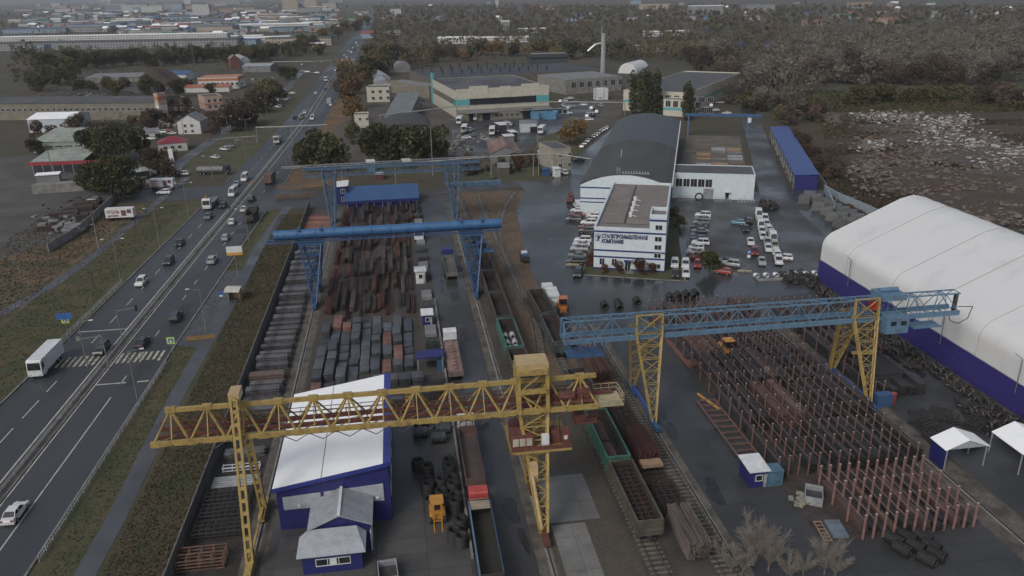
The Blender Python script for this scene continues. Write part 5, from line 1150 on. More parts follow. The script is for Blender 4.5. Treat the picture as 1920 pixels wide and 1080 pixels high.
def open_body(o, y0, y1, zf, zt, mat, name='cargo_body', w_=2.5, inner=None, ribs=True):
    b = MB(); w2 = w_ / 2
    b.box(-w2, w2, y0, y1, zf - .15, zf); 
    for sg in (-1, 1): b.box(sg * w2 - .05, sg * w2 + .05, y0, y1, zf, zt)
    b.box(-w2 + .06, w2 - .06, y0, y0 + .08, zf, zt); b.box(-w2 + .06, w2 - .06, y1 - .08, y1, zf, zt + .25)
    if ribs:
        for i in range(6): y = y0 + .1 + i * (y1 - y0 - .2) / 5; b.box(-w2 - .12, -w2 - .051, y - .06, y + .06, zf - .1, zt); b.box(w2 + .051, w2 + .12, y - .06, y + .06, zf - .1, zt)
    b.build(name, mat, o)
def truck(label, loc, rz, kind, cabm, bodym, L=9.5, cat='truck', group=None):
    o = thing(kind + '_truck', label, cat, loc, rz, group)
    cab(o, L / 2 - 2.1, cabm); chassis(o, -L / 2, L / 2 - 1)
    wheel_parts(o, (-1.0, 1.0), (L / 2 - 1.3, -L / 2 + 1.2, -L / 2 + 2.5), .5)
    if kind in ('dump', 'tipper'):
        open_body(o, -L / 2, L / 2 - 2.4, 1.2, 2.6, bodym)
    elif kind == 'box':
        b = MB(); b.box(-1.25, 1.25, -L / 2, L / 2 - 2.3, 1.0, 3.6); b.build('cargo_box', bodym, o)
        b = MB(); b.box(-1.2, -.02, -L / 2 - .05, -L / 2, 1.1, 3.5); b.box(.02, 1.2, -L / 2 - .05, -L / 2, 1.1, 3.5); b.build('rear_door', bodym, o)
    elif kind == 'tanker':
        b = MB(); b.tube((0, -L / 2, 1.95), (0, L / 2 - 2.4, 1.95), 1.05, 14); b.box(-.3, .3, -L / 2 + 1, L / 2 - 4, 2.95, 3.15); b.build('tank', bodym, o)
    elif kind == 'crane':
        open_body(o, -L / 2, L / 2 - 3.4, 1.2, 1.8, bodym)
        b = MB(); b.box(-.4, .4, L / 2 - 3.2, L / 2 - 2.4, 1, 2.6); b.bar((0, L / 2 - 2.8, 2.6), (0, L / 2 - 1.0, 4.4), .35); b.bar((0, L / 2 - 1.0, 4.4), (.2, L / 2 - 3.6, 4.0), .28); b.build('loader_crane', M('crane_orange', (.5, .26, .04)), o)
    return o
def semi(label, loc, rz, cabm, bodym, Lt=13.0, zt=2.2, inner=None, names=True, tilt=None, rear=None):
    o = thing('articulated_truck', label, 'lorry', loc, rz)
    y1 = Lt / 2; cab(o, y1 + .9, cabm); chassis(o, y1 - 2.5, y1 + 2.5)
    wheel_parts(o, (-1.0, 1.0), (y1 + 2.0, y1 - 1.6, -y1 + 1.4, -y1 + 2.6, -y1 + 3.8), .5)
    open_body(o, -y1, y1, 1.3, zt, bodym, 'trailer')
    return o
HWY = lambda t, lane: Y(t, lane, Z * 3)
def hs(t, k):    # k: -2 outer left lane, -1 inner left, 1 inner right, 2 outer right
    l, m_, r = hw(t)
    return {-2: l + (m_ - l) * .28, -1: l + (m_ - l) * .68, 1: m_ + (r - m_) * .34, 2: m_ + (r - m_) * .74}[k]
def hdir(t): return YA - math.atan2((hw(t + 20)[1] - hw(t - 20)[1]), 40)
MAR = M('body_maroon', (.10, .055, .05), .6, (.14, .09, .08), sc=1.5); SILV = paint('body_silver', (.30, .32, .33)); DKT = M('body_dark', (.03, .032, .035), .5, (.05, .05, .05))
# three trucks in the lane by the coils
semi('long truck with white cab and reddish brown load near the blue canopy', Y(127.6, 6.9, .1), YA, WHITE, M('load_side', (.16, .12, .11), .7), 13, 2.0)
o = MB(); o.box(-1.15, 1.15, -6.2, 6.2, 0, .7); 
for i in range(9): o.tube((0, -5.5 + i * 1.35, .5), (0, -5.0 + i * 1.35, .55), .55 + .1 * (i % 2), 10)
o = o.build('tarpaulin_load', M('load_brown', (.24, .16, .14), .75, (.17, .11, .10), sc=2)); o.location = Y(127.6, 6.9, 1.45); o.rotation_euler.z = YA; tag(o, 'reddish brown sheeted load filling the trailer by the blue canopy', 'load')
semi('truck with white cab and rust brown open trailer beside the coil yard', Y(95.6, 7.0, .1), YA, WHITE, M('trailer_rust', (.13, .075, .06), .7, (.075, .06, .06), sc=3), 13.2, 2.3)
b = MB(); 
for x in (-1, 0, 1): b.bar((x * .9, 0, 0), (x * .9, 0, 2.4), .12)
b.bar((-1, 0, 2.0), (1, 0, 2.0), .12); b.bar((-1, 0, 1), (1, 0, 1), .12); o = b.build('stake_rack', RUSTRED); o.location = Y(102.3, 7.0, 1.4); o.rotation_euler.z = YA; tag(o, 'red stake rack standing at the head of the rust brown trailer', 'stake rack')
t3 = semi('truck with blue edged open trailer nearest the camera in the lane', Y(76.3, 6.9, .1), YA, paint('cab_red', (.42, .07, .06)), M('trailer_dark', (.045, .042, .035), .8), 13.4, 3.0)
b = MB(); b.box(-1.42, -1.28, -6.7, 6.6, 2.2, 3.15); b.build('side_flap', LBLUE, t3)
b = MB(); b.box(1.28, 1.36, -6.7, 6.6, 2.9, 3.12); b.build('side_rail', CBLUE, t3)
b = MB()
for i in range(5): b.bar((-1.2, 5.1 + i * .42, 3.1 + .05 * (i % 2)), (1.2, 5.1 + i * .42, 3.1), .3, .15)
b.build('plank_cover', M('planks_pale', (.34, .29, .22), .8), t3)
semi('empty grey open trailer truck waiting far up the lane under the tube crane', Y(178.0, 9.9, .1), YA + .01, paint('cab_navy', (.03, .04, .16)), M('trailer_grey', (.15, .145, .13), .8), 12.5, 2.1)
o = truck('white cab flatbed truck far up the lane by the beam stacks', Y(208, 3.4, .1), YA + R(180), 'tipper', WHITE, STEEL_D, 9)
# forklifts and loaders
def forklift(label, loc, rz, mat):
    o = thing('forklift', label, 'forklift', loc, rz)
    b = MB(); b.box(-1.0, 1.0, -1.9, .9, .55, 1.35); b.extr([(-2.3, .5), (-1.6, .5), (-1.5, 1.9), (-2.2, 1.7)], -.95, .95); b.build('body', mat, o)
    b = MB()
    for x in (-.75, .75):
        for y in (-1.0, .5): b.bar((x, y, 1.3), (x * .9, y, 2.7), .1)
    b.box(-.85, .85, -1.2, .7, 2.7, 2.82); b.build('cab_frame', mat, o)
    b = MB(); b.box(-.35, .35, -.7, 0, 1.3, 1.9); b.build('seat', RUBBER, o)
    b = MB()
    for x in (-.5, .5): b.bar((x, 1.2, .2), (x, 1.3, 3.2), .16); b.bar((x, 1.3, .2), (x, 2.8, .15), .14, .08)
    for z in (.6, 1.8, 3.1): b.bar((-.5, 1.25, z), (.5, 1.25, z), .12)
    b.build('mast', mat, o); wheel_parts(o, (-.9, .9), (-1.5, .8), .5, .35); return o
FY = paint('loader_orange', (.50, .24, .045), dirt=.3)
forklift('orange yellow forklift standing below the black coils', Y(84.4, 1.6), YA + R(180), FY)
def loader(label, loc, rz, mat):
    o = thing('wheel_loader', label, 'loader', loc, rz)
    b = MB(); b.box(-1.1, 1.1, -2.6, -.2, .9, 2.0); b.box(-.7, .7, -.2, 2.0, .8, 1.5); b.build('body', mat, o)
    b = MB(); b.box(-.8, .8, -1.3, .3, 2.0, 3.2); b.build('cab', GLASS, o); MB().box(-.9, .9, -1.4, .4, 3.2, 3.35).build('cab_roof', mat, o)
    b = MB(); b.bar((-.6, 1, 1.4), (-.6, 3.0, .7), .2); b.bar((.6, 1, 1.4), (.6, 3.0, .7), .2); b.build('lift_arm', mat, o)
    b = MB(); b.extr([(2.9, .3), (3.9, .25), (3.9, .4), (3.1, .5), (3.0, 1.3), (2.85, 1.2)], -1.2, 1.2); b.build('bucket', STEEL_D, o); wheel_parts(o, (-1.0, 1.0), (-1.7, 1.3), .7, .5); return o
loader('orange loader parked beside the black gondola at the courtyard edge', Y(148.5, 31.2), YA + R(170), paint('loader_red', (.42, .16, .06), dirt=.3))
loader('yellow loader working between the rack lanes under the light blue bridge', Y(122.5, 56.3), YA + R(180), FY)
forklift('dark red forklift by the corner of the hall', P(1070, 378), BA, RUSTRED)
o = thing('compressor', 'small blue and white trailer compressor at the courtyard edge', 'compressor', P(984, 490), YA)
b = MB(); b.box(-1, 1, -2, 2, .6, 1.8); b.build('housing', STEEL_D, o); MB().box(-.7, .7, .3, 1.6, 1.8, 2.3).build('cover', WHITE, o); MB().box(-.6, .6, -1.5, 0, 1.8, 2.1).build('tank', CBLUE, o); wheel_parts(o, (-1, 1), (0,), .4)
for i, (x, y) in enumerate(((1026, 541), (1034, 549), (1037, 557), (1039, 562), (1046, 572))): inst('blk', lambda: (lambda b: b.box(-1.2, 1.2, -.8, .8, 0, 1.1) and b.box(-1.1, 1.1, -.7, .7, 1.1, 1.2) or b)(MB()), WHITE, 'white_block', P(x, y), YA, f"white covered block in the row at the courtyard edge, {ORD[i]} from the far end", 'block', 'white blocks at the courtyard edge')
# ------------------------------------------------------------------ cars
CC = dict(white=(.62, .63, .64), silver=(.32, .33, .35), grey=(.13, .14, .15), black=(.018, .019, .022), red=(.28, .02, .02), darkred=(.14, .02, .02), blue=(.03, .10, .22), navy=(.02, .03, .09), teal=(.04, .18, .24), beige=(.33, .30, .24), green=(.04, .09, .06), orange=(.5, .2, .04))
def carmat(c):
    m = M('car_' + c, CC[c], .28, tuple(x * .9 for x in CC[c])); m.node_tree.nodes['Principled BSDF'].inputs['Coat Weight'].default_value = .6; return m
LAMP = M('lamp_glass', (.5, .5, .48), .2); TAIL = M('tail_red', (.3, .01, .01), .3)
PR_ = {  # lower body side profile (y from rear to front, z) and cabin (y0, y1, y2, y3, roof z), width, length
 'sedan': ([(-2.25, .3), (-2.3, .75), (-2.2, .98), (-1.5, 1.02), (1.0, .98), (2.05, .82), (2.28, .65), (2.28, .3)], (-1.75, -1.05, .35, 1.1, 1.45), .89),
 'hatch': ([(-1.95, .3), (-2.0, .8), (-1.9, 1.02), (.95, .98), (1.75, .84), (1.98, .65), (1.98, .3)], (-1.9, -1.55, .3, 1.05, 1.48), .87),
 'suv': ([(-2.25, .38), (-2.3, .9), (-2.22, 1.12), (1.0, 1.1), (2.1, .98), (2.3, .75), (2.3, .38)], (-2.2, -1.9, .35, 1.05, 1.72), .94),
 'van': ([(-2.7, .35), (-2.72, 1.2), (1.6, 1.25), (2.5, 1.05), (2.75, .8), (2.75, .35)], (-2.7, -2.62, 1.0, 1.7, 2.35), .98),
 'minibus': ([(-2.9, .35), (-2.92, 1.3), (2.3, 1.3), (2.8, 1.05), (2.9, .8), (2.9, .35)], (-2.9, -2.85, 1.7, 2.3, 2.6), 1.0)}
def car_maker(kind, colour, detail):
    def mk():
        prof, (y0, y1, y2, y3, zr), w2 = PR_[kind]; m_ = carmat(colour)
        o = thing({'minibus': 'minibus', 'van': 'van'}.get(kind, 'parked_car'), None, None, (0, 0, 0)) if detail else None
        b = MB(); n = len(prof); zb = prof[2][1] if kind != 'van' and kind != 'minibus' else prof[1][1]
        W_ = [w2 - .06 if (i == 0 or i == n - 1) else w2 for i in range(n)]
        vs = [(-W_[i] + (.1 if z > .9 else 0), y, z) for i, (y, z) in enumerate(prof)] + [(W_[i] - (.1 if z > .9 else 0), y, z) for i, (y, z) in enumerate(prof)]
        b.add(vs, [tuple(range(n)), tuple(range(2 * n - 1, n - 1, -1))] + [(i, n + i, n + (i + 1) % n, (i + 1) % n) for i in range(n)])
        b.box(-w2 + .24, w2 - .24, y1 + .02, y2 - .02, zr, zr + .05)       # roof skin
        zc = zb - .06
        g = MB() if detail else b; gm = 0 if detail else 1
        # pillars at the four corners in body colour
        for sx in (-1, 1):
            b.bar((sx * (w2 - .1), y0, zc), (sx * (w2 - .26), y1, zr + .01), .08); b.bar((sx * (w2 - .1), y3, zc), (sx * (w2 - .26), y2, zr + .01), .08); b.bar((sx * (w2 - .12), (y0 + y3) / 2, zc), (sx * (w2 - .25), (y1 + y2) / 2, zr + .01), .08, .1)
        g.hexa([(-w2 + .13, y0, zc), (w2 - .13, y0, zc), (w2 - .13, y3, zc), (-w2 + .13, y3, zc)], [(-w2 + .26, y1, zr - .01), (w2 - .26, y1, zr - .01), (w2 - .26, y2, zr - .01), (-w2 + .26, y2, zr - .01)], gm)
        if kind in ('van', 'minibus'):
            b.box(-w2 + .1, w2 - .1, y0 + .02, y2 - 1.2 if kind == 'van' else y0 + .6, zc, zr - .02)
        if not detail:
            for x in (-w2 + .1, w2 - .1):
                for y in (prof[0][0] + .85, prof[-1][0] - .85): b.tube((x - .12, y, .32), (x + .12, y, .32), .33, 8, m=2)
            q = b.build('parked_car', [m_, GLASS, RUBBER]); return q
        BD = b.build('body', m_, o); g.build('window_glass', GLASS, BD)
        wheel_parts(o, (-w2 + .1, w2 - .1), (prof[0][0] + .85, prof[-1][0] - .85), .33, .24)
        yf, yr = prof[-2][0], prof[1][0]
        for sx in (-1, 1):
            q = MB(); q.box(sx * (w2 - .28) - .17, sx * (w2 - .28) + .17, yf - .06, yf + .03, .62, .78); q.build('headlight', LAMP, BD)
            q = MB(); q.box(sx * (w2 - .25) - .15, sx * (w2 - .25) + .15, yr - .03, yr + .05, .75, .95); q.build('tail_light', TAIL, BD)
        return o
    return mk
def car(kind, colour, loc, rz, label, group=None, detail=1):
    o = proto(('car', kind, colour, detail), car_maker(kind, colour, detail), loc, rz, label, 'van' if kind in ('van', 'minibus') else 'car', group)
    return o
PI_ = math.pi
# highway traffic: towards the camera on the far carriageway, away on the near one
def onroad(px, py, k=None, back=False):
    p = P(px, py, .1); t = -p.x * math.sin(YA) + p.y * math.cos(YA)
    return p, hdir(t) + (PI_ if back else 0)
HC = [('suv', 'white', 266, 533, 1, 'white suv driving towards the camera beside the guard rail'), ('suv', 'black', 317, 494, 1, 'black boxy suv on the oncoming carriageway between two dark cars'), ('sedan', 'black', 338, 459, 1, 'black sedan on the oncoming carriageway level with the tall lamp post'),
      ('sedan', 'grey', 391, 409, 1, 'dark grey sedan right behind the crane truck on the oncoming carriageway'), ('sedan', 'black', 419, 388, 1, 'black sedan stopped at the median beside the crane truck'), ('suv', 'silver', 399, 492, 0, 'silver suv driving away in the near carriageway opposite the orange and white sign'),
      ('hatch', 'silver', 424, 449, 0, 'silver hatchback following behind the dark dump truck'), ('hatch', 'white', 436, 419, 0, 'white hatchback driving away left of the dark dump truck'), ('sedan', 'white', 458, 395, 0, 'white sedan half hidden beside the dark dump truck'),
      ('suv', 'black', 472, 376, 0, 'black car driving away past the T junction'), ('suv', 'black', 331, 599, 0, 'black car driving away opposite the bus stop shelter'), ('suv', 'black', 192, 660, 1, 'black car waiting on the zebra crossing under the traffic light'),
      ('sedan', 'black', 268, 647, 0, 'dark sedan on the zebra crossing in the near carriageway'), ('sedan', 'white', 30, 968, 0, 'white sedan in the near carriageway at the lower left corner'), ('sedan', 'silver', 444, 348, 1, 'silver car between the two white minibuses at the junction')]
for k, c, x, y, bk, lb in HC: p, d_ = onroad(x, y, None, bk); car(k, c, p, d_, lb)
for (k, c, x, y, bk, lb) in (('minibus', 'white', 437, 366, 1, 'white minibus in the middle of the T junction'), ('minibus', 'white', 460, 338, 1, 'white minibus beside the red road cone near the brown dump truck')): p, d_ = onroad(x, y, None, bk); car(k, c, p, d_, lb)
FARC = [(586, 224, 'white'), (572, 212, 'white'), (553, 222, 'black'), (566, 222, 'grey'), (592, 176, 'white'), (610, 169, 'navy'), (616, 152, 'white'), (620, 198, 'white'), (634, 130, 'white'), (629, 133, 'white'), (640, 118, 'silver'), (650, 108, 'white'), (637, 122, 'navy'), (655, 98, 'silver'), (662, 90, 'white'), (668, 82, 'white'), (645, 112, 'red'), (672, 74, 'silver'), (659, 100, 'white'), (676, 66, 'white'), (681, 58, 'silver'), (665, 94, 'black'), (671, 86, 'white'), (678, 70, 'beige'), (684, 52, 'white'), (653, 96, 'white'), (646, 104, 'white')]
for i, (x, y, c) in enumerate(FARC):
    p, d_ = onroad(x, y, None, x < 640); car('sedan' if i % 3 else 'van', c, p, d_, f"{c} vehicle far up the highway, {ORD[i]} in the distant traffic", 'distant highway traffic', detail=0)
# trucks on the highway
def tr(x, y, bk): return onroad(x, y, None, bk)
p, d_ = tr(396, 387, 1); truck('white flatbed truck with orange loader crane on the oncoming carriageway', p, d_, 'crane', WHITE, GROOF, 11)
p, d_ = tr(473, 412, 0); truck('dark open dump truck at the kerb of the near carriageway', p, d_, 'dump', DKT, M('dump_dark', (.06, .055, .05), .8), 9.5)
p, d_ = tr(507, 343, 0); truck('brown sheeted dump truck driving away up the highway', p, d_, 'box', DKT, MAR, 8.5)
p, d_ = tr(521, 268, 1); truck('cream white tipper truck coming down the oncoming carriageway', p, d_, 'tipper', paint('cab_cream', (.45, .44, .38)), SILV, 8)
p, d_ = tr(618, 196, 0); truck('small grey truck driving away beyond the pipe bridge', p, d_, 'box', SILV, SILV, 7)
p, d_ = tr(612, 152, 1); truck('dark lorry with white roof in the distant oncoming traffic', p, d_, 'box', WHITE, DKT, 9)
p, d_ = tr(90, 690, 1); truck('white box truck on the oncoming carriageway at the zebra crossing', p, d_, 'box', WHITE, WHITE, 9.5)
truck('black tank truck with pale tank crossing the side street', P(402, 327, .1), R(-88), 'tanker', DKT, GROOF, 12)
def boxtrailer(label, loc, rz, words, L=8.0):
    o = thing('advert_trailer', label, 'trailer', loc, rz); b = MB(); b.box(-L / 2, L / 2, 0, 2.4, 1.0, 3.7); b.build('cargo_box', WHITE, o)
    wheel_parts(o, (), (), .5)
    for x in (-L / 2 + 1, L / 2 - 1.2):
        q = MB(); q.tube((x, -.05, .5), (x, .3, .5), .5, 10); q.tube((x, 2.1, .5), (x, 2.45, .5), .5, 10); q.build('axle', RUBBER, o)
    RD = M('advert_red', (.30, .02, .04), .5)
    for i, (tx, sz, x, z, wd) in enumerate(words): text(tx, sz, (x, -.03, z), o, RD, width=wd, bold=.02)
    b = MB(); b.box(L / 2 - 3.4, L / 2 - 2.0, -.04, -.001, 1.5, 3.2); b.box(L / 2 - 1.7, L / 2 - .5, -.04, -.001, 2.3, 3.4); b.build('advert_picture', M('advert_brick', (.20, .06, .05), .6, (.05, .05, .09), sc=.5), o)
    return o
boxtrailer('white advertising trailer with red lettering, standing on the brown verge by the wall', P(226, 414, .1), R(6), [('УГОЛЬ', 1.3, -3.5, 2.3, 3.6), ('доставка', .7, -3.3, 1.4, 3.0)])
boxtrailer('white advertising trailer beside the dark tree and silver sedan', P(304, 356, .1), R(2), [('Доски', .7, -3.4, 2.8, 2.2), ('Брус', .7, -3.4, 2.0, 1.8), ('Щебень', .6, -3.4, 1.2, 2.6)])
# car park and around the office
def bcar(k, c, x, y, r, lb, g=None): car(k, c, P(x, y, .12), r, lb, g)
GP = 'cars in the office car park'
rowL = [('suv', 'white', 1318, 407), ('sedan', 'grey', 1317, 414), ('suv', 'grey', 1314, 421), ('sedan', 'black', 1310, 429), ('sedan', 'grey', 1312, 437), ('suv', 'black', 1310, 445), ('sedan', 'navy', 1311, 451), ('suv', 'white', 1313, 459), ('hatch', 'white', 1305, 468), ('sedan', 'silver', 1304, 476)]
for i, (k, c, x, y) in enumerate(rowL): bcar(k, c, x, y, BA + R(88 + i % 3), f"{c} car side on beside the office lawn, {ORD[i]} of the row from the annex", GP)
rowR = [(1422, 408, 'white', 'van'), (1424, 418, 'white', 'suv'), (1426, 429, 'white', 'van'), (1428, 438, 'white', 'suv'), (1430, 447, 'white', 'hatch'), (1438, 459, 'silver', 'suv'), (1440, 469, 'white', 'sedan'), (1434, 414, 'white', 'suv'), (1437, 423, 'white', 'sedan'), (1442, 434, 'white', 'hatch'), (1446, 443, 'silver', 'suv'), (1449, 453, 'white', 'van'), (1452, 465, 'beige', 'suv'), (1454, 476, 'white', 'sedan'), (1457, 484, 'white', 'suv'), (1459, 493, 'white', 'suv')]
for i, (x, y, c, k) in enumerate(rowR): bcar(k, c, x, y, BA + PI_, f"{c} {k if k in ('van','suv') else 'car'} in the double white row, {ORD[i % 7 if i < 7 else i - 7]} of the {'left' if i < 7 else 'right'} file from the annex", GP)
for k, c, x, y, r, lb in (('hatch', 'teal', 1384, 421, 80, 'teal blue hatchback alone in the middle of the car park'), ('suv', 'black', 1403, 418, 5, 'black suv next to the teal hatchback'), ('sedan', 'black', 1398, 432, 178, 'black sedan in front of the teal hatchback'), ('sedan', 'white', 1407, 457, 180, 'white sedan alone in front of the maroon car'), ('suv', 'darkred', 1414, 476, 180, 'maroon car beside the blue parking sign'), ('sedan', 'silver', 1428, 494, 180, 'silver car nearest the kerb end of the white rows'),
      ('hatch', 'white', 1471, 487, 80, 'white hatchback standing crosswise at the end of the white rows'), ('sedan', 'black', 1362, 494, 76, 'black car behind the silver one by the striped barrier'), ('suv', 'silver', 1370, 499, 76, 'silver grey suv between the round tree and the striped barrier'), ('hatch', 'red', 1356, 513, 72, 'red hatchback in front of the round green tree'), ('hatch', 'red', 1308, 499, 180, 'small red car under the round green tree'), ('hatch', 'darkred', 1308, 484, 130, 'dark red car behind the small red one'),
      ('suv', 'white', 1265, 499, 180, 'white car in the rear of the pair by the office corner, behind the black one'), ('sedan', 'black', 1266, 517, 180, 'black car at the front near the office corner'), ('suv', 'white', 1285, 500, 180, 'white suv behind the white sedan near the office corner'), ('sedan', 'white', 1286, 516, 180, 'white sedan at the front beside the black car near the office corner'),
      ('suv', 'black', 1084, 516, 180, 'black car at the left corner of the office lawn'), ('suv', 'black', 1080, 494, 92, 'black pickup like car beside the striped barrier left of the office'), ('sedan', 'grey', 1082, 483, 92, 'grey car left of the office behind the black one'), ('suv', 'silver', 1086, 470, 92, 'silver car left of the office near its corner'), ('sedan', 'white', 1090, 461, 92, 'white car left of the office, near one of the pair'), ('suv', 'white', 1093, 454, 92, 'white car left of the office, far one of the pair'),
      ('suv', 'black', 1101, 437, 90, 'black suv left of the office behind the maroon one'), ('sedan', 'darkred', 1100, 430, 90, 'maroon car parked close to the office side'), ('suv', 'white', 1104, 421, 90, 'white suv parked close to the office side'), ('suv', 'black', 1076, 415, 88, 'big black car left of the hall front'), ('sedan', 'darkred', 1082, 406, 88, 'dark red car left of the hall front'), ('van', 'white', 1083, 390, 20, 'white vehicle at the left corner of the hall'), ('sedan', 'white', 1084, 398, 80, 'white car squeezed by the left corner of the hall'), ('hatch', 'white', 1112, 408, 90, 'white hatchback close to the hall front')):
    bcar(k, c, x, y, BA + R(r), lb)
for i, (x, y) in enumerate(((1092, 276), (1098, 271), (1103, 266), (1109, 262), (1114, 258), (1119, 255), (1124, 251), (1128, 248), (1133, 245), (1138, 242))):
    c = ('white', 'silver', 'white', 'black', 'white', 'white', 'grey', 'white', 'white', 'white')[i]; car('sedan', c, P(x, y, .12), BA + R(-4), f"{c} car in the line along the far hall wall, {ORD[i]} from the cream house", 'cars along the far hall wall', detail=0)
lots = [(1060, 190, 'white'), (1068, 186, 'white'), (1066, 205, 'white'), (1072, 201, 'silver'), (1056, 200, 'white'), (1078, 193, 'silver'), (1110, 205, 'white'), (1106, 213, 'silver'), (1112, 218, 'navy'), (1104, 226, 'white'), (1120, 212, 'white'), (1050, 324, 'silver'), (1058, 326, 'white'), (874, 260, 'white'), (882, 246, 'white'), (886, 255, 'grey'), (709, 243, 'white'), (776, 183, 'black'), (784, 186, 'silver'), (790, 190, 'black'), (787, 197, 'black'), (1326, 193, 'white'), (1334, 200, 'white'), (1322, 203, 'silver'), (1348, 172, 'silver'), (1362, 214, 'white'), (1318, 178, 'silver'), (1320, 166, 'white'), (780, 231, 'silver'), (1086, 302, 'black'), (1052, 192, 'white'), (1094, 198, 'white'), (1126, 200, 'silver'), (1064, 214, 'white'), (1102, 220, 'white'), (1046, 206, 'grey'), (905, 262, 'silver'), (948, 232, 'white'), (960, 236, 'grey'), (984, 238, 'white'), (1330, 186, 'white'), (1340, 208, 'white'), (1314, 190, 'grey'), (1350, 194, 'silver')]
for i, (x, y, c) in enumerate(lots): car('sedan' if i % 2 else 'suv', c, P(x, y, .12), R((10, 95, -20, 60)[i % 4]), f"{c} car in the factory grounds behind the courtyard, {ORD[i]} of those scattered there", 'cars in the factory grounds', detail=0)
lots2 = [(343, 329, 'white', 92), (430, 276, 'grey', 90), (422, 282, 'white', 60), (404, 297, 'white', 55), (308, 364, 'white', 90), (312, 356, 'grey', 85), (178, 378, 'silver', 80), (493, 203, 'silver', 20), (500, 208, 'beige', 80), (505, 197, 'white', 50), (520, 189, 'white', 20), (528, 186, 'white', 70), (534, 188, 'white', 90), (541, 186, 'white', 40), (522, 202, 'white', 45), (527, 199, 'navy', 70), (497, 190, 'white', 30), (513, 189, 'silver', 60), (576, 136, 'white', 85), (584, 139, 'navy', 80), (594, 138, 'white', 85), (566, 122, 'white', 10), (604, 118, 'silver', 20), (294, 254, 'white', 90), (304, 250, 'white', 90), (314, 247, 'red', 90), (285, 262, 'white', 80), (322, 252, 'white', 85), (486, 178, 'white', 60), (508, 172, 'silver', 30), (476, 186, 'beige', 50), (548, 176, 'white', 70)]
for i, (x, y, c, r) in enumerate(lots2): car('sedan' if i % 2 else 'suv', c, P(x, y, .12), R(r), f"{c} car off the highway on its far side, {ORD[i]} counting up the road", 'cars on the far side of the highway', detail=1 if i < 6 else 0)
for i, (x, y, r, c) in enumerate(((892, 225, 170, 'white'), (907, 222, 170, 'silver'), (925, 221, 172, 'navy'), (862, 232, 175, 'white'), (871, 248, 178, 'white'), (923, 252, 178, 'white'), (1016, 250, 165, 'white'))):
    truck(f"{c} box truck before the docks of the cream hall, {ORD[i]} counting from the highway side", P(x, y, .12), R(r), 'box', carmat(c), WHITE if c != 'silver' else GROOF, 7.5, group='trucks in the yard of the cream hall')
# ------------------------------------------------------------------ other buildings: A and B are the ground corners of the front wall
def pb(name, label, ax, ay, bx, by, dep, h, wall, roofm, **k):
    A = P(ax, ay); Bq = P(bx, by); return bldg(name, label, k.pop('cat', 'building'), A, Bq, dep, h, wall, roofm, **k)
pb('long_workshop', 'long beige workshop with dark roof and a strip of small white windows', -60, 226, 300, 224, 26, 9.0, BEIGE, DROOF, roof='gable', rh=2.0, wins=[(34, 20, 132, 4.9, 1.7, 1.5)])
o = pb('gable_portal', 'orange and white stair gable at the end of the beige workshop', 303, 228, 318, 225.5, 3, 13.8, PINK, DROOF, par=.8, wins=[(1, 1, 4.4, 7.5, 1.6, 1.6)], door=[(2.8, 2.0, 4.2)], bands=[(5.6, 8.6, WWALL), (11, 13, ORANGE)])
pb('blue_grey_hall', 'pale blue metal hall with white roof behind the dark tree', 56, 249, 136, 247, 22, 6.5, PALEB, WHROOF, roof='gable', rh=1.8, wins=[(2, 12, 28, 2.6, 1.5, 1.3)])
pb('market_hall', 'long low hall with pale green roof and window band', 62, 287, 162, 284, 24, 4.5, PGREEN, PGREEN, roof='shed', rh=2.2, wins=[(6, 1, 26, 2.2, 3.2, .7)])
o = pb('shop_row', 'shop with white roof and red fascia on slim posts', 64, 326, 160, 322, 16, 4.5, M('shop_dark', (.05, .05, .05)), PGREEN, roof='shed', rh=1.5)
b = MB(); b.box(-.5, 28, -2.5, -2.3, 3.6, 4.8); b.build('fascia', paint('fascia_red', (.30, .04, .05)), o)
for i in range(8): MB().box(1 + i * 3.6, 1.15 + i * 3.6, -2.5, -2.35, 0, 3.6).build('post', GALV, o)
pb('grey_container', 'long grey container with white roof by the left yard', 70, 345, 113, 342, 3, 3, GROOF, WHROOF, roof='shed', rh=.3)
pb('low_wall_store', 'low grey blocks store below the red fascia shop', 62, 365, 158, 358, 4, 3.0, CONC, GROOF, par=.1)
pb('garage_row', 'low white garage row behind the red roofed bungalow', 262, 262, 300, 259, 7, 3, WWALL, GROOF, roof='gable', rh=1.4, door=[(3, 2.4, 2.2), (8, 2.4, 2.2)])
pb('dark_kiosk_row', 'dark low sheds behind the corner tree by the side street', 236, 343, 282, 336, 5, 3.2, STEEL_D, PGREEN, roof='shed', rh=.4, cat='shed')
pb('white_house', 'white two storey house with grey gable roof by the side street', 335, 252, 378, 251, 12, 6.0, WWALL, GROOF, roof='gable', rh=3.2, axis='y', wins=[(2, 2, 8.5, 3.4, 1.2, 1.3), (2, 2, 8.5, .8, 1.2, 1.2)])
pb('red_roof_house', 'white bungalow with raspberry red roof near the side street', 298, 286, 352, 282, 10, 3.6, WWALL, REDROOF, roof='hip', rh=2.2, wins=[(3, 1.5, 10, 1.2, 1.4, 1.2)])
pb('pink_house', 'pink and white two storey building with dark roof', 386, 208, 420, 205, 16, 7.5, PINK, DROOF, wins=[(4, 1, 14, 4.6, 1.6, 1.8), (4, 1, 14, 1.2, 1.6, 1.8)], bands=[(3.2, 4.0, ORANGE)])
pb('orange_depot', 'cream depot with orange upper band and dark roof', 373, 168, 448, 166, 22, 7.5, WWALL, DROOF, bands=[(5.6, 8.0, ORANGE)], wins=[(9, 2, 32, 2.4, 1.8, 2)])
pb('orange_wing', 'low wing with orange roof in front of the cream depot', 346, 174, 430, 172, 9, 3.2, WWALL, paint('roof_orange', (.34, .12, .06)), roof='shed', rh=1.2)
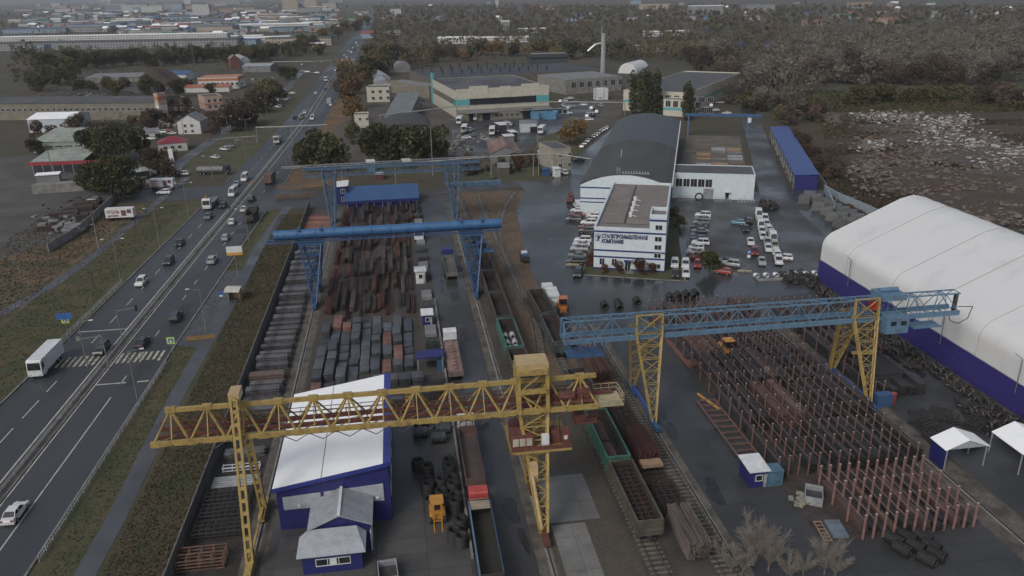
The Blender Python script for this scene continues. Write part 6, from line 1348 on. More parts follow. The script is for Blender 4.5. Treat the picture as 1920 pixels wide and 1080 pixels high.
pb('blue_roof_store', 'white store with blue sheet roof behind the coal heaps', 276, 152, 350, 151, 24, 4.5, WWALL, BROOF, roof='gable', rh=2)
pb('grey_shed_row', 'long low shed with patched grey roof left of the blue roofed store', 160, 156, 275, 153, 22, 3.6, CONC, GROOF, roof='shed', rh=1.5)
pb('hangar_arch', 'grey hangar with half round front near the bend of the service road', 455, 136, 508, 135, 26, 5, GROOF, GALV, roof='gable', rh=1.4)
pb('arch_hangar', 'silver arched hangar beside a rusty gable', 452, 128, 470, 127, 40, 4, GALV, GALV, roof='arch', rh=6, axis='y')
pb('rusty_gable', 'rusty brick gable wall next to the silver arched hangar', 434, 130, 452, 129, 14, 9, BRICK, REDBR, roof='gable', rh=3, axis='y')
# factory side
HALL2 = pb('assembly_hall', 'big cream hall with turquoise corners, dark window band and black roof', 857, 223, 1029, 212.5, 68, 13.9, CREAM, M('hall_roof', (.05, .052, .055), .7, (.085, .088, .09), sc=18, lo=.45, hi=.55, detail=1), par=.12, cat='factory hall')
L2 = (P(1029, 212.5) - P(857, 223)).length
b = MB(); b.box(-.06, L2 * .14, -.07, 7, 6.2, 9.8); b.box(L2 * .86, L2 + .07, -.07, 7, 6.2, 9.8); b.build('turquoise_panel', TURQ, HALL2)
b = MB(); b.box(-.2, .9, 63.5, 68.3, 0, 17.5); b.build('end_fin', TURQ, HALL2)
b = MB(); b.box(L2 * .14, L2 * .86, -.05, 0, 6.3, 9.8); b.build('window_band', GLASS, HALL2)
MB().box(-.05, L2 + .05, -.12, .45, 13.8, 15.0).build('front_parapet', CREAM, HALL2)
for f in (.0, .36, .62): b = MB(); b.box(L2 * (.14 + f * .9), L2 * (.14 + f * .9) + L2 * (.2 if f != .36 else .12), -.25, .6, 10, 16.2 if f != .36 else 15.5); b.build('parapet_step', CREAM, HALL2)
for i in range(24): b = MB(); b.box(-.06, 0, 3 + i * 2.6, 4.6 + i * 2.6, 6.5, 9.5); b.build('side_window', GLASS, HALL2)
o = pb('dock_annex', 'low loading dock annex with canopies before the cream hall', 862, 229, 1036, 219, 8, 4.6, BEIGE, GROOF, par=.2, door=[(7, 4, 4), (14, 4, 4), (36, 5, 5)], wins=[(5, 18, 32, 1.5, 1.6, 1.8), (6, 40, 58, 1.5, 1.8, 1.8)])
for x0, x1 in ((3, 20), (31, 58)): b = MB(); b.box(x0, x1, -2.2, -.02, 4.2, 4.5); b.build('canopy', GROOF, o)
pb('long_plant', 'very long low plant with blue black roof behind the cream hall', 807, 172, 1122, 153.5, 62, 8.6, M('plant_wall', (.13, .12, .105), .85, (.09, .085, .078), sc=3), M('blueblack_roof', (.035, .042, .055), .7, (.05, .055, .065), sc=14), par=.1, cat='factory'); LPL = o_ = bpy.data.objects['long_plant']
for i in range(26):
    v = MB(); v.tube((0, 0, 8.5), (0, 0, 11.0 + (i % 3)), .5, 7); v.box(-.9, .9, -.9, .9, 11 + (i % 3), 11.5 + (i % 3)); q = v.build('roof_vent', STEEL_D, LPL); q.location = (6 + (i % 13) * 7, 16 + (i // 13) * 30, 0)
o = pb('boiler_house', 'dark green clad block rising from the long plant roof', 996, 134, 1065, 132, 20, 13, M('clad_dark', (.05, .06, .06)), CONC, par=.5, bands=[(9.5, 10.8, GLASS)])
pb('concrete_hall', 'unfinished concrete hall of bare panels right of the cream hall', 1060, 178, 1165, 170, 40, 9, CONC, GROOF, wins=[(9, 3, 55, 4, 3.2, 3.4)], par=.3)
pb('white_store', 'small store with white roof beside the concrete hall', 1020, 168, 1046, 166, 8, 4, WWALL, WHROOF, roof='shed', rh=1)
pb('side_gallery', 'beige side building with grey roof left of the cream hall', 805, 185, 832, 182, 50, 7, BEIGE, GROOF, wins=[(3, 1, 11, 3, 2, 2)])
pb('yellow_house', 'pale yellow two storey house with dark flat roof', 689, 192, 731, 191, 14, 8.5, CREAM, DROOF, wins=[(3, 1.5, 15, 5.4, 1.7, 1.7), (3, 1.5, 15, 1.6, 1.7, 1.7)])
pb('hangar_left', 'pale arched hangar behind the yellow house, front one', 704, 168, 728, 167, 30, 3, GALV, GALV, roof='arch', rh=3.6, axis='y')
pb('hangar_mid', 'pale arched hangar behind the front one', 712, 158, 732, 157, 40, 3, GALV, GALV, roof='arch', rh=4, axis='y')
pb('hangar_far', 'dark arched hangar beyond the pale ones', 740, 136, 770, 135, 30, 3, GROOF, GROOF, roof='arch', rh=4.5, axis='y')
pb('grey_green_shed', 'shed with grey green single slope roof beside the yellow house', 722, 240, 768, 239, 66, 5, GROOF, M('roof_greygreen', (.15, .18, .18), .6, (.12, .14, .14), sc=6), roof='shed', rh=4.0, cat='shed')
pb('vault_shed', 'dark low vaulted shed among the trees', 718, 272, 812, 268, 34, 4, GROOF, M('roof_charcoal', (.055, .055, .056), .8), roof='arch', rh=5, axis='y', cat='shed')
pb('cream_lodge', 'small cream gatehouse with dark roof beside the highway verge', 666, 240, 692, 239, 9, 6, CREAM, DROOF, wins=[(2, 1, 8, 3.6, 1.2, 1.2)])
pb('workers_hut', 'long hut with rusty red and grey gable roof among the weeds', 922, 308, 976, 306, 22, 4.2, GROOF, REDBR, roof='gable', rh=2.6, axis='y', cat='hut')
pb('cream_office', 'cream two storey house with dark flat roof by the courtyard corner', 1037, 322, 1070, 319, 15, 8.3, M('cream_brick', (.33, .31, .26), .85), DROOF, wins=[(2, 1, 8.5, 5.2, 1.3, 1.4), (2, 1, 8.5, 1.4, 1.3, 1.4)], par=.1, sidewins=[(4, 1, 14, 5.0, 1.2, 1.6, 1)])
pb('white_cabin', 'white container cabin with flat roof beside the cream two storey house', 1014, 302, 1028, 301, 4, 3, WWALL, WHITE, roof='shed', rh=.3, wins=[(2, .3, 3.2, 1.2, .8, .9)])
pb('wooden_hut', 'weathered little hut under the overhead pipe', 935, 330, 955, 329, 5, 3, M('old_wood', (.12, .10, .085), .9), GROOF, roof='gable', rh=1.2, cat='hut')
pb('container_dark', 'tall container with white lid in the yard of the cream hall', 938, 252, 950, 251, 7, 4.2, STEEL_D, WHITE, roof='shed', rh=.2, cat='container')
pb('container_small', 'small dark container with white lid behind the rusty roofed hut', 959, 262, 970, 261, 5, 3.2, STEEL_D, WHITE, roof='shed', rh=.2, cat='container')
pb('pale_box', 'pale box body standing behind the rusty roofed hut', 946, 268, 964, 267, 4, 2.8, GROOF, WHITE, roof='shed', rh=.2, cat='container')
pb('glass_shed', 'low shed with pale glazed front in the yard of the cream hall', 976, 249, 1006, 248, 5, 4.5, PALEB, GROOF, roof='shed', rh=.5, door=[(7, 5, 2.6)])
pb('turquoise_plant', 'factory wing with cream frames and turquoise panels behind the poplars', 1168, 207, 1290, 214, 110, 10.5, CREAM, DROOF, cat='factory', wins=[(8, 14, 50, 6.6, 3.0, 2.6), (8, 14, 50, 1.2, 3.0, 2.8)], bands=[(4.6, 5.9, TURQ)], par=.6)
pb('turquoise_block', 'cream and turquoise block right beside the vaulted hall end', 1243, 217, 1290, 219.5, 10, 8.0, CREAM, GROOF, wins=[(5, .5, 20, 4.8, 2.6, 3.0)], bands=[(3.0, 4.4, TURQ)])
o = thing('storage_tank', 'white horizontal half round tank roof left of the poplars', 'tank', P(1176, 138), R(-28)); b = MB(); b.yextr([(-7.5 * math.cos(math.pi * i / 12), 8 * math.sin(math.pi * i / 12)) for i in range(13)], 0, 30); b.build('shell', WHITE, o)
o = thing('chimney', 'pale metal chimney with bent duct beside the long plant', 'chimney', P(1130, 138), 0); b = MB(); b.tube((0, 0, 0), (0, 0, 30), 2.0, 10, r2=1.6); b.build('stack', GALV, o); b = MB(); b.path([(-12, 0, 17), (-6, 0, 22), (0, 0, 23)], 1.0); b.build('duct', GALV, o)
for i, (x, y) in enumerate(((1003, 222), (1012, 221), (1028, 222), (1038, 221), (1034, 223), (1018, 220))): inst('bt', lambda: stack(5, 4.5, 4.5, 3.6), paint('tarp_blue', (.10, .25, .40)), 'tarp_stack', P(x, y), 0, f"blue wrapped stack at the docks of the cream hall, {ORD[i]} from the dark door", 'wrapped stack', 'blue wrapped stacks')
pb('white_stack', 'white box stack in the lot right of the cream hall', 1118, 188, 1140, 187, 6, 6.5, WHITE, WHITE, par=.1, cat='box stack')
pb('blue_cabin', 'small blue tank by the courtyard entrance', 1020, 332, 1032, 331, 2.5, 2.6, CBLUE, CBLUE, roof='shed', rh=.2, cat='cabin')
pb('white_cube', 'white box cabinet by the parked cars at the cream house', 1041, 333, 1051, 332, 2.5, 3, WHITE, WHITE, roof='shed', rh=.2, cat='cabinet')
for i, (x, y, c) in enumerate(((690, 325, 'BLUE'), (757, 318, 'x'), (705, 338, 'x'))): 
    pb('site_cabin', ('small light blue cabin behind the blue roofed store', 'dark cabin behind the blue roofed store', 'red based cabin behind the blue roofed store')[i], x, y, x + 14, y - 1, 4, 4 - i, (LBLUE, STEEL_D, RUSTRED)[i], WHITE, roof='shed', rh=.2, cat='cabin')
# pipelines on posts
def pipeline(label, pts, r=.3, posts=(), z=6):
    o = thing('overhead_pipeline', label, 'pipeline', (0, 0, 0)); b = MB(); b.path(pts, r * .55, 7); b.build('pipe', M('pipe_grey', (.32, .32, .31), .6), o)
    for p in pts[:: 1]:
        b = MB(); b.tube((p.x, p.y, 0), (p.x, p.y, p.z), .18, 6); b.build('post', CONC, o)
pipeline('long thin overhead pipe crossing before the cream hall', [P(712, 216, 6), P(770, 210, 6), P(856, 199, 7), P(930, 196, 7), P(1030, 191, 7), P(1172, 192, 7)], .45)
pipeline('overhead pipe from the tower past the small hut to the hall', [P(640, 314, 8), P(740, 309, 8), P(850, 299, 8), P(920, 294, 8), P(1000, 289, 8), P(1040, 288, 8), P(1108, 298, 7)], .35)
pipeline('pipe bridge crossing high over the highway', [P(480, 239, 7), P(545, 237, 9), P(612, 234, 9)], .5)
pipeline('low pipe running from the white house to the pipe bridge', [P(400, 262, 3), P(440, 258, 3), P(480, 255, 3)], .3)
pipeline('pipe line by the pale arched hangars', [P(732, 163, 8), P(780, 160, 8), P(835, 157, 8)], .4)
pipeline('short pipe line beside the small cream gatehouse', [P(662, 237, 5), P(690, 237, 5), P(722, 239, 5)], .3)
pipeline('concrete beam bridge over the highway in the distance', [P(640, 113, 8), P(665, 112, 10), P(690, 111, 8)], .9)
pipeline('white overhead pipe far beyond the service road', [P(510, 116, 7), P(590, 115, 7), P(640, 112, 7)], .6)
# walls and fences
def wallseg(name, label, pts, h_, mat, th=.18, posts=0, pm=None):
    o = thing(name, label, 'fence' if 'fence' in name else 'wall', (0, 0, 0)); b = MB()
    for p, q in zip(pts, pts[1:]): b.bar(p + Vector((0, 0, h_ / 2)), q + Vector((0, 0, h_ / 2)), th, h_)
    b.build('panel', mat, o)
    if posts:
        b = None; n = 0
        me = MB().box(-.12, .12, -.12, .12, 0, h_ + .12).mesh('post', pm or mat)
        for p, q in zip(pts, pts[1:]):
            L = (q - p).length; k = max(1, int(L / posts))
            for i in range(k):
                if n >= 95: break
                u = p.lerp(q, i / k); po = bpy.data.objects.new('post', me); COL.objects.link(po); setpar(po, o); po.location = (u.x, u.y, 0); n += 1
    return o
FNC = M('fence_concrete', (.13, .13, .12), .9, (.08, .08, .075), sc=1.5, stretch=(1, 1, .3), fine=.12)
wallseg('concrete_fence', 'long grey concrete panel fence between weeds and steel yard', [Y(50, -29.5), Y(120, -29.3), Y(200, -29.2), Y(247, -29.2)], 2.3, FNC, posts=2.4)
wallseg('concrete_wall', 'pale concrete panel wall along the left scrap yard', [P(92, 473), P(150, 438), P(222, 372)], 2.4, CONC, posts=3)
wallseg('perimeter_fence', 'pale blue sheet fence behind the crate stacks', [B(262, 44), B(240, 43), P(1545, 362), P(1572, 377), P(1630, 402), P(1700, 440)], 2.6, paint('fence_pale', (.28, .33, .37)), posts=4)
wallseg('perimeter_fence', 'far grey sheet fence along the blue roofed storage', [B(268, 44.5), B(330, 44), B(372, 43)], 2.2, GROOF, posts=5)
def railing(label, f, t0, t1, off, h_=1.0, step=2.0):
    o = thing('guard_rail', label, 'guard rail', (0, 0, 0)); b = MB(); t = t0
    while t < t1:
        p, q = Y(t, f(t) + off), Y(t + step, f(t + step) + off)
        for z in (.45, h_): b.bar(p + Vector((0, 0, z)), q + Vector((0, 0, z)), .08, .1)
        b.bar(p, p + Vector((0, 0, h_)), .1)
        if h_ > .9: 
            for k in (1, 2): u = p.lerp(q, k / 3); b.bar(u + Vector((0, 0, .45)), u + Vector((0, 0, h_)), .05)
        t += step
    b.build('rail', GALV, o)
railing('white pedestrian railing along the oncoming carriageway before the crossing', lambda t: hw(t)[0], 146, 186, -.7)
railing('pedestrian railing along the near carriageway below the crossing', lambda t: hw(t)[2], 84, 137, .7)
railing('low twin guard rail along the highway median', lambda t: hw(t)[1], 60, 480, 0, .75, 4.0)
wallseg('crossing_fence', 'low rusty rail fence leading from the crossing to the fence', [P(350, 640), P(404, 634)], .9, paint('rail_orange', (.25, .15, .06)), .08)
wallseg('bridge_fence', 'timber footbridge rail beside the blue lattice tower', [P(518, 374), P(590, 369)], 1.6, M('old_timber', (.12, .095, .07), .9), .5)
# ------------------------------------------------------------------ street furniture
POLE = M('pole_grey', (.20, .20, .19), .7)
def lamp_post(label, p, h_=10.5, arms=2, rz=YA, lean=0):
    def mk():
        o = thing('street_lamp', None, None, (0, 0, 0)); b = MB(); b.tube((0, 0, 0), (0, 0, h_), .11, 7, r2=.07); b.build('pole', POLE, o)
        for sg in ((-1, 1) if arms == 2 else (1,)):
            b = MB(); b.bar((0, 0, h_ - .1), (sg * 2.0, 0, h_ + .25), .07); b.build('arm', POLE, o)
            b = MB(); b.box(min(sg * 1.9, sg * 2.6), max(sg * 1.9, sg * 2.6), -.16, .16, h_ + .2, h_ + .34); b.build('lamp_head', WHITE, o)
        return o
    return proto(('lamp', h_, arms), mk, p, rz, label, 'street lamp', 'street lamps along the highway')
lp = [(227, 530, 2), (300, 463, 2), (354, 408, 2), (387, 622, 1), (467, 453, 1), (165, 690, 1), (430, 262, 2), (500, 215, 1), (462, 305, 1), (400, 340, 1), (258, 750, 1), (465, 268, 2)]
for i, (x, y, a_) in enumerate(lp):
    lamp_post(f"{'double' if a_ == 2 else 'single'} armed lamp post on the {'far' if x < 370 or y < 345 else 'near'} side of the highway, {ORD[i]} lamp", P(x, y), 10.5 if a_ == 2 else 9.0, a_, YA + (PI_ if a_ == 1 and x > 370 else 0))
for i, (x, y, h_) in enumerate(((186, 468, 9), (1010, 330, 8), (812, 330, 18), (1116, 195, 14), (367, 140, 22), (1008, 277, 14), (1132, 200, 14), (345, 255, 9), (100, 330, 10))):
    inst(('pp', h_), lambda: (lambda b: b.tube((0, 0, 0), (0, 0, h_), .2, 6, r2=.12))(MB()), CONC, 'utility_pole', P(x, y), 0, f"plain concrete pole without lamps, {('on the brown verge by the left wall','at the courtyard entrance','tall, over the dark trees','in the car lot of the factory','very tall, behind the coal heaps','in the yard of the cream hall','beside the white box stack','by the white house','by the left scrap yard')[i]}", 'pole')
def sign(label, p, h_, w_, hh, mat, rz, words=(), pic=None):
    o = thing('road_sign', label, 'sign', p, rz); b = MB(); b.tube((0, 0, 0), (0, 0, h_), .07, 6); b.build('pole', POLE, o)
    MB().box(-w_ / 2, w_ / 2, -.1, -.04, h_ - hh, h_).build('panel', mat, o)
    for q in words: text(q[0], q[1], q[2], o, q[3], width=q[4])
    if pic: pic(o, h_)
    return o
SY = paint('sign_lime', (.45, .62, .12)); SB = paint('sign_blue', (.04, .12, .36))
def xing(o, h_): b = MB(); b.box(-.42, .42, -.13, -.101, h_ - 1.1, h_ - .25); b.build('sign_square', SB, o); b = MB(); b.add([(-.3, -.15, h_ - 1.0), (.3, -.15, h_ - 1.0), (0, -.15, h_ - .38)], [(0, 1, 2)]); b.build('sign_triangle', WHITE, o)
for i, (x, y) in enumerate(((325, 665), (110, 668), (128, 625))): sign(('lime bordered pedestrian crossing sign on the near side of the crossing', 'lime bordered pedestrian crossing sign on the far side of the crossing', 'second lime sign just beyond the far side of the crossing')[i], P(x, y), 3.6, 1.4, 1.35, SY, YA, pic=xing)
sign('blue and white bus stop sign beside the shelter', P(418, 575), 3.4, 1.0, 1.2, SB, YA, pic=lambda o, h_: MB().box(-.35, .35, -.13, -.101, h_ - 1.05, h_ - .65).build('sign_square', WHITE, o))
sign('small blue and white parking sign among the cars', P(1403, 491), 3.0, .9, 1.0, SB, BA, pic=lambda o, h_: MB().box(-.4, .4, -.13, -.101, h_ - 1.9, h_ - 1.2).build('sub_panel', WHITE, o), words=(('P', .9, (-.28, -.12, 2.15), WHITE, .5),))
o = sign('orange and white billboard on a single tall pole above the verge', P(447, 522), 8.0, 3.6, 2.2, WHITE, YA); b = MB(); b.box(-1.8, 1.8, -.13, -.101, 5.81, 6.5); b.build('orange_band', paint('sign_orange', (.55, .28, .05)), o)
o = sign('tall white pylon sign beside the red roofed bungalow', P(325, 318), 8, 1.7, 6.5, WHITE, 0); 
sign('big blue direction sign beside the far end of the crossing', P(131, 640), 6.0, 2.8, 1.3, SB, YA)
o = thing('traffic_light', 'mast arm traffic light reaching over the oncoming carriageway at the crossing', 'traffic light', P(229, 636), YA)
b = MB(); b.tube((0, 0, 0), (0, 0, 6.2), .1, 6); b.bar((0, 0, 6), (3.6, 0, 6.5), .1); b.build('mast', POLE, o); b = MB(); b.box(3.5, 3.9, -.2, .1, 5.7, 7.0); b.build('signal_head', RUBBER, o)
o = thing('gantry_pole', 'pole with long arm over the median near the crossing', 'pole', P(205, 695), YA); b = MB(); b.tube((0, 0, 0), (0, 0, 7), .1, 6); b.bar((-4, 0, 6.6), (0, 0, 6.8), .1); b.box(-4.3, -3.7, -.1, .1, 6.2, 7.0); b.build('mast', POLE, o)
o = thing('bus_shelter', 'tan bus shelter with curved pale roof beside the near carriageway', 'bus shelter', P(427, 566), YA + R(-12)); b = MB(); b.box(0, 2.6, 2.2, 2.3, 0, 2.4); b.box(0, .1, .6, 2.2, 0, 2.4); b.box(2.5, 2.6, .6, 2.2, 0, 2.4); b.build('wall', paint('shelter_tan', (.34, .25, .13)), o)
b = MB(); n = 8; b.extr([(-.5 + 3.6 * i / n, 2.45 + .7 * math.sin(math.pi * i / n)) for i in range(n + 1)] + [(3.1 - 3.6 * i / n, 2.38 + .7 * math.sin(math.pi * i / n)) for i in range(n + 1)], -.4, 3.0); b.build('roof', paint('shelter_roof', (.45, .44, .40)), o)
b = MB(); b.box(.4, 2.2, 1.7, 2.1, .4, .48); b.build('bench', WOOD, o)
for i, (x, y) in enumerate(((1074, 498), (1396, 510))):
    o = thing('barrier_block', ('yellow striped barrier left of the office lawn', 'yellow striped barrier at the mouth of the car park')[i], 'barrier', P(x, y), BA); MB().box(-1.6, 1.6, -.5, .5, .0, .35).build('base', CONC, o)
    b = MB(); 
    for k in range(6): b.hexa([(-1.5 + k * .5, -.5, .36), (-1.25 + k * .5, -.5, .36), (-1.05 + k * .5, .5, .36), (-1.3 + k * .5, .5, .36)], [(-1.5 + k * .5, -.5, .4), (-1.25 + k * .5, -.5, .4), (-1.05 + k * .5, .5, .4), (-1.3 + k * .5, .5, .4)])
    b.build('stripe', paint('stripe_yellow', (.5, .45, .12)), o)
inst('cone', lambda: (lambda b: b.tube((0, 0, 0), (0, 0, 1), .35, 8, r2=.05))(MB()), paint('cone_red', (.5, .06, .04)), 'road_cone', P(470, 344), 0, 'red road cone beside the white minibus', 'cone')
# lawn kerb
o = MB(); 
for p, q in ((B(173.4, -22.6), B(172.9, 1.1)), (B(172.9, 1.1), B(192, .4)), (B(173.4, -22.6), B(200, -23.1))): o.bar(p + Vector((0, 0, .12)), q + Vector((0, 0, .12)), .3, .26)
tag(o.build('lawn_kerb', KERB), kind='structure')
# ------------------------------------------------------------------ trees
rt = random.Random(21)
def leafmat(name, c, c2, rnd=.3):
    m = M(name, tuple(x * .85 for x in c), .95, tuple(x * 1.3 for x in c2), sc=1.7, lo=.42, hi=.62, rnd=rnd, fine=.4, spec=.15); return m
LEAF = dict(dark=leafmat('leaf_dark', (.048, .054, .029), (.075, .072, .037)), olive=leafmat('leaf_olive', (.065, .065, .034), (.10, .085, .042)), autumn=leafmat('leaf_autumn', (.19, .125, .06), (.12, .09, .05)),
            brown=leafmat('leaf_brown', (.10, .075, .055), (.07, .055, .042)), bare=leafmat('twig_grey', (.17, .155, .135), (.115, .105, .09)), red=leafmat('leaf_red', (.10, .045, .03), (.07, .045, .03)), rust=leafmat('leaf_rust', (.20, .125, .05), (.12, .09, .045)))
BARK = M('bark', (.07, .06, .05), .95, (.04, .035, .03), sc=.5)
def crown_arrays(seed, H, Rr, n, q, shape='round', base=.22):
    r = np.random.default_rng(seed); lobes = []
    k = {'round': 11, 'poplar': 9, 'bush': 6}[shape]
    for i in range(k):
        if shape == 'poplar': c = np.array([r.normal() * Rr * .15, r.normal() * Rr * .15, H * (.12 + .8 * i / (k - 1))]); s = Rr * (.9 - .55 * abs(i / (k - 1) - .4))
        elif i == 0: c = np.array([0, 0, H * .6]); s = Rr * .62
        else:
            a = i * 2.4 + r.normal() * .3; rad = Rr * r.uniform(.3, .68); z = H * r.uniform(base + .12, .82); c = np.array([math.cos(a) * rad, math.sin(a) * rad, z]); s = Rr * r.uniform(.28, .48)
        lobes.append((c, s))
    w_ = np.array([s ** 2 for c, s in lobes]); w_ /= w_.sum(); idx = r.choice(k, n, p=w_)
    C = np.array([c for c, s in lobes])[idx]; S = np.array([s for c, s in lobes])[idx]
    d = r.normal(size=(n, 3)); d /= np.linalg.norm(d, axis=1)[:, None]
    rad = S * (r.uniform(.45, 1.08, n) ** .6); p = C + d * rad[:, None] * np.array([1, 1, .85 if shape != 'poplar' else 1.5]); p[:, 2] = np.clip(p[:, 2], H * base * .6, None)
    a = r.normal(size=(n, 3)); a /= np.linalg.norm(a, axis=1)[:, None]; b_ = np.cross(a, d); b_ /= (np.linalg.norm(b_, axis=1)[:, None] + 1e-6)
    # clumps lean with the lobe surface
    a = a * .55 + np.cross(b_, d) * .6; sz = q * r.uniform(.55, 1.35, n)[:, None]
    v = np.stack([p - a * sz - b_ * sz * .7, p + a * sz * .6 - b_ * sz, p + a * sz + b_ * sz * .6, p - a * sz * .5 + b_ * sz], 1).reshape(-1, 3)
    return v
def quads_mesh(name, v, mat):
    me = bpy.data.meshes.new(name); n = len(v) // 4
    me.vertices.add(len(v)); me.vertices.foreach_set('co', np.asarray(v, dtype=np.float32).ravel())
    me.loops.add(n * 4); me.loops.foreach_set('vertex_index', np.arange(n * 4, dtype=np.int32))
    me.polygons.add(n); me.polygons.foreach_set('loop_start', np.arange(0, n * 4, 4, dtype=np.int32)); me.polygons.foreach_set('loop_total', np.full(n, 4, dtype=np.int32))
    me.materials.append(mat); me.update(); me.validate(); return me
def trunk_mesh(seed, H, r0, Rr=None):
    r = random.Random(seed); b = MB(); b.tube((0, 0, -.2), (0, 0, H * .45), r0, 8, r2=r0 * .6)
    for i in range(7):
        a = i * 2.4; z = H * r.uniform(.2, .45); R_ = (Rr or H * .4) * .7; b.tube((0, 0, z), (math.cos(a) * R_, math.sin(a) * R_, H * r.uniform(.5, .8)), r0 * .4, 5, r2=r0 * .12)
    b.tube((0, 0, H * .44), (0, 0, H * .85), r0 * .6, 6, r2=r0 * .15)
    return b.mesh('trunk', BARK)
def tree_maker(H, Rr, n, q, leaf, shape='round', seed=1, base=.22):
    def mk():
        o = thing('tree', None, None, (0, 0, 0))
        t = bpy.data.objects.new('trunk', trunk_mesh(seed, H, H * .02 + .05, Rr)); COL.objects.link(t); setpar(t, o)
        c = bpy.data.objects.new('crown', quads_mesh('crown', crown_arrays(seed, H, Rr, n, q, shape, base), LEAF[leaf])); COL.objects.link(c); setpar(c, o)
        return o
    return mk
def bare_maker(H, Rr, seed, n=900, w_=.02):
    def mk():
        o = thing('bare_tree', None, None, (0, 0, 0)); r = random.Random(seed); b = MB(); tw = MB()
        b.tube((0, 0, -.1), (0, 0, H * .3), H * .018, 6, r2=H * .012)
        for i in range(10):
            a = i * 2.4 + r.random(); z0 = H * r.uniform(.05, .35); p = Vector((0, 0, z0)); d = Vector((math.cos(a) * .45, math.sin(a) * .45, 1)).normalized()
            L = H * r.uniform(.5, .75); e = p + Vector((d.x * L * 1.1, d.y * L * 1.1, d.z * L * .85)); b.tube(p, e, H * .006, 5, r2=H * .0015)
            for j in range(n // 10):
                f = r.uniform(.2, 1); s = p.lerp(e, f); dd = (d + Vector((r.gauss(0, .5), r.gauss(0, .5), r.gauss(.1, .3)))).normalized(); tw.bar(s, s + dd * H * r.uniform(.08, .22), w_)
        b.build('trunk', M('bark_pale', (.17, .155, .13), .9, (.12, .11, .09)), o); tw.build('crown', M('twig_pale', (.24, .22, .19), .9, (.17, .15, .13)), o); return o
    return mk
TID = [0]
def tree(kind, p, label, sc=1.0, group=None, rz=None, cat='tree'):
    K = {'big': (14, 8.6, 9000, .38, 'dark', 'round', 3), 'mid': (11, 5.6, 2600, .46, 'dark', 'round', 5), 'midolive': (11, 5.4, 2400, .46, 'olive', 'round', 7), 'autumn': (11, 4.6, 1300, .48, 'autumn', 'round', 9), 'rust': (10, 4.6, 1200, .46, 'rust', 'round', 15),
         'brown': (11, 5.7, 2200, .4, 'brown', 'round', 11), 'grey': (13, 5.8, 2600, .34, 'bare', 'round', 13), 'red': (8, 3.6, 1500, .28, 'red', 'bush', 17), 'poplar': (19, 2.6, 1600, .5, 'dark', 'poplar', 19), 'bush': (3, 1.9, 600, .22, 'brown', 'bush', 23), 'gbush': (4, 2.6, 700, .3, 'olive', 'bush', 25)}
    if kind == 'bare': mk = bare_maker(6.5, 3, 5)
    elif kind == 'bare2': mk = bare_maker(5.0, 2.6, 9)
    else:
        H, Rr, n, q, leaf, shp, sd = K[kind]; mk = tree_maker(H, Rr, n, q, leaf, shp, sd, .02 if shp == 'bush' else .06 if shp == 'poplar' else .04)
    return proto(('tree', kind), mk, p, rt.random() * 6.28 if rz is None else rz, label, cat, group, sc=sc)
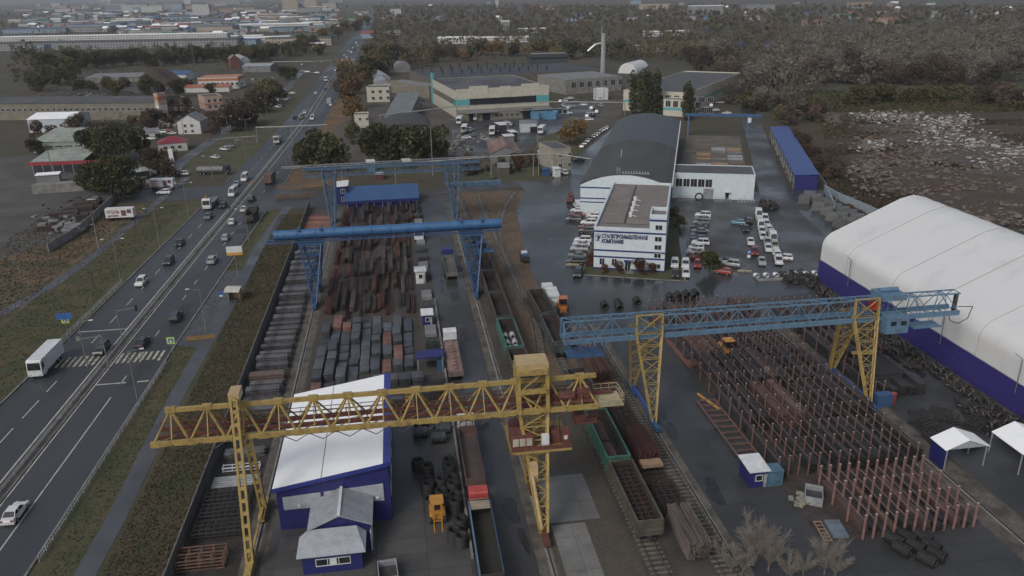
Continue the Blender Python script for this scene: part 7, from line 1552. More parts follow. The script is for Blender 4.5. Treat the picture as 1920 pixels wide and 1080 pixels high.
for k, x, y, s, lb in (('big', 232, 305, 1.3, 'biggest dark green tree, behind the red roofed bungalow'), ('big', 192, 300, 1.15, 'dark tree merging with the big one beside the green roofed hall'), ('big', 214, 374, 1.12, 'dense dark tree at the corner of the left scrap yard'), ('big', 180, 362, .85, 'lower dark tree left of the one at the scrap yard corner'), ('gbush', 238, 372, 1.3, 'low olive bush at the foot of the scrap yard tree'),
                       ('mid', 594, 320, 1.45, 'dark tree left of the blue lattice tower, near the highway'), ('mid', 622, 322, 1.35, 'dark tree directly behind the blue lattice tower'), ('mid', 572, 312, 1.05, 'smaller dark tree nearest the highway kerb'), ('mid', 640, 322, .7, 'small dark tree right of the blue lattice tower'),
                       ('mid', 712, 306, 1.5, 'dark tree below the vaulted shed, left end of the clump'), ('mid', 742, 307, 1.55, 'dark tree below the vaulted shed, in the middle of the clump'), ('mid', 775, 307, 1.55, 'dark tree below the vaulted shed, right of the middle'), ('mid', 803, 305, 1.4, 'dark tree below the vaulted shed, beside the tall pole'), ('mid', 828, 300, .9, 'dark tree at the right end of the clump by the tower'),
                       ('rust', 1068, 270, 1.25, 'yellow brown tree above the cream two storey house'), ('autumn', 1085, 262, .9, 'ochre tree beside the line of parked cars'), ('mid', 1330, 510, .55, 'round green tree in the office car park'), ('red', 1160, 513, .48, 'dark red shrub left of the office door'), ('red', 1199, 514, .6, 'biggest dark red shrub right of the office door'), ('red', 1134, 513, .36, 'small reddish shrub before the first office window'), ('red', 1222, 513, .4, 'thin reddish shrub at the office corner'),
                       ('red', 1108, 500, .55, 'dark shrub at the left corner of the office front'), ('gbush', 1275, 425, .8, 'grey green bush on the lawn beside the office'), ('gbush', 1262, 412, .9, 'olive bush between the lawn and the annex'),
                       ('autumn', 663, 205, 1.9, 'pale orange tree left of the yellow house'), ('rust', 661, 228, 1.5, 'orange brown tree above the cream gatehouse'), ('brown', 652, 178, 1.9, 'brown tree between the highway and the yellow house'), ('autumn', 647, 160, 1.8, 'ochre tree further up the highway verge'), ('midolive', 685, 160, 1.6, 'olive tree behind the yellow house'), ('mid', 716, 140, 1.3, 'dark tree behind the pale arched hangars'), ('mid', 700, 128, 1.2, 'dark tree beyond the hangars by the highway'),
                       ('brown', 412, 250, 1.15, 'bare brown tree left of the pink house'), ('brown', 436, 247, 1.35, 'bare brown tree in front of the pink house'), ('brown', 458, 238, 1.5, 'bare brown tree right of the pink house'), ('red', 350, 205, 1.1, 'reddish tree beside the orange striped gable'), ('mid', 395, 178, .8, 'dark tree between depot and pink house'), ('mid', 535, 150, 1.1, 'dark tree by the far car lot'), ('mid', 552, 146, .9, 'dark tree next to the far car lot'), ('rust', 300, 305, .7, 'orange tree behind the scrap yard trees'), ('mid', 70, 290, .7, 'dark tree at the edge of the green roofed hall'), ('autumn', 325, 305, .5, 'small orange tree by the pylon sign'),
                       ('gbush', 745, 300, .9, 'olive bush in front of the dark clump'), ('gbush', 955, 322, .8, 'olive bush by the wooden hut'), ('gbush', 1015, 326, .6, 'dark bush at the courtyard entrance'), ('gbush', 925, 345, .6, 'olive bush by the lifting beam')):
    tree(k, P(x, y), lb, s, cat='bush' if 'bush' in k or s < .56 else 'tree')
for i, (x, y, s) in enumerate(((1187, 213, 1.15), (1202, 214, 1.2), (1213, 215, 1.25), (1229, 215, 1.2), (1286, 226, 1.0), (1292, 224, .9))): tree('poplar', P(x, y), f"tall slim dark poplar {'before the turquoise factory wing' if i < 4 else 'right of the turquoise block'}, {ORD[i if i < 4 else i - 4]} from its hall side", s, 'row of poplars')
for i, (x, y, s, k) in enumerate(((1412, 1062, 1.05, 'bare'), (1440, 1072, .9, 'bare'), (1392, 1078, .8, 'bare2'), (1370, 1076, .7, 'bare2'), (1505, 1082, .7, 'bare2'), (1545, 1078, .85, 'bare'), (1565, 1085, .8, 'bare2'), (1475, 1088, .7, 'bare2'), (1350, 1050, .6, 'bare2'))):
    tree(k, P(x, y), f"leafless pale shrub by the rack road, {ORD[i]} from the big central one", s, 'bare shrubs at the near edge', cat='shrub')
# rows and groups of single trees beyond
def group(kinds, x0, y0, x1, y1, n, lab, grp, jx=8, jy=3, s0=.9, s1=1.3):
    for i in range(n):
        f = (i + .5) / n; k = rt.choice(kinds); p = P(x0 + (x1 - x0) * f + rt.uniform(-jx, jx), y0 + (y1 - y0) * f + rt.uniform(-jy, jy))
        tree(k, p, f"{ {'mid':'dark green','big':'dark green','midolive':'olive','autumn':'ochre','rust':'orange','brown':'brown','grey':'bare grey','gbush':'olive','bush':'brown','red':'reddish'}[k]} {lab}, {ORD[i % 39]} along it", rt.uniform(s0, s1), grp)
group(['mid', 'mid', 'midolive'], 70, 132, 520, 112, 26, 'tree in the belt beyond the coal heaps', 'tree belt beyond the coal heaps', 6, 3, 1.2, 1.7)
group(['mid', 'brown', 'midolive'], 60, 168, 150, 150, 8, 'tree in the clump left of the long grey shed', 'clump left of the grey shed', 8, 8, 1.1, 1.5)
group(['mid', 'midolive'], 500, 106, 610, 100, 8, 'tree in the belt by the distant highway', 'belt by the distant highway', 6, 3, 1.1, 1.6)
group(['midolive', 'brown', 'mid', 'rust'], 690, 118, 1180, 100, 34, 'tree in the row behind the long plant', 'trees behind the long plant', 8, 7, 1.1, 1.8)
group(['grey', 'grey', 'brown'], 1300, 110, 1440, 190, 20, 'tree on the slope right of the side street', 'trees right of the side street', 24, 14, 1.3, 1.9)
group(['grey', 'brown', 'midolive'], 1370, 190, 1500, 232, 14, 'tree above the bright blue roof', 'trees above the bright blue roof', 18, 8, .8, 1.3)
group(['grey', 'brown'], 1500, 150, 1900, 158, 24, 'tree at the edge of the meadow', 'trees at the meadow edge', 10, 8, 1.3, 1.9)
group(['gbush', 'midolive'], 1580, 195, 1800, 192, 16, 'bush between meadow and dump', 'bushes between meadow and dump', 7, 5, .8, 1.2)
group(['gbush', 'red', 'brown'], 1485, 260, 1560, 345, 13, 'bush along the perimeter fence', 'bushes along the perimeter fence', 12, 6, .5, .9)
group(['gbush', 'midolive', 'brown'], 1480, 215, 1545, 235, 8, 'tree at the head of the blue roof', 'trees at the head of the blue roof', 12, 6, .7, 1.0)
group(['gbush', 'brown'], 1820, 190, 1920, 205, 8, 'bush at the right meadow edge', 'bushes at the right meadow edge', 10, 5, .9, 1.3)
group(['brown', 'midolive', 'brown'], 452, 236, 522, 180, 8, 'tree behind the bare brown trees', 'brown trees by the service road', 10, 8, 1.1, 1.5)
group(['gbush', 'brown', 'gbush', 'red'], 66, 266, 330, 236, 16, 'bush between the halls and the white house', 'bushes between the halls and the white house', 12, 7, .7, 1.3)
group(['gbush', 'brown', 'midolive'], 262, 300, 330, 335, 7, 'bush around the raspberry roofed bungalow', 'bushes around the bungalow', 8, 6, .5, .9)
group(['gbush', 'brown', 'red'], 300, 215, 395, 240, 7, 'bush behind the white house', 'bushes behind the white house', 10, 6, .8, 1.2)
group(['mid', 'midolive', 'brown'], 150, 178, 360, 176, 10, 'tree around the coal heaps', 'trees around the coal heaps', 10, 8, .8, 1.2)
group(['midolive', 'mid', 'brown', 'autumn'], 570, 92, 690, 44, 16, 'tree beside the distant highway', 'trees beside the distant highway', 12, 4, 1.3, 1.9)
group(['midolive', 'autumn', 'brown', 'mid'], 690, 150, 730, 112, 9, 'tree on the near side of the distant highway', 'trees on the near side of the distant highway', 8, 4, 1.3, 1.9)
group(['gbush', 'brown', 'red'], 860, 335, 1040, 300, 14, 'bush among the weeds before the courtyard', 'bushes before the courtyard', 14, 9, .5, .9)
group(['gbush', 'midolive'], 650, 250, 700, 300, 8, 'bush by the small cream gatehouse', 'bushes by the gatehouse', 6, 6, .6, 1.0)
# woods that read as one mass: stuff
def wood(name, poly, n, leaf, H=(8, 15), q=1.3, per=46, seed=1):
    r = np.random.default_rng(seed); base = [crown_arrays(100 + k, 12, 4.6, per, q, 'round', .12) for k in range(6)]
    pl = [(p.x, p.y) for p in poly]; xs = [a for a, _ in pl]; ys = [b_ for _, b_ in pl]; out = []; cnt = 0
    def inside(x, y):
        c = False; j = len(pl) - 1
        for i in range(len(pl)):
            if (pl[i][1] > y) != (pl[j][1] > y) and x < (pl[j][0] - pl[i][0]) * (y - pl[i][1]) / (pl[j][1] - pl[i][1]) + pl[i][0]: c = not c
            j = i
        return c
    tries = 0
    while cnt < n and tries < n * 30:
        tries += 1; x = r.uniform(min(xs), max(xs)); y = r.uniform(min(ys), max(ys))
        if not inside(x, y): continue
        s = r.uniform(*H) / 12; a = r.uniform(0, 6.28); v = base[r.integers(6)] * s; ca, sa = math.cos(a), math.sin(a)
        out.append(np.stack([v[:, 0] * ca - v[:, 1] * sa + x, v[:, 0] * sa + v[:, 1] * ca + y, v[:, 2] * r.uniform(.8, 1.2)], 1)); cnt += 1
    o = bpy.data.objects.new(name, quads_mesh(name, np.concatenate(out), LEAF[leaf] if isinstance(leaf, str) else leaf)); COL.objects.link(o); tag(o, kind='stuff'); return o
MIXW = M('wood_mix', (.065, .068, .040), .95, (.135, .10, .062), sc=34, lo=.4, hi=.6, detail=3, world=True, fine=.25, spec=.15)
GREYW = M('wood_grey', (.16, .145, .12), .95, (.095, .082, .062), sc=26, lo=.4, hi=.62, detail=3, world=True, fine=.2, spec=.15)
wood('woods', [P(690, 123), P(800, 119), P(1100, 113), P(1290, 112), P(1420, 140), P(1500, 90), P(1500, 52), P(700, 50)], 900, MIXW, seed=2)
wood('woods', [P(700, 50), P(1600, 60), P(2000, 60), P(2000, 18), P(700, 14)], 1700, MIXW, (9, 17), 2.2, 30, seed=3)
wood('woods', [P(1380, 175), P(1480, 190), P(1560, 160), P(1830, 155), P(2080, 150), P(2080, 60), P(1500, 62), P(1420, 110)], 2900, GREYW, (9, 16), .8, 64, seed=4)
wood('woods', [P(-200, 60), P(660, 60), P(690, 26), P(-200, 26)], 1300, MIXW, (6, 11), 1.8, 26, seed=5)
wood('woods', [P(-300, 18), P(2200, 18), P(2300, 3), P(-400, 6)], 1500, MIXW, (8, 14), 4, 16, seed=6)
wood('woods', [P(20, 160), P(70, 150), P(75, 90), P(20, 92)], 60, MIXW, (8, 14), seed=7)
wood('woods', [P(60, 95), P(640, 80), P(640, 62), P(60, 62)], 260, MIXW, (7, 11), 1.1, 40, seed=11)
wood('woods', [P(700, 134), P(810, 128), P(810, 108), P(700, 108)], 90, MIXW, (9, 14), 1.0, 60, seed=12)
wood('woods', [P(1130, 118), P(1300, 116), P(1420, 150), P(1360, 95), P(1130, 95)], 260, MIXW, (9, 15), 1.0, 60, seed=13)
wood('scrub', [P(1480, 250), P(1600, 200), P(1900, 196), P(1900, 214), P(1620, 224), P(1560, 330), P(1545, 345)], 700, M('scrub_olive', (.075, .072, .038), .95, (.12, .08, .05), sc=14, world=True, fine=.4, spec=.1), (2, 5), .5, 40, seed=14)
wood('scrub', [P(1560, 330), P(1600, 240), P(1900, 240), P(2000, 400), P(1800, 410), P(1640, 395)], 420, M('scrub_brown', (.13, .085, .06), .95, (.085, .075, .048), sc=14, world=True, fine=.4, spec=.1), (1.2, 3.0), .35, 40, seed=15)
wood('scrub', [P(60, 250), P(300, 235), P(330, 180), P(560, 120), P(560, 108), P(60, 120)], 650, M('scrub_dark', (.06, .055, .035), .95, (.09, .07, .045), sc=14, world=True, fine=.4, spec=.1), (2.5, 7), .6, 44, seed=16)
wood('woods', [P(55, 128), P(300, 122), P(540, 112), P(600, 100), P(600, 92), P(60, 104)], 420, MIXW, (8, 13), .8, 70, seed=21)
wood('woods', [P(600, 95), P(672, 50), P(640, 45), P(560, 95)], 120, MIXW, (8, 13), seed=8)
wood('woods', [P(1920, 215), P(2200, 230), P(2200, 160), P(1920, 160)], 160, GREYW, (8, 14), seed=9)
# weeds on the bank, dump, lawn: clumps of short stuff
def tufts(name, fn, n, q, mat, seed=1, hz=.35):
    r = np.random.default_rng(seed); pts = np.array([fn(r) for _ in range(n)]); a = r.uniform(0, 6.28, n); s = q * r.uniform(.5, 1.4, n)
    dx = np.cos(a) * s; dy = np.sin(a) * s; h_ = hz * r.uniform(.4, 1.6, n); lx = r.normal(size=n) * .3 * s; ly = r.normal(size=n) * .3 * s; z = np.zeros(n) + .05
    v = np.stack([np.stack([pts[:, 0] - dx, pts[:, 1] - dy, z], 1), np.stack([pts[:, 0] + dx, pts[:, 1] + dy, z], 1), np.stack([pts[:, 0] + dx * .6 + lx, pts[:, 1] + dy * .6 + ly, h_], 1), np.stack([pts[:, 0] - dx * .6 + lx, pts[:, 1] - dy * .6 + ly, h_ * .8], 1)], 1).reshape(-1, 3)
    o = bpy.data.objects.new(name, quads_mesh(name, v, mat)); COL.objects.link(o); tag(o, kind='stuff'); return o
def uni(t0, t1, s0, s1):
    def f(r): t, s = r.uniform(t0, t1), r.uniform(s0, s1); p = Y(t, s); return (p.x, p.y)
    return f
TWEED = M('tuft_weed', (.050, .056, .027), .95, (.098, .066, .040), sc=5, world=True, fine=.35, spec=.1); TGR = M('tuft_green', (.055, .062, .025), .95, (.10, .08, .04), sc=5, world=True, fine=.3, spec=.1)
tufts('weeds', uni(60, 240, -37.6, -30.2), 26000, .12, TWEED, 1, .17)
tufts('grass', uni(60, 245, -44.5, -41.0), 6000, .14, TGR, 2, .14)
tufts('grass', uni(60, 262, -83, -69), 14000, .18, TGR, 3, .16)
tufts('weeds', uni(60, 262, -110, -84), 14000, .25, M('tuft_brown', (.10, .07, .04), .95, (.06, .055, .03), sc=5, world=True, fine=.3, spec=.1), 4, .22)
def pxr(x0, y0, x1, y1):
    def f(r): p = P(r.uniform(x0, x1), r.uniform(y0, y1)); return (p.x, p.y)
    return f
tufts('weeds', pxr(1545, 225, 1960, 400), 26000, .4, M('tuft_dump', (.075, .055, .04), .95, (.045, .042, .028), sc=9, world=True, fine=.35, spec=.1), 5, .6)
tufts('weeds', pxr(1480, 170, 1930, 210), 8000, .8, M('tuft_meadow', (.05, .06, .03), .95, (.08, .07, .04), sc=20, world=True, fine=.3, spec=.1), 6, .8)
tufts('weeds', pxr(870, 365, 975, 440), 3000, .18, TWEED, 7, .15)
# rubble heaps of the dump: low mounds and scattered pale waste
def mound(label, px, py, w_, d_, h_, mat, seed):
    r = np.random.default_rng(seed); n = 26; b = MB(); ph = r.uniform(0, 6.28, (5, 2)); fr = r.uniform(2, 7, (5, 2))
    vs = []
    for j in range(n + 1):
        for i in range(n + 1):
            u, v_ = i / n * 2 - 1, j / n * 2 - 1; e = max(0, 1 - (u * u + v_ * v_)) ** .7
            z = e * h_ * (1 + .35 * sum(math.sin(fr[k][0] * u + ph[k][0]) * math.sin(fr[k][1] * v_ + ph[k][1]) for k in range(5)) / 1.5) + r.uniform(0, .25) * e; vs.append((u * w_ / 2, v_ * d_ / 2, z))
    b.add(vs, [(j * (n + 1) + i, j * (n + 1) + i + 1, (j + 1) * (n + 1) + i + 1, (j + 1) * (n + 1) + i) for j in range(n) for i in range(n)])
    o = b.build('rubble_mound', mat); o.location = P(px, py); tag(o, kind='stuff'); return o
SOIL = M('mound_soil', (.052, .038, .028), .95, (.09, .072, .058), sc=1.6, lo=.52, hi=.64, detail=10, world=True, fine=.4, bump=.8, bsc=2)
PALEM = M('mound_pale', (.085, .073, .064), .95, (.06, .05, .042), sc=1.6, lo=.42, hi=.56, detail=10, world=True, fine=.4, bump=.8, bsc=2)
for i, (x, y, a, d_, h_, m_) in enumerate((x, y, a, d_, h_ * .5 if x > 1500 else h_, m_) for x, y, a, d_, h_, m_ in ((1700, 240, 50, 26, 2, PALEM), (1760, 262, 60, 30, 3, PALEM), (1830, 290, 60, 40, 3.5, PALEM), (1890, 300, 50, 40, 3, PALEM), (1660, 300, 40, 26, 2.5, SOIL), (1720, 330, 50, 30, 3.5, SOIL), (1800, 350, 60, 36, 4, SOIL), (1880, 390, 60, 40, 5, SOIL), (1600, 270, 40, 26, 1.5, SOIL), (1930, 340, 60, 40, 4, PALEM), (1860, 245, 60, 26, 3, SOIL), (250, 172, 60, 25, 4, STEEL_D), (300, 160, 40, 26, 9, M('mound_brown', (.05, .04, .03), .95)), (180, 176, 60, 25, 3, HEAPM))): mound('', x, y, a, d_, h_, m_, i)
def waste(name, spots, n, mat, seed, s0=.3, s1=1.4):
    r = np.random.default_rng(seed); b = MB(); rr = random.Random(seed)
    for _ in range(n):
        x, y, rx, ry = spots[rr.randrange(len(spots))]; p = P(x + rr.gauss(0, rx), y + rr.gauss(0, ry)); s = rr.uniform(s0, s1) * (1 if rr.random() < .9 else 1.8)
        b.cbox((p.x, p.y, rr.uniform(.3, 2.2)), (s, s * rr.uniform(.3, 1), s * rr.uniform(.15, .5)), rr.random() * 3)
    tag(b.build(name, mat), kind='stuff')
sp = [(1700, 228, 30, 6), (1760, 245, 28, 9), (1830, 275, 24, 12), (1870, 300, 26, 12), (1645, 222, 20, 3), (1790, 232, 20, 6), (1760, 270, 30, 12), (1635, 278, 14, 5), (1905, 292, 20, 8), (1560, 228, 8, 4), (1720, 310, 30, 14), (1850, 350, 40, 20), (1700, 345, 50, 14), (1830, 385, 50, 14), (1640, 320, 24, 14), (1900, 410, 40, 12)]
waste('rubble', sp[:9], 1500, M('waste_white', (.50, .50, .49), .8, (.30, .30, .30), sc=3, world=True), 3, .25, 1.3)
waste('rubble', sp, 5600, M('waste_grey', (.12, .10, .088), .9, (.19, .16, .135), sc=3, world=True), 4, .25, 1.3)
waste('rubble', [(1690, 300, 30, 16), (1780, 350, 50, 20), (1650, 260, 40, 16)], 600, M('waste_brown', (.17, .11, .085), .9, (.1, .08, .06), sc=3, world=True), 5)
waste('rubble', [(130, 400, 26, 14), (180, 385, 20, 6), (1600, 90, 30, 3), (1440, 95, 30, 3)], 60, STEEL_D, 6, .4, 1.6)
waste('rubble', [(280, 235, 40, 10), (250, 345, 22, 8), (330, 200, 30, 6), (480, 160, 30, 8), (760, 285, 30, 5), (900, 275, 40, 12), (1140, 178, 30, 8)], 420, M('waste_mix', (.26, .26, .26), .8, (.09, .08, .07), sc=4, world=True, lo=.45, hi=.55), 9, .5, 2.2)
waste('rubble', [(195, 172, 30, 5), (250, 165, 30, 5), (160, 180, 20, 4), (120, 430, 20, 8)], 200, M('waste_mid', (.2, .2, .2), .8), 7, .5, 2.5)
for i, (x, y, L) in enumerate(((150, 395, 9), (165, 385, 9), (120, 405, 9), (140, 410, 7), (100, 430, 6))): inst(('sp', i % 2), lambda: stack(i, 3.4, 8, 1.4), BLKF, 'beam_pile', P(x, y), R(-70), f"dark beam pile in the left scrap yard, {ORD[i]} from the concrete wall", 'beam pile', 'dark piles in the left scrap yard')
for i, (x, y) in enumerate(((1495, 93), (1418, 60), (1330, 60), (1580, 66), (1456, 96), (1398, 92))):
    inst('fh', lambda: (lambda b: b.extr([(0, 0), (10, 0), (10, 4), (5, 7), (0, 4)], 0, 14) and b)(MB()), WHITE if i % 2 else CBLUE, 'cottage', P(x, y), R(i * 20), f"pale little building beyond the bare trees, {ORD[i]} of those in the hollow", 'house', 'little buildings beyond the bare trees')
# ------------------------------------------------------------------ the town in the distance
rc = random.Random(31)
def winmat(name, c, wc, sx, sz):
    if name in _M: return _M[name]
    m = M(name, c, .8, tuple(x * .85 for x in c), sc=12); n = m.node_tree.nodes; l = m.node_tree.links; b = n['Principled BSDF']; src = b.inputs['Base Color'].links[0].from_socket
    tc = n.new('ShaderNodeTexCoord'); sp_ = n.new('ShaderNodeSeparateXYZ'); l.new(tc.outputs['Object'], sp_.inputs[0])
    ad = n.new('ShaderNodeMath'); ad.operation = 'ADD'; l.new(sp_.outputs[0], ad.inputs[0]); l.new(sp_.outputs[1], ad.inputs[1])
    def cell(sock, s):
        d_ = n.new('ShaderNodeMath'); d_.operation = 'DIVIDE'; d_.inputs[1].default_value = s; l.new(sock, d_.inputs[0]); f = n.new('ShaderNodeMath'); f.operation = 'FRACT'; l.new(d_.outputs[0], f.inputs[0])
        g = n.new('ShaderNodeMath'); g.operation = 'GREATER_THAN'; g.inputs[1].default_value = .5; l.new(f.outputs[0], g.inputs[0]); return g.outputs[0]
    mu = n.new('ShaderNodeMath'); mu.operation = 'MULTIPLY'; l.new(cell(ad.outputs[0], sx), mu.inputs[0]); l.new(cell(sp_.outputs[2], sz), mu.inputs[1])
    ge = n.new('ShaderNodeNewGeometry'); sn = n.new('ShaderNodeSeparateXYZ'); l.new(ge.outputs['Normal'], sn.inputs[0]); lt = n.new('ShaderNodeMath'); lt.operation = 'LESS_THAN'; lt.inputs[1].default_value = .5; l.new(sn.outputs[2], lt.inputs[0])
    m2 = n.new('ShaderNodeMath'); m2.operation = 'MULTIPLY'; l.new(mu.outputs[0], m2.inputs[0]); l.new(lt.outputs[0], m2.inputs[1])
    mx = n.new('ShaderNodeMix'); mx.data_type = 'RGBA'; l.new(m2.outputs[0], mx.inputs[0]); l.new(src, mx.inputs[6]); mx.inputs[7].default_value = (*wc, 1); l.new(mx.outputs[2], b.inputs['Base Color']); return m
TOWN = {'white': winmat('town_white', (.50, .50, .49), (.12, .13, .15), 4, 3), 'beige': winmat('town_beige', (.38, .33, .25), (.10, .10, .11), 4, 3), 'grey': winmat('town_grey', (.26, .27, .28), (.08, .09, .1), 4, 3), 'pinkish': winmat('town_pink', (.36, .25, .20), (.1, .1, .1), 4, 3), 'pale blue': winmat('town_blue', (.25, .33, .42), (.08, .1, .12), 4, 3)}
TROOF = {'grey': GROOF, 'dark': DROOF, 'blue': BROOF, 'pale': WHROOF, 'green': GREENR, 'red': paint('town_red_roof', (.24, .08, .06))}
def block(px, py, w_, d_, h_, wc, rc_, label, grp=None, pitched=False, rz=None, cat='building'):
    p = P(px, py); o = thing('town_house' if pitched else 'apartment_block' if h_ > 12 else 'warehouse', label, cat, p, rt.uniform(-.25, .25) if rz is None else rz, grp)
    MB().box(-w_ / 2, w_ / 2, 0, d_, -.2, h_).build('wall', TOWN[wc], o)
    b = MB()
    if pitched: b.extr([(-.4, h_), (d_ + .4, h_), (d_ / 2, h_ + d_ * .28)], -w_ / 2 - .4, w_ / 2 + .4)
    else: b.box(-w_ / 2 - .3, w_ / 2 + .3, -.3, d_ + .3, h_ + .01, h_ + 1.0)
    b.build('roof', TROOF[rc_], o); return o
named = [(545, 19, 62, 14, 42, 'beige', 'grey', 'tall beige apartment block at the top edge beside the highway axis'), (583, 15, 55, 14, 36, 'beige', 'grey', 'tall beige apartment block right of the first one at the top edge'), (618, 17, 60, 20, 22, 'beige', 'grey', 'orange beige block under construction right of the apartment towers'), (378, 31, 52, 16, 36, 'white', 'grey', 'white ten storey slab rising over the low warehouses'), (432, 8, 130, 16, 34, 'grey', 'pale', 'long hazy apartment row on the skyline'), (285, 23, 90, 16, 24, 'white', 'grey', 'pale long block left of the white slab'), (192, 8, 90, 20, 26, 'grey', 'pale', 'hazy grey block on the left skyline'), (155, 42, 16, 14, 20, 'grey', 'pale', 'small grey tower near the left edge'), (181, 44, 12, 12, 18, 'white', 'pale', 'narrow white tower right of the small grey tower'), (417, 33, 20, 20, 10, 'pale blue', 'blue', 'bright blue block right of the white slab'),
         (65, 62, 120, 25, 7, 'pale blue', 'blue', 'long blue and white warehouse at the far left'), (150, 60, 110, 40, 9, 'grey', 'grey', 'grey plain warehouse right of the blue and white one'), (230, 44, 150, 25, 7, 'white', 'pale', 'long white warehouse in the third row of the town'), (320, 38, 150, 20, 8, 'pale blue', 'blue', 'long warehouse with blue roof below the white slab'), (400, 47, 230, 25, 8, 'white', 'blue', 'very long white warehouse with blue roof edge'), (515, 56, 130, 30, 10, 'white', 'pale', 'white factory hall before the tree clump'), (500, 84, 60, 22, 9, 'white', 'pale', 'white office with big windows near the green roof'), (466, 86, 22, 14, 7, 'pale blue', 'blue', 'light blue store left of the white office'), (572, 80, 70, 20, 9, 'pinkish', 'green', 'pink walled hall with dark green roof'), (402, 88, 40, 18, 8, 'white', 'pale', 'white rounded store in front of the long factory'), (205, 92, 330, 30, 9, 'grey', 'dark', 'extremely long old factory with grey roof across the far left'), (215, 83, 320, 14, 12, 'white', 'pale', 'long pale clerestory behind the old factory'), (62, 98, 34, 12, 8, 'pale blue', 'grey', 'small blue hall at the left end of the old factory'), (308, 90, 30, 16, 7, 'grey', 'grey', 'grey hip roofed shed before the old factory'), (560, 93, 60, 16, 6, 'pinkish', 'pale', 'low pink hall behind the tree belt'),
         (853, 82, 44, 20, 7, 'white', 'pale', 'white hall among the trees beyond the long plant'), (932, 80, 80, 14, 6, 'white', 'pale', 'long low white building among the trees'), (948, 57, 14, 12, 14, 'grey', 'pale', 'small concrete tower in the wood'), (742, 30, 30, 16, 18, 'white', 'grey', 'white block at the end of the highway'), (735, 66, 26, 12, 6, 'white', 'grey', 'white cottage beside the distant highway'), (1000, 62, 40, 14, 6, 'grey', 'pale', 'grey hall beyond the small tower'), (1325, 26, 80, 30, 18, 'grey', 'pale', 'grey block with white front, first in the upper right'), (1425, 24, 70, 40, 18, 'grey', 'grey', 'blue grey block, second in the upper right'), (1655, 45, 46, 16, 9, 'pinkish', 'red', 'orange red hall behind the bare wood'), (1530, 48, 34, 16, 8, 'pinkish', 'red', 'brick red hall left of the orange red one'), (1192, 8, 40, 20, 14, 'pale blue', 'blue', 'blue building on the upper edge'), (1230, 98, 36, 12, 6, 'white', 'pale', 'white shed right of the storage tank'), (932, 14, 12, 12, 34, 'white', 'pale', 'white water tower like block on the horizon'), (1020, 16, 90, 20, 10, 'pinkish', 'red', 'row of red roofed halls near the horizon'), (1250, 68, 60, 14, 6, 'white', 'pale', 'low white hall in front of the far wood')]
for px, py, w_, d_, h_, wc, rr_, lb in named: block(px, py, w_, d_, h_, wc, rr_, lb, rz=.0 if w_ > 60 else None)
n_ = 0; TL_ = {}
for (x0, x1, y0, y1, n, big) in ((40, 680, 24, 60, 250, .25), (40, 660, 4, 24, 70, .6), (560, 690, 60, 92, 10, .3), (700, 1900, 4, 40, 46, .1), (220, 460, 60, 80, 14, .3)):
    for i in range(n):
        x, y = rc.uniform(x0, x1), rc.uniform(y0, y1)
        if 640 + (90 - y) * .6 < x < 668 + (90 - y) * .8: continue
        bigb = rc.random() < big; wc = rc.choice(('white', 'white', 'grey', 'beige', 'pinkish', 'pale blue')); rr_ = rc.choice(('grey', 'grey', 'dark', 'pale', 'pale', 'blue', 'red', 'green'))
        if bigb: w_, d_, h_ = rc.uniform(30, 110), rc.uniform(14, 30), rc.choice((7, 8, 10, 15, 15, 27)) if y < 24 else rc.choice((6, 7, 9, 9))
        else: w_, d_, h_ = rc.uniform(10, 24), rc.uniform(9, 14), rc.uniform(4, 7)
        n_ += 1
        side = 'western town' if x < 680 else 'wooded suburb'
        q = block(x, y, w_, d_, h_, wc, rr_, f"{'long' if w_ > 60 else 'mid sized' if w_ > 30 else 'small'} {wc} building with {rr_} roof in the {side}", f"{wc} buildings with {rr_} roofs in the {side}", pitched=not bigb); TL_.setdefault(q['label'], []).append((x, q))
for lb, qs in TL_.items():
    if len(qs) > 1:
        for i, (x, q) in enumerate(sorted(qs, key=lambda e: e[0])): q['label'] = f"{lb}, {ORD[min(i, 38)]} from the left"
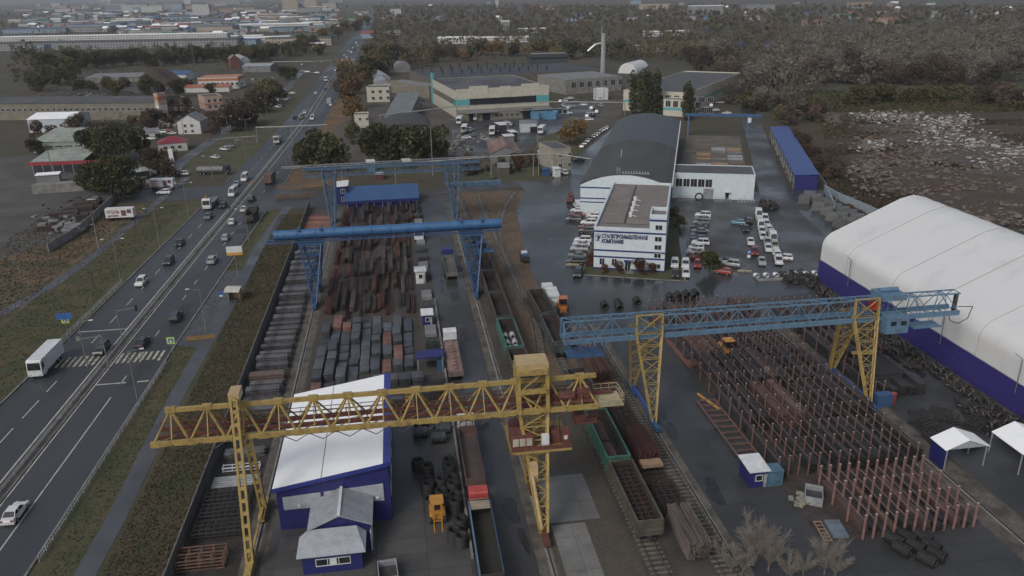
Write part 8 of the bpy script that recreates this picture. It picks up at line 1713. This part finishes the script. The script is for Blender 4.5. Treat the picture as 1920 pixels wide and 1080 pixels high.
# tall mast, street trees in town stay with the woods
for i, (x, y, h_) in enumerate(((265, 22, 46), (1128, 92, 24), (932, 30, 20))): inst(('mast', i), lambda: (lambda b: b.tube((0, 0, 0), (0, 0, h_), 1.2, 6, r2=.6))(MB()), CONC, 'chimney', P(x, y), 0, ('dark slim chimney in the hazy town', 'slim pole beside the metal chimney', 'thin mast near the water tower')[i], 'chimney')
# ------------------------------------------------------------------ a few people at work
def person(label, p, rz, coat, trousers):
    def mk():
        o = bpy.data.meshes.new('person'); J = [(0, 0, .92), (0, 0, 1.15), (0, 0, 1.42), (0, 0, 1.5), (0, .02, 1.62), (0, .02, 1.74), (-.1, 0, .88), (-.12, .06, .48), (-.12, 0, .08), (-.12, .12, .03), (.1, 0, .88), (.12, -.04, .48), (.12, -.1, .08), (.12, .02, .03), (-.2, 0, 1.4), (-.25, .02, 1.12), (-.24, .14, .88), (.2, 0, 1.4), (.25, -.02, 1.12), (.24, .08, .88)]
        E = [(0, 1), (1, 2), (2, 3), (3, 4), (4, 5), (0, 6), (6, 7), (7, 8), (8, 9), (0, 10), (10, 11), (11, 12), (12, 13), (2, 14), (14, 15), (15, 16), (2, 17), (17, 18), (18, 19)]
        o.from_pydata(J, E, []); ob = bpy.data.objects.new('person', o); COL.objects.link(ob); sk = ob.modifiers.new('skin', 'SKIN')
        rad = [.15, .16, .17, .06, .10, .09, .1, .07, .05, .04, .1, .07, .05, .04, .07, .05, .04, .07, .05, .04]
        for v, r_ in zip(o.skin_vertices[0].data, rad): v.radius = (r_, r_ * .8)
        o.skin_vertices[0].data[0].use_root = True
        sb = ob.modifiers.new('sub', 'SUBSURF'); sb.levels = 1; sb.render_levels = 1
        o.materials.append(coat); return ob
    q = mk(); q.location = p; q.rotation_euler.z = rz; tag(q, label, 'person')
person('person in dark clothes walking on the truck lane near the beam rows', Y(141, 6.6, .1), YA, M('cloth_dark', (.03, .03, .04), .9), None)
person('person in blue jacket on the lane under the tube crane', Y(169, 7.3, .1), YA, M('cloth_blue', (.03, .05, .16), .9), None)
person('person standing at the median beside the black sedan', P(431, 396, .2), YA, M('cloth_black', (.02, .02, .02), .9), None)
haze()
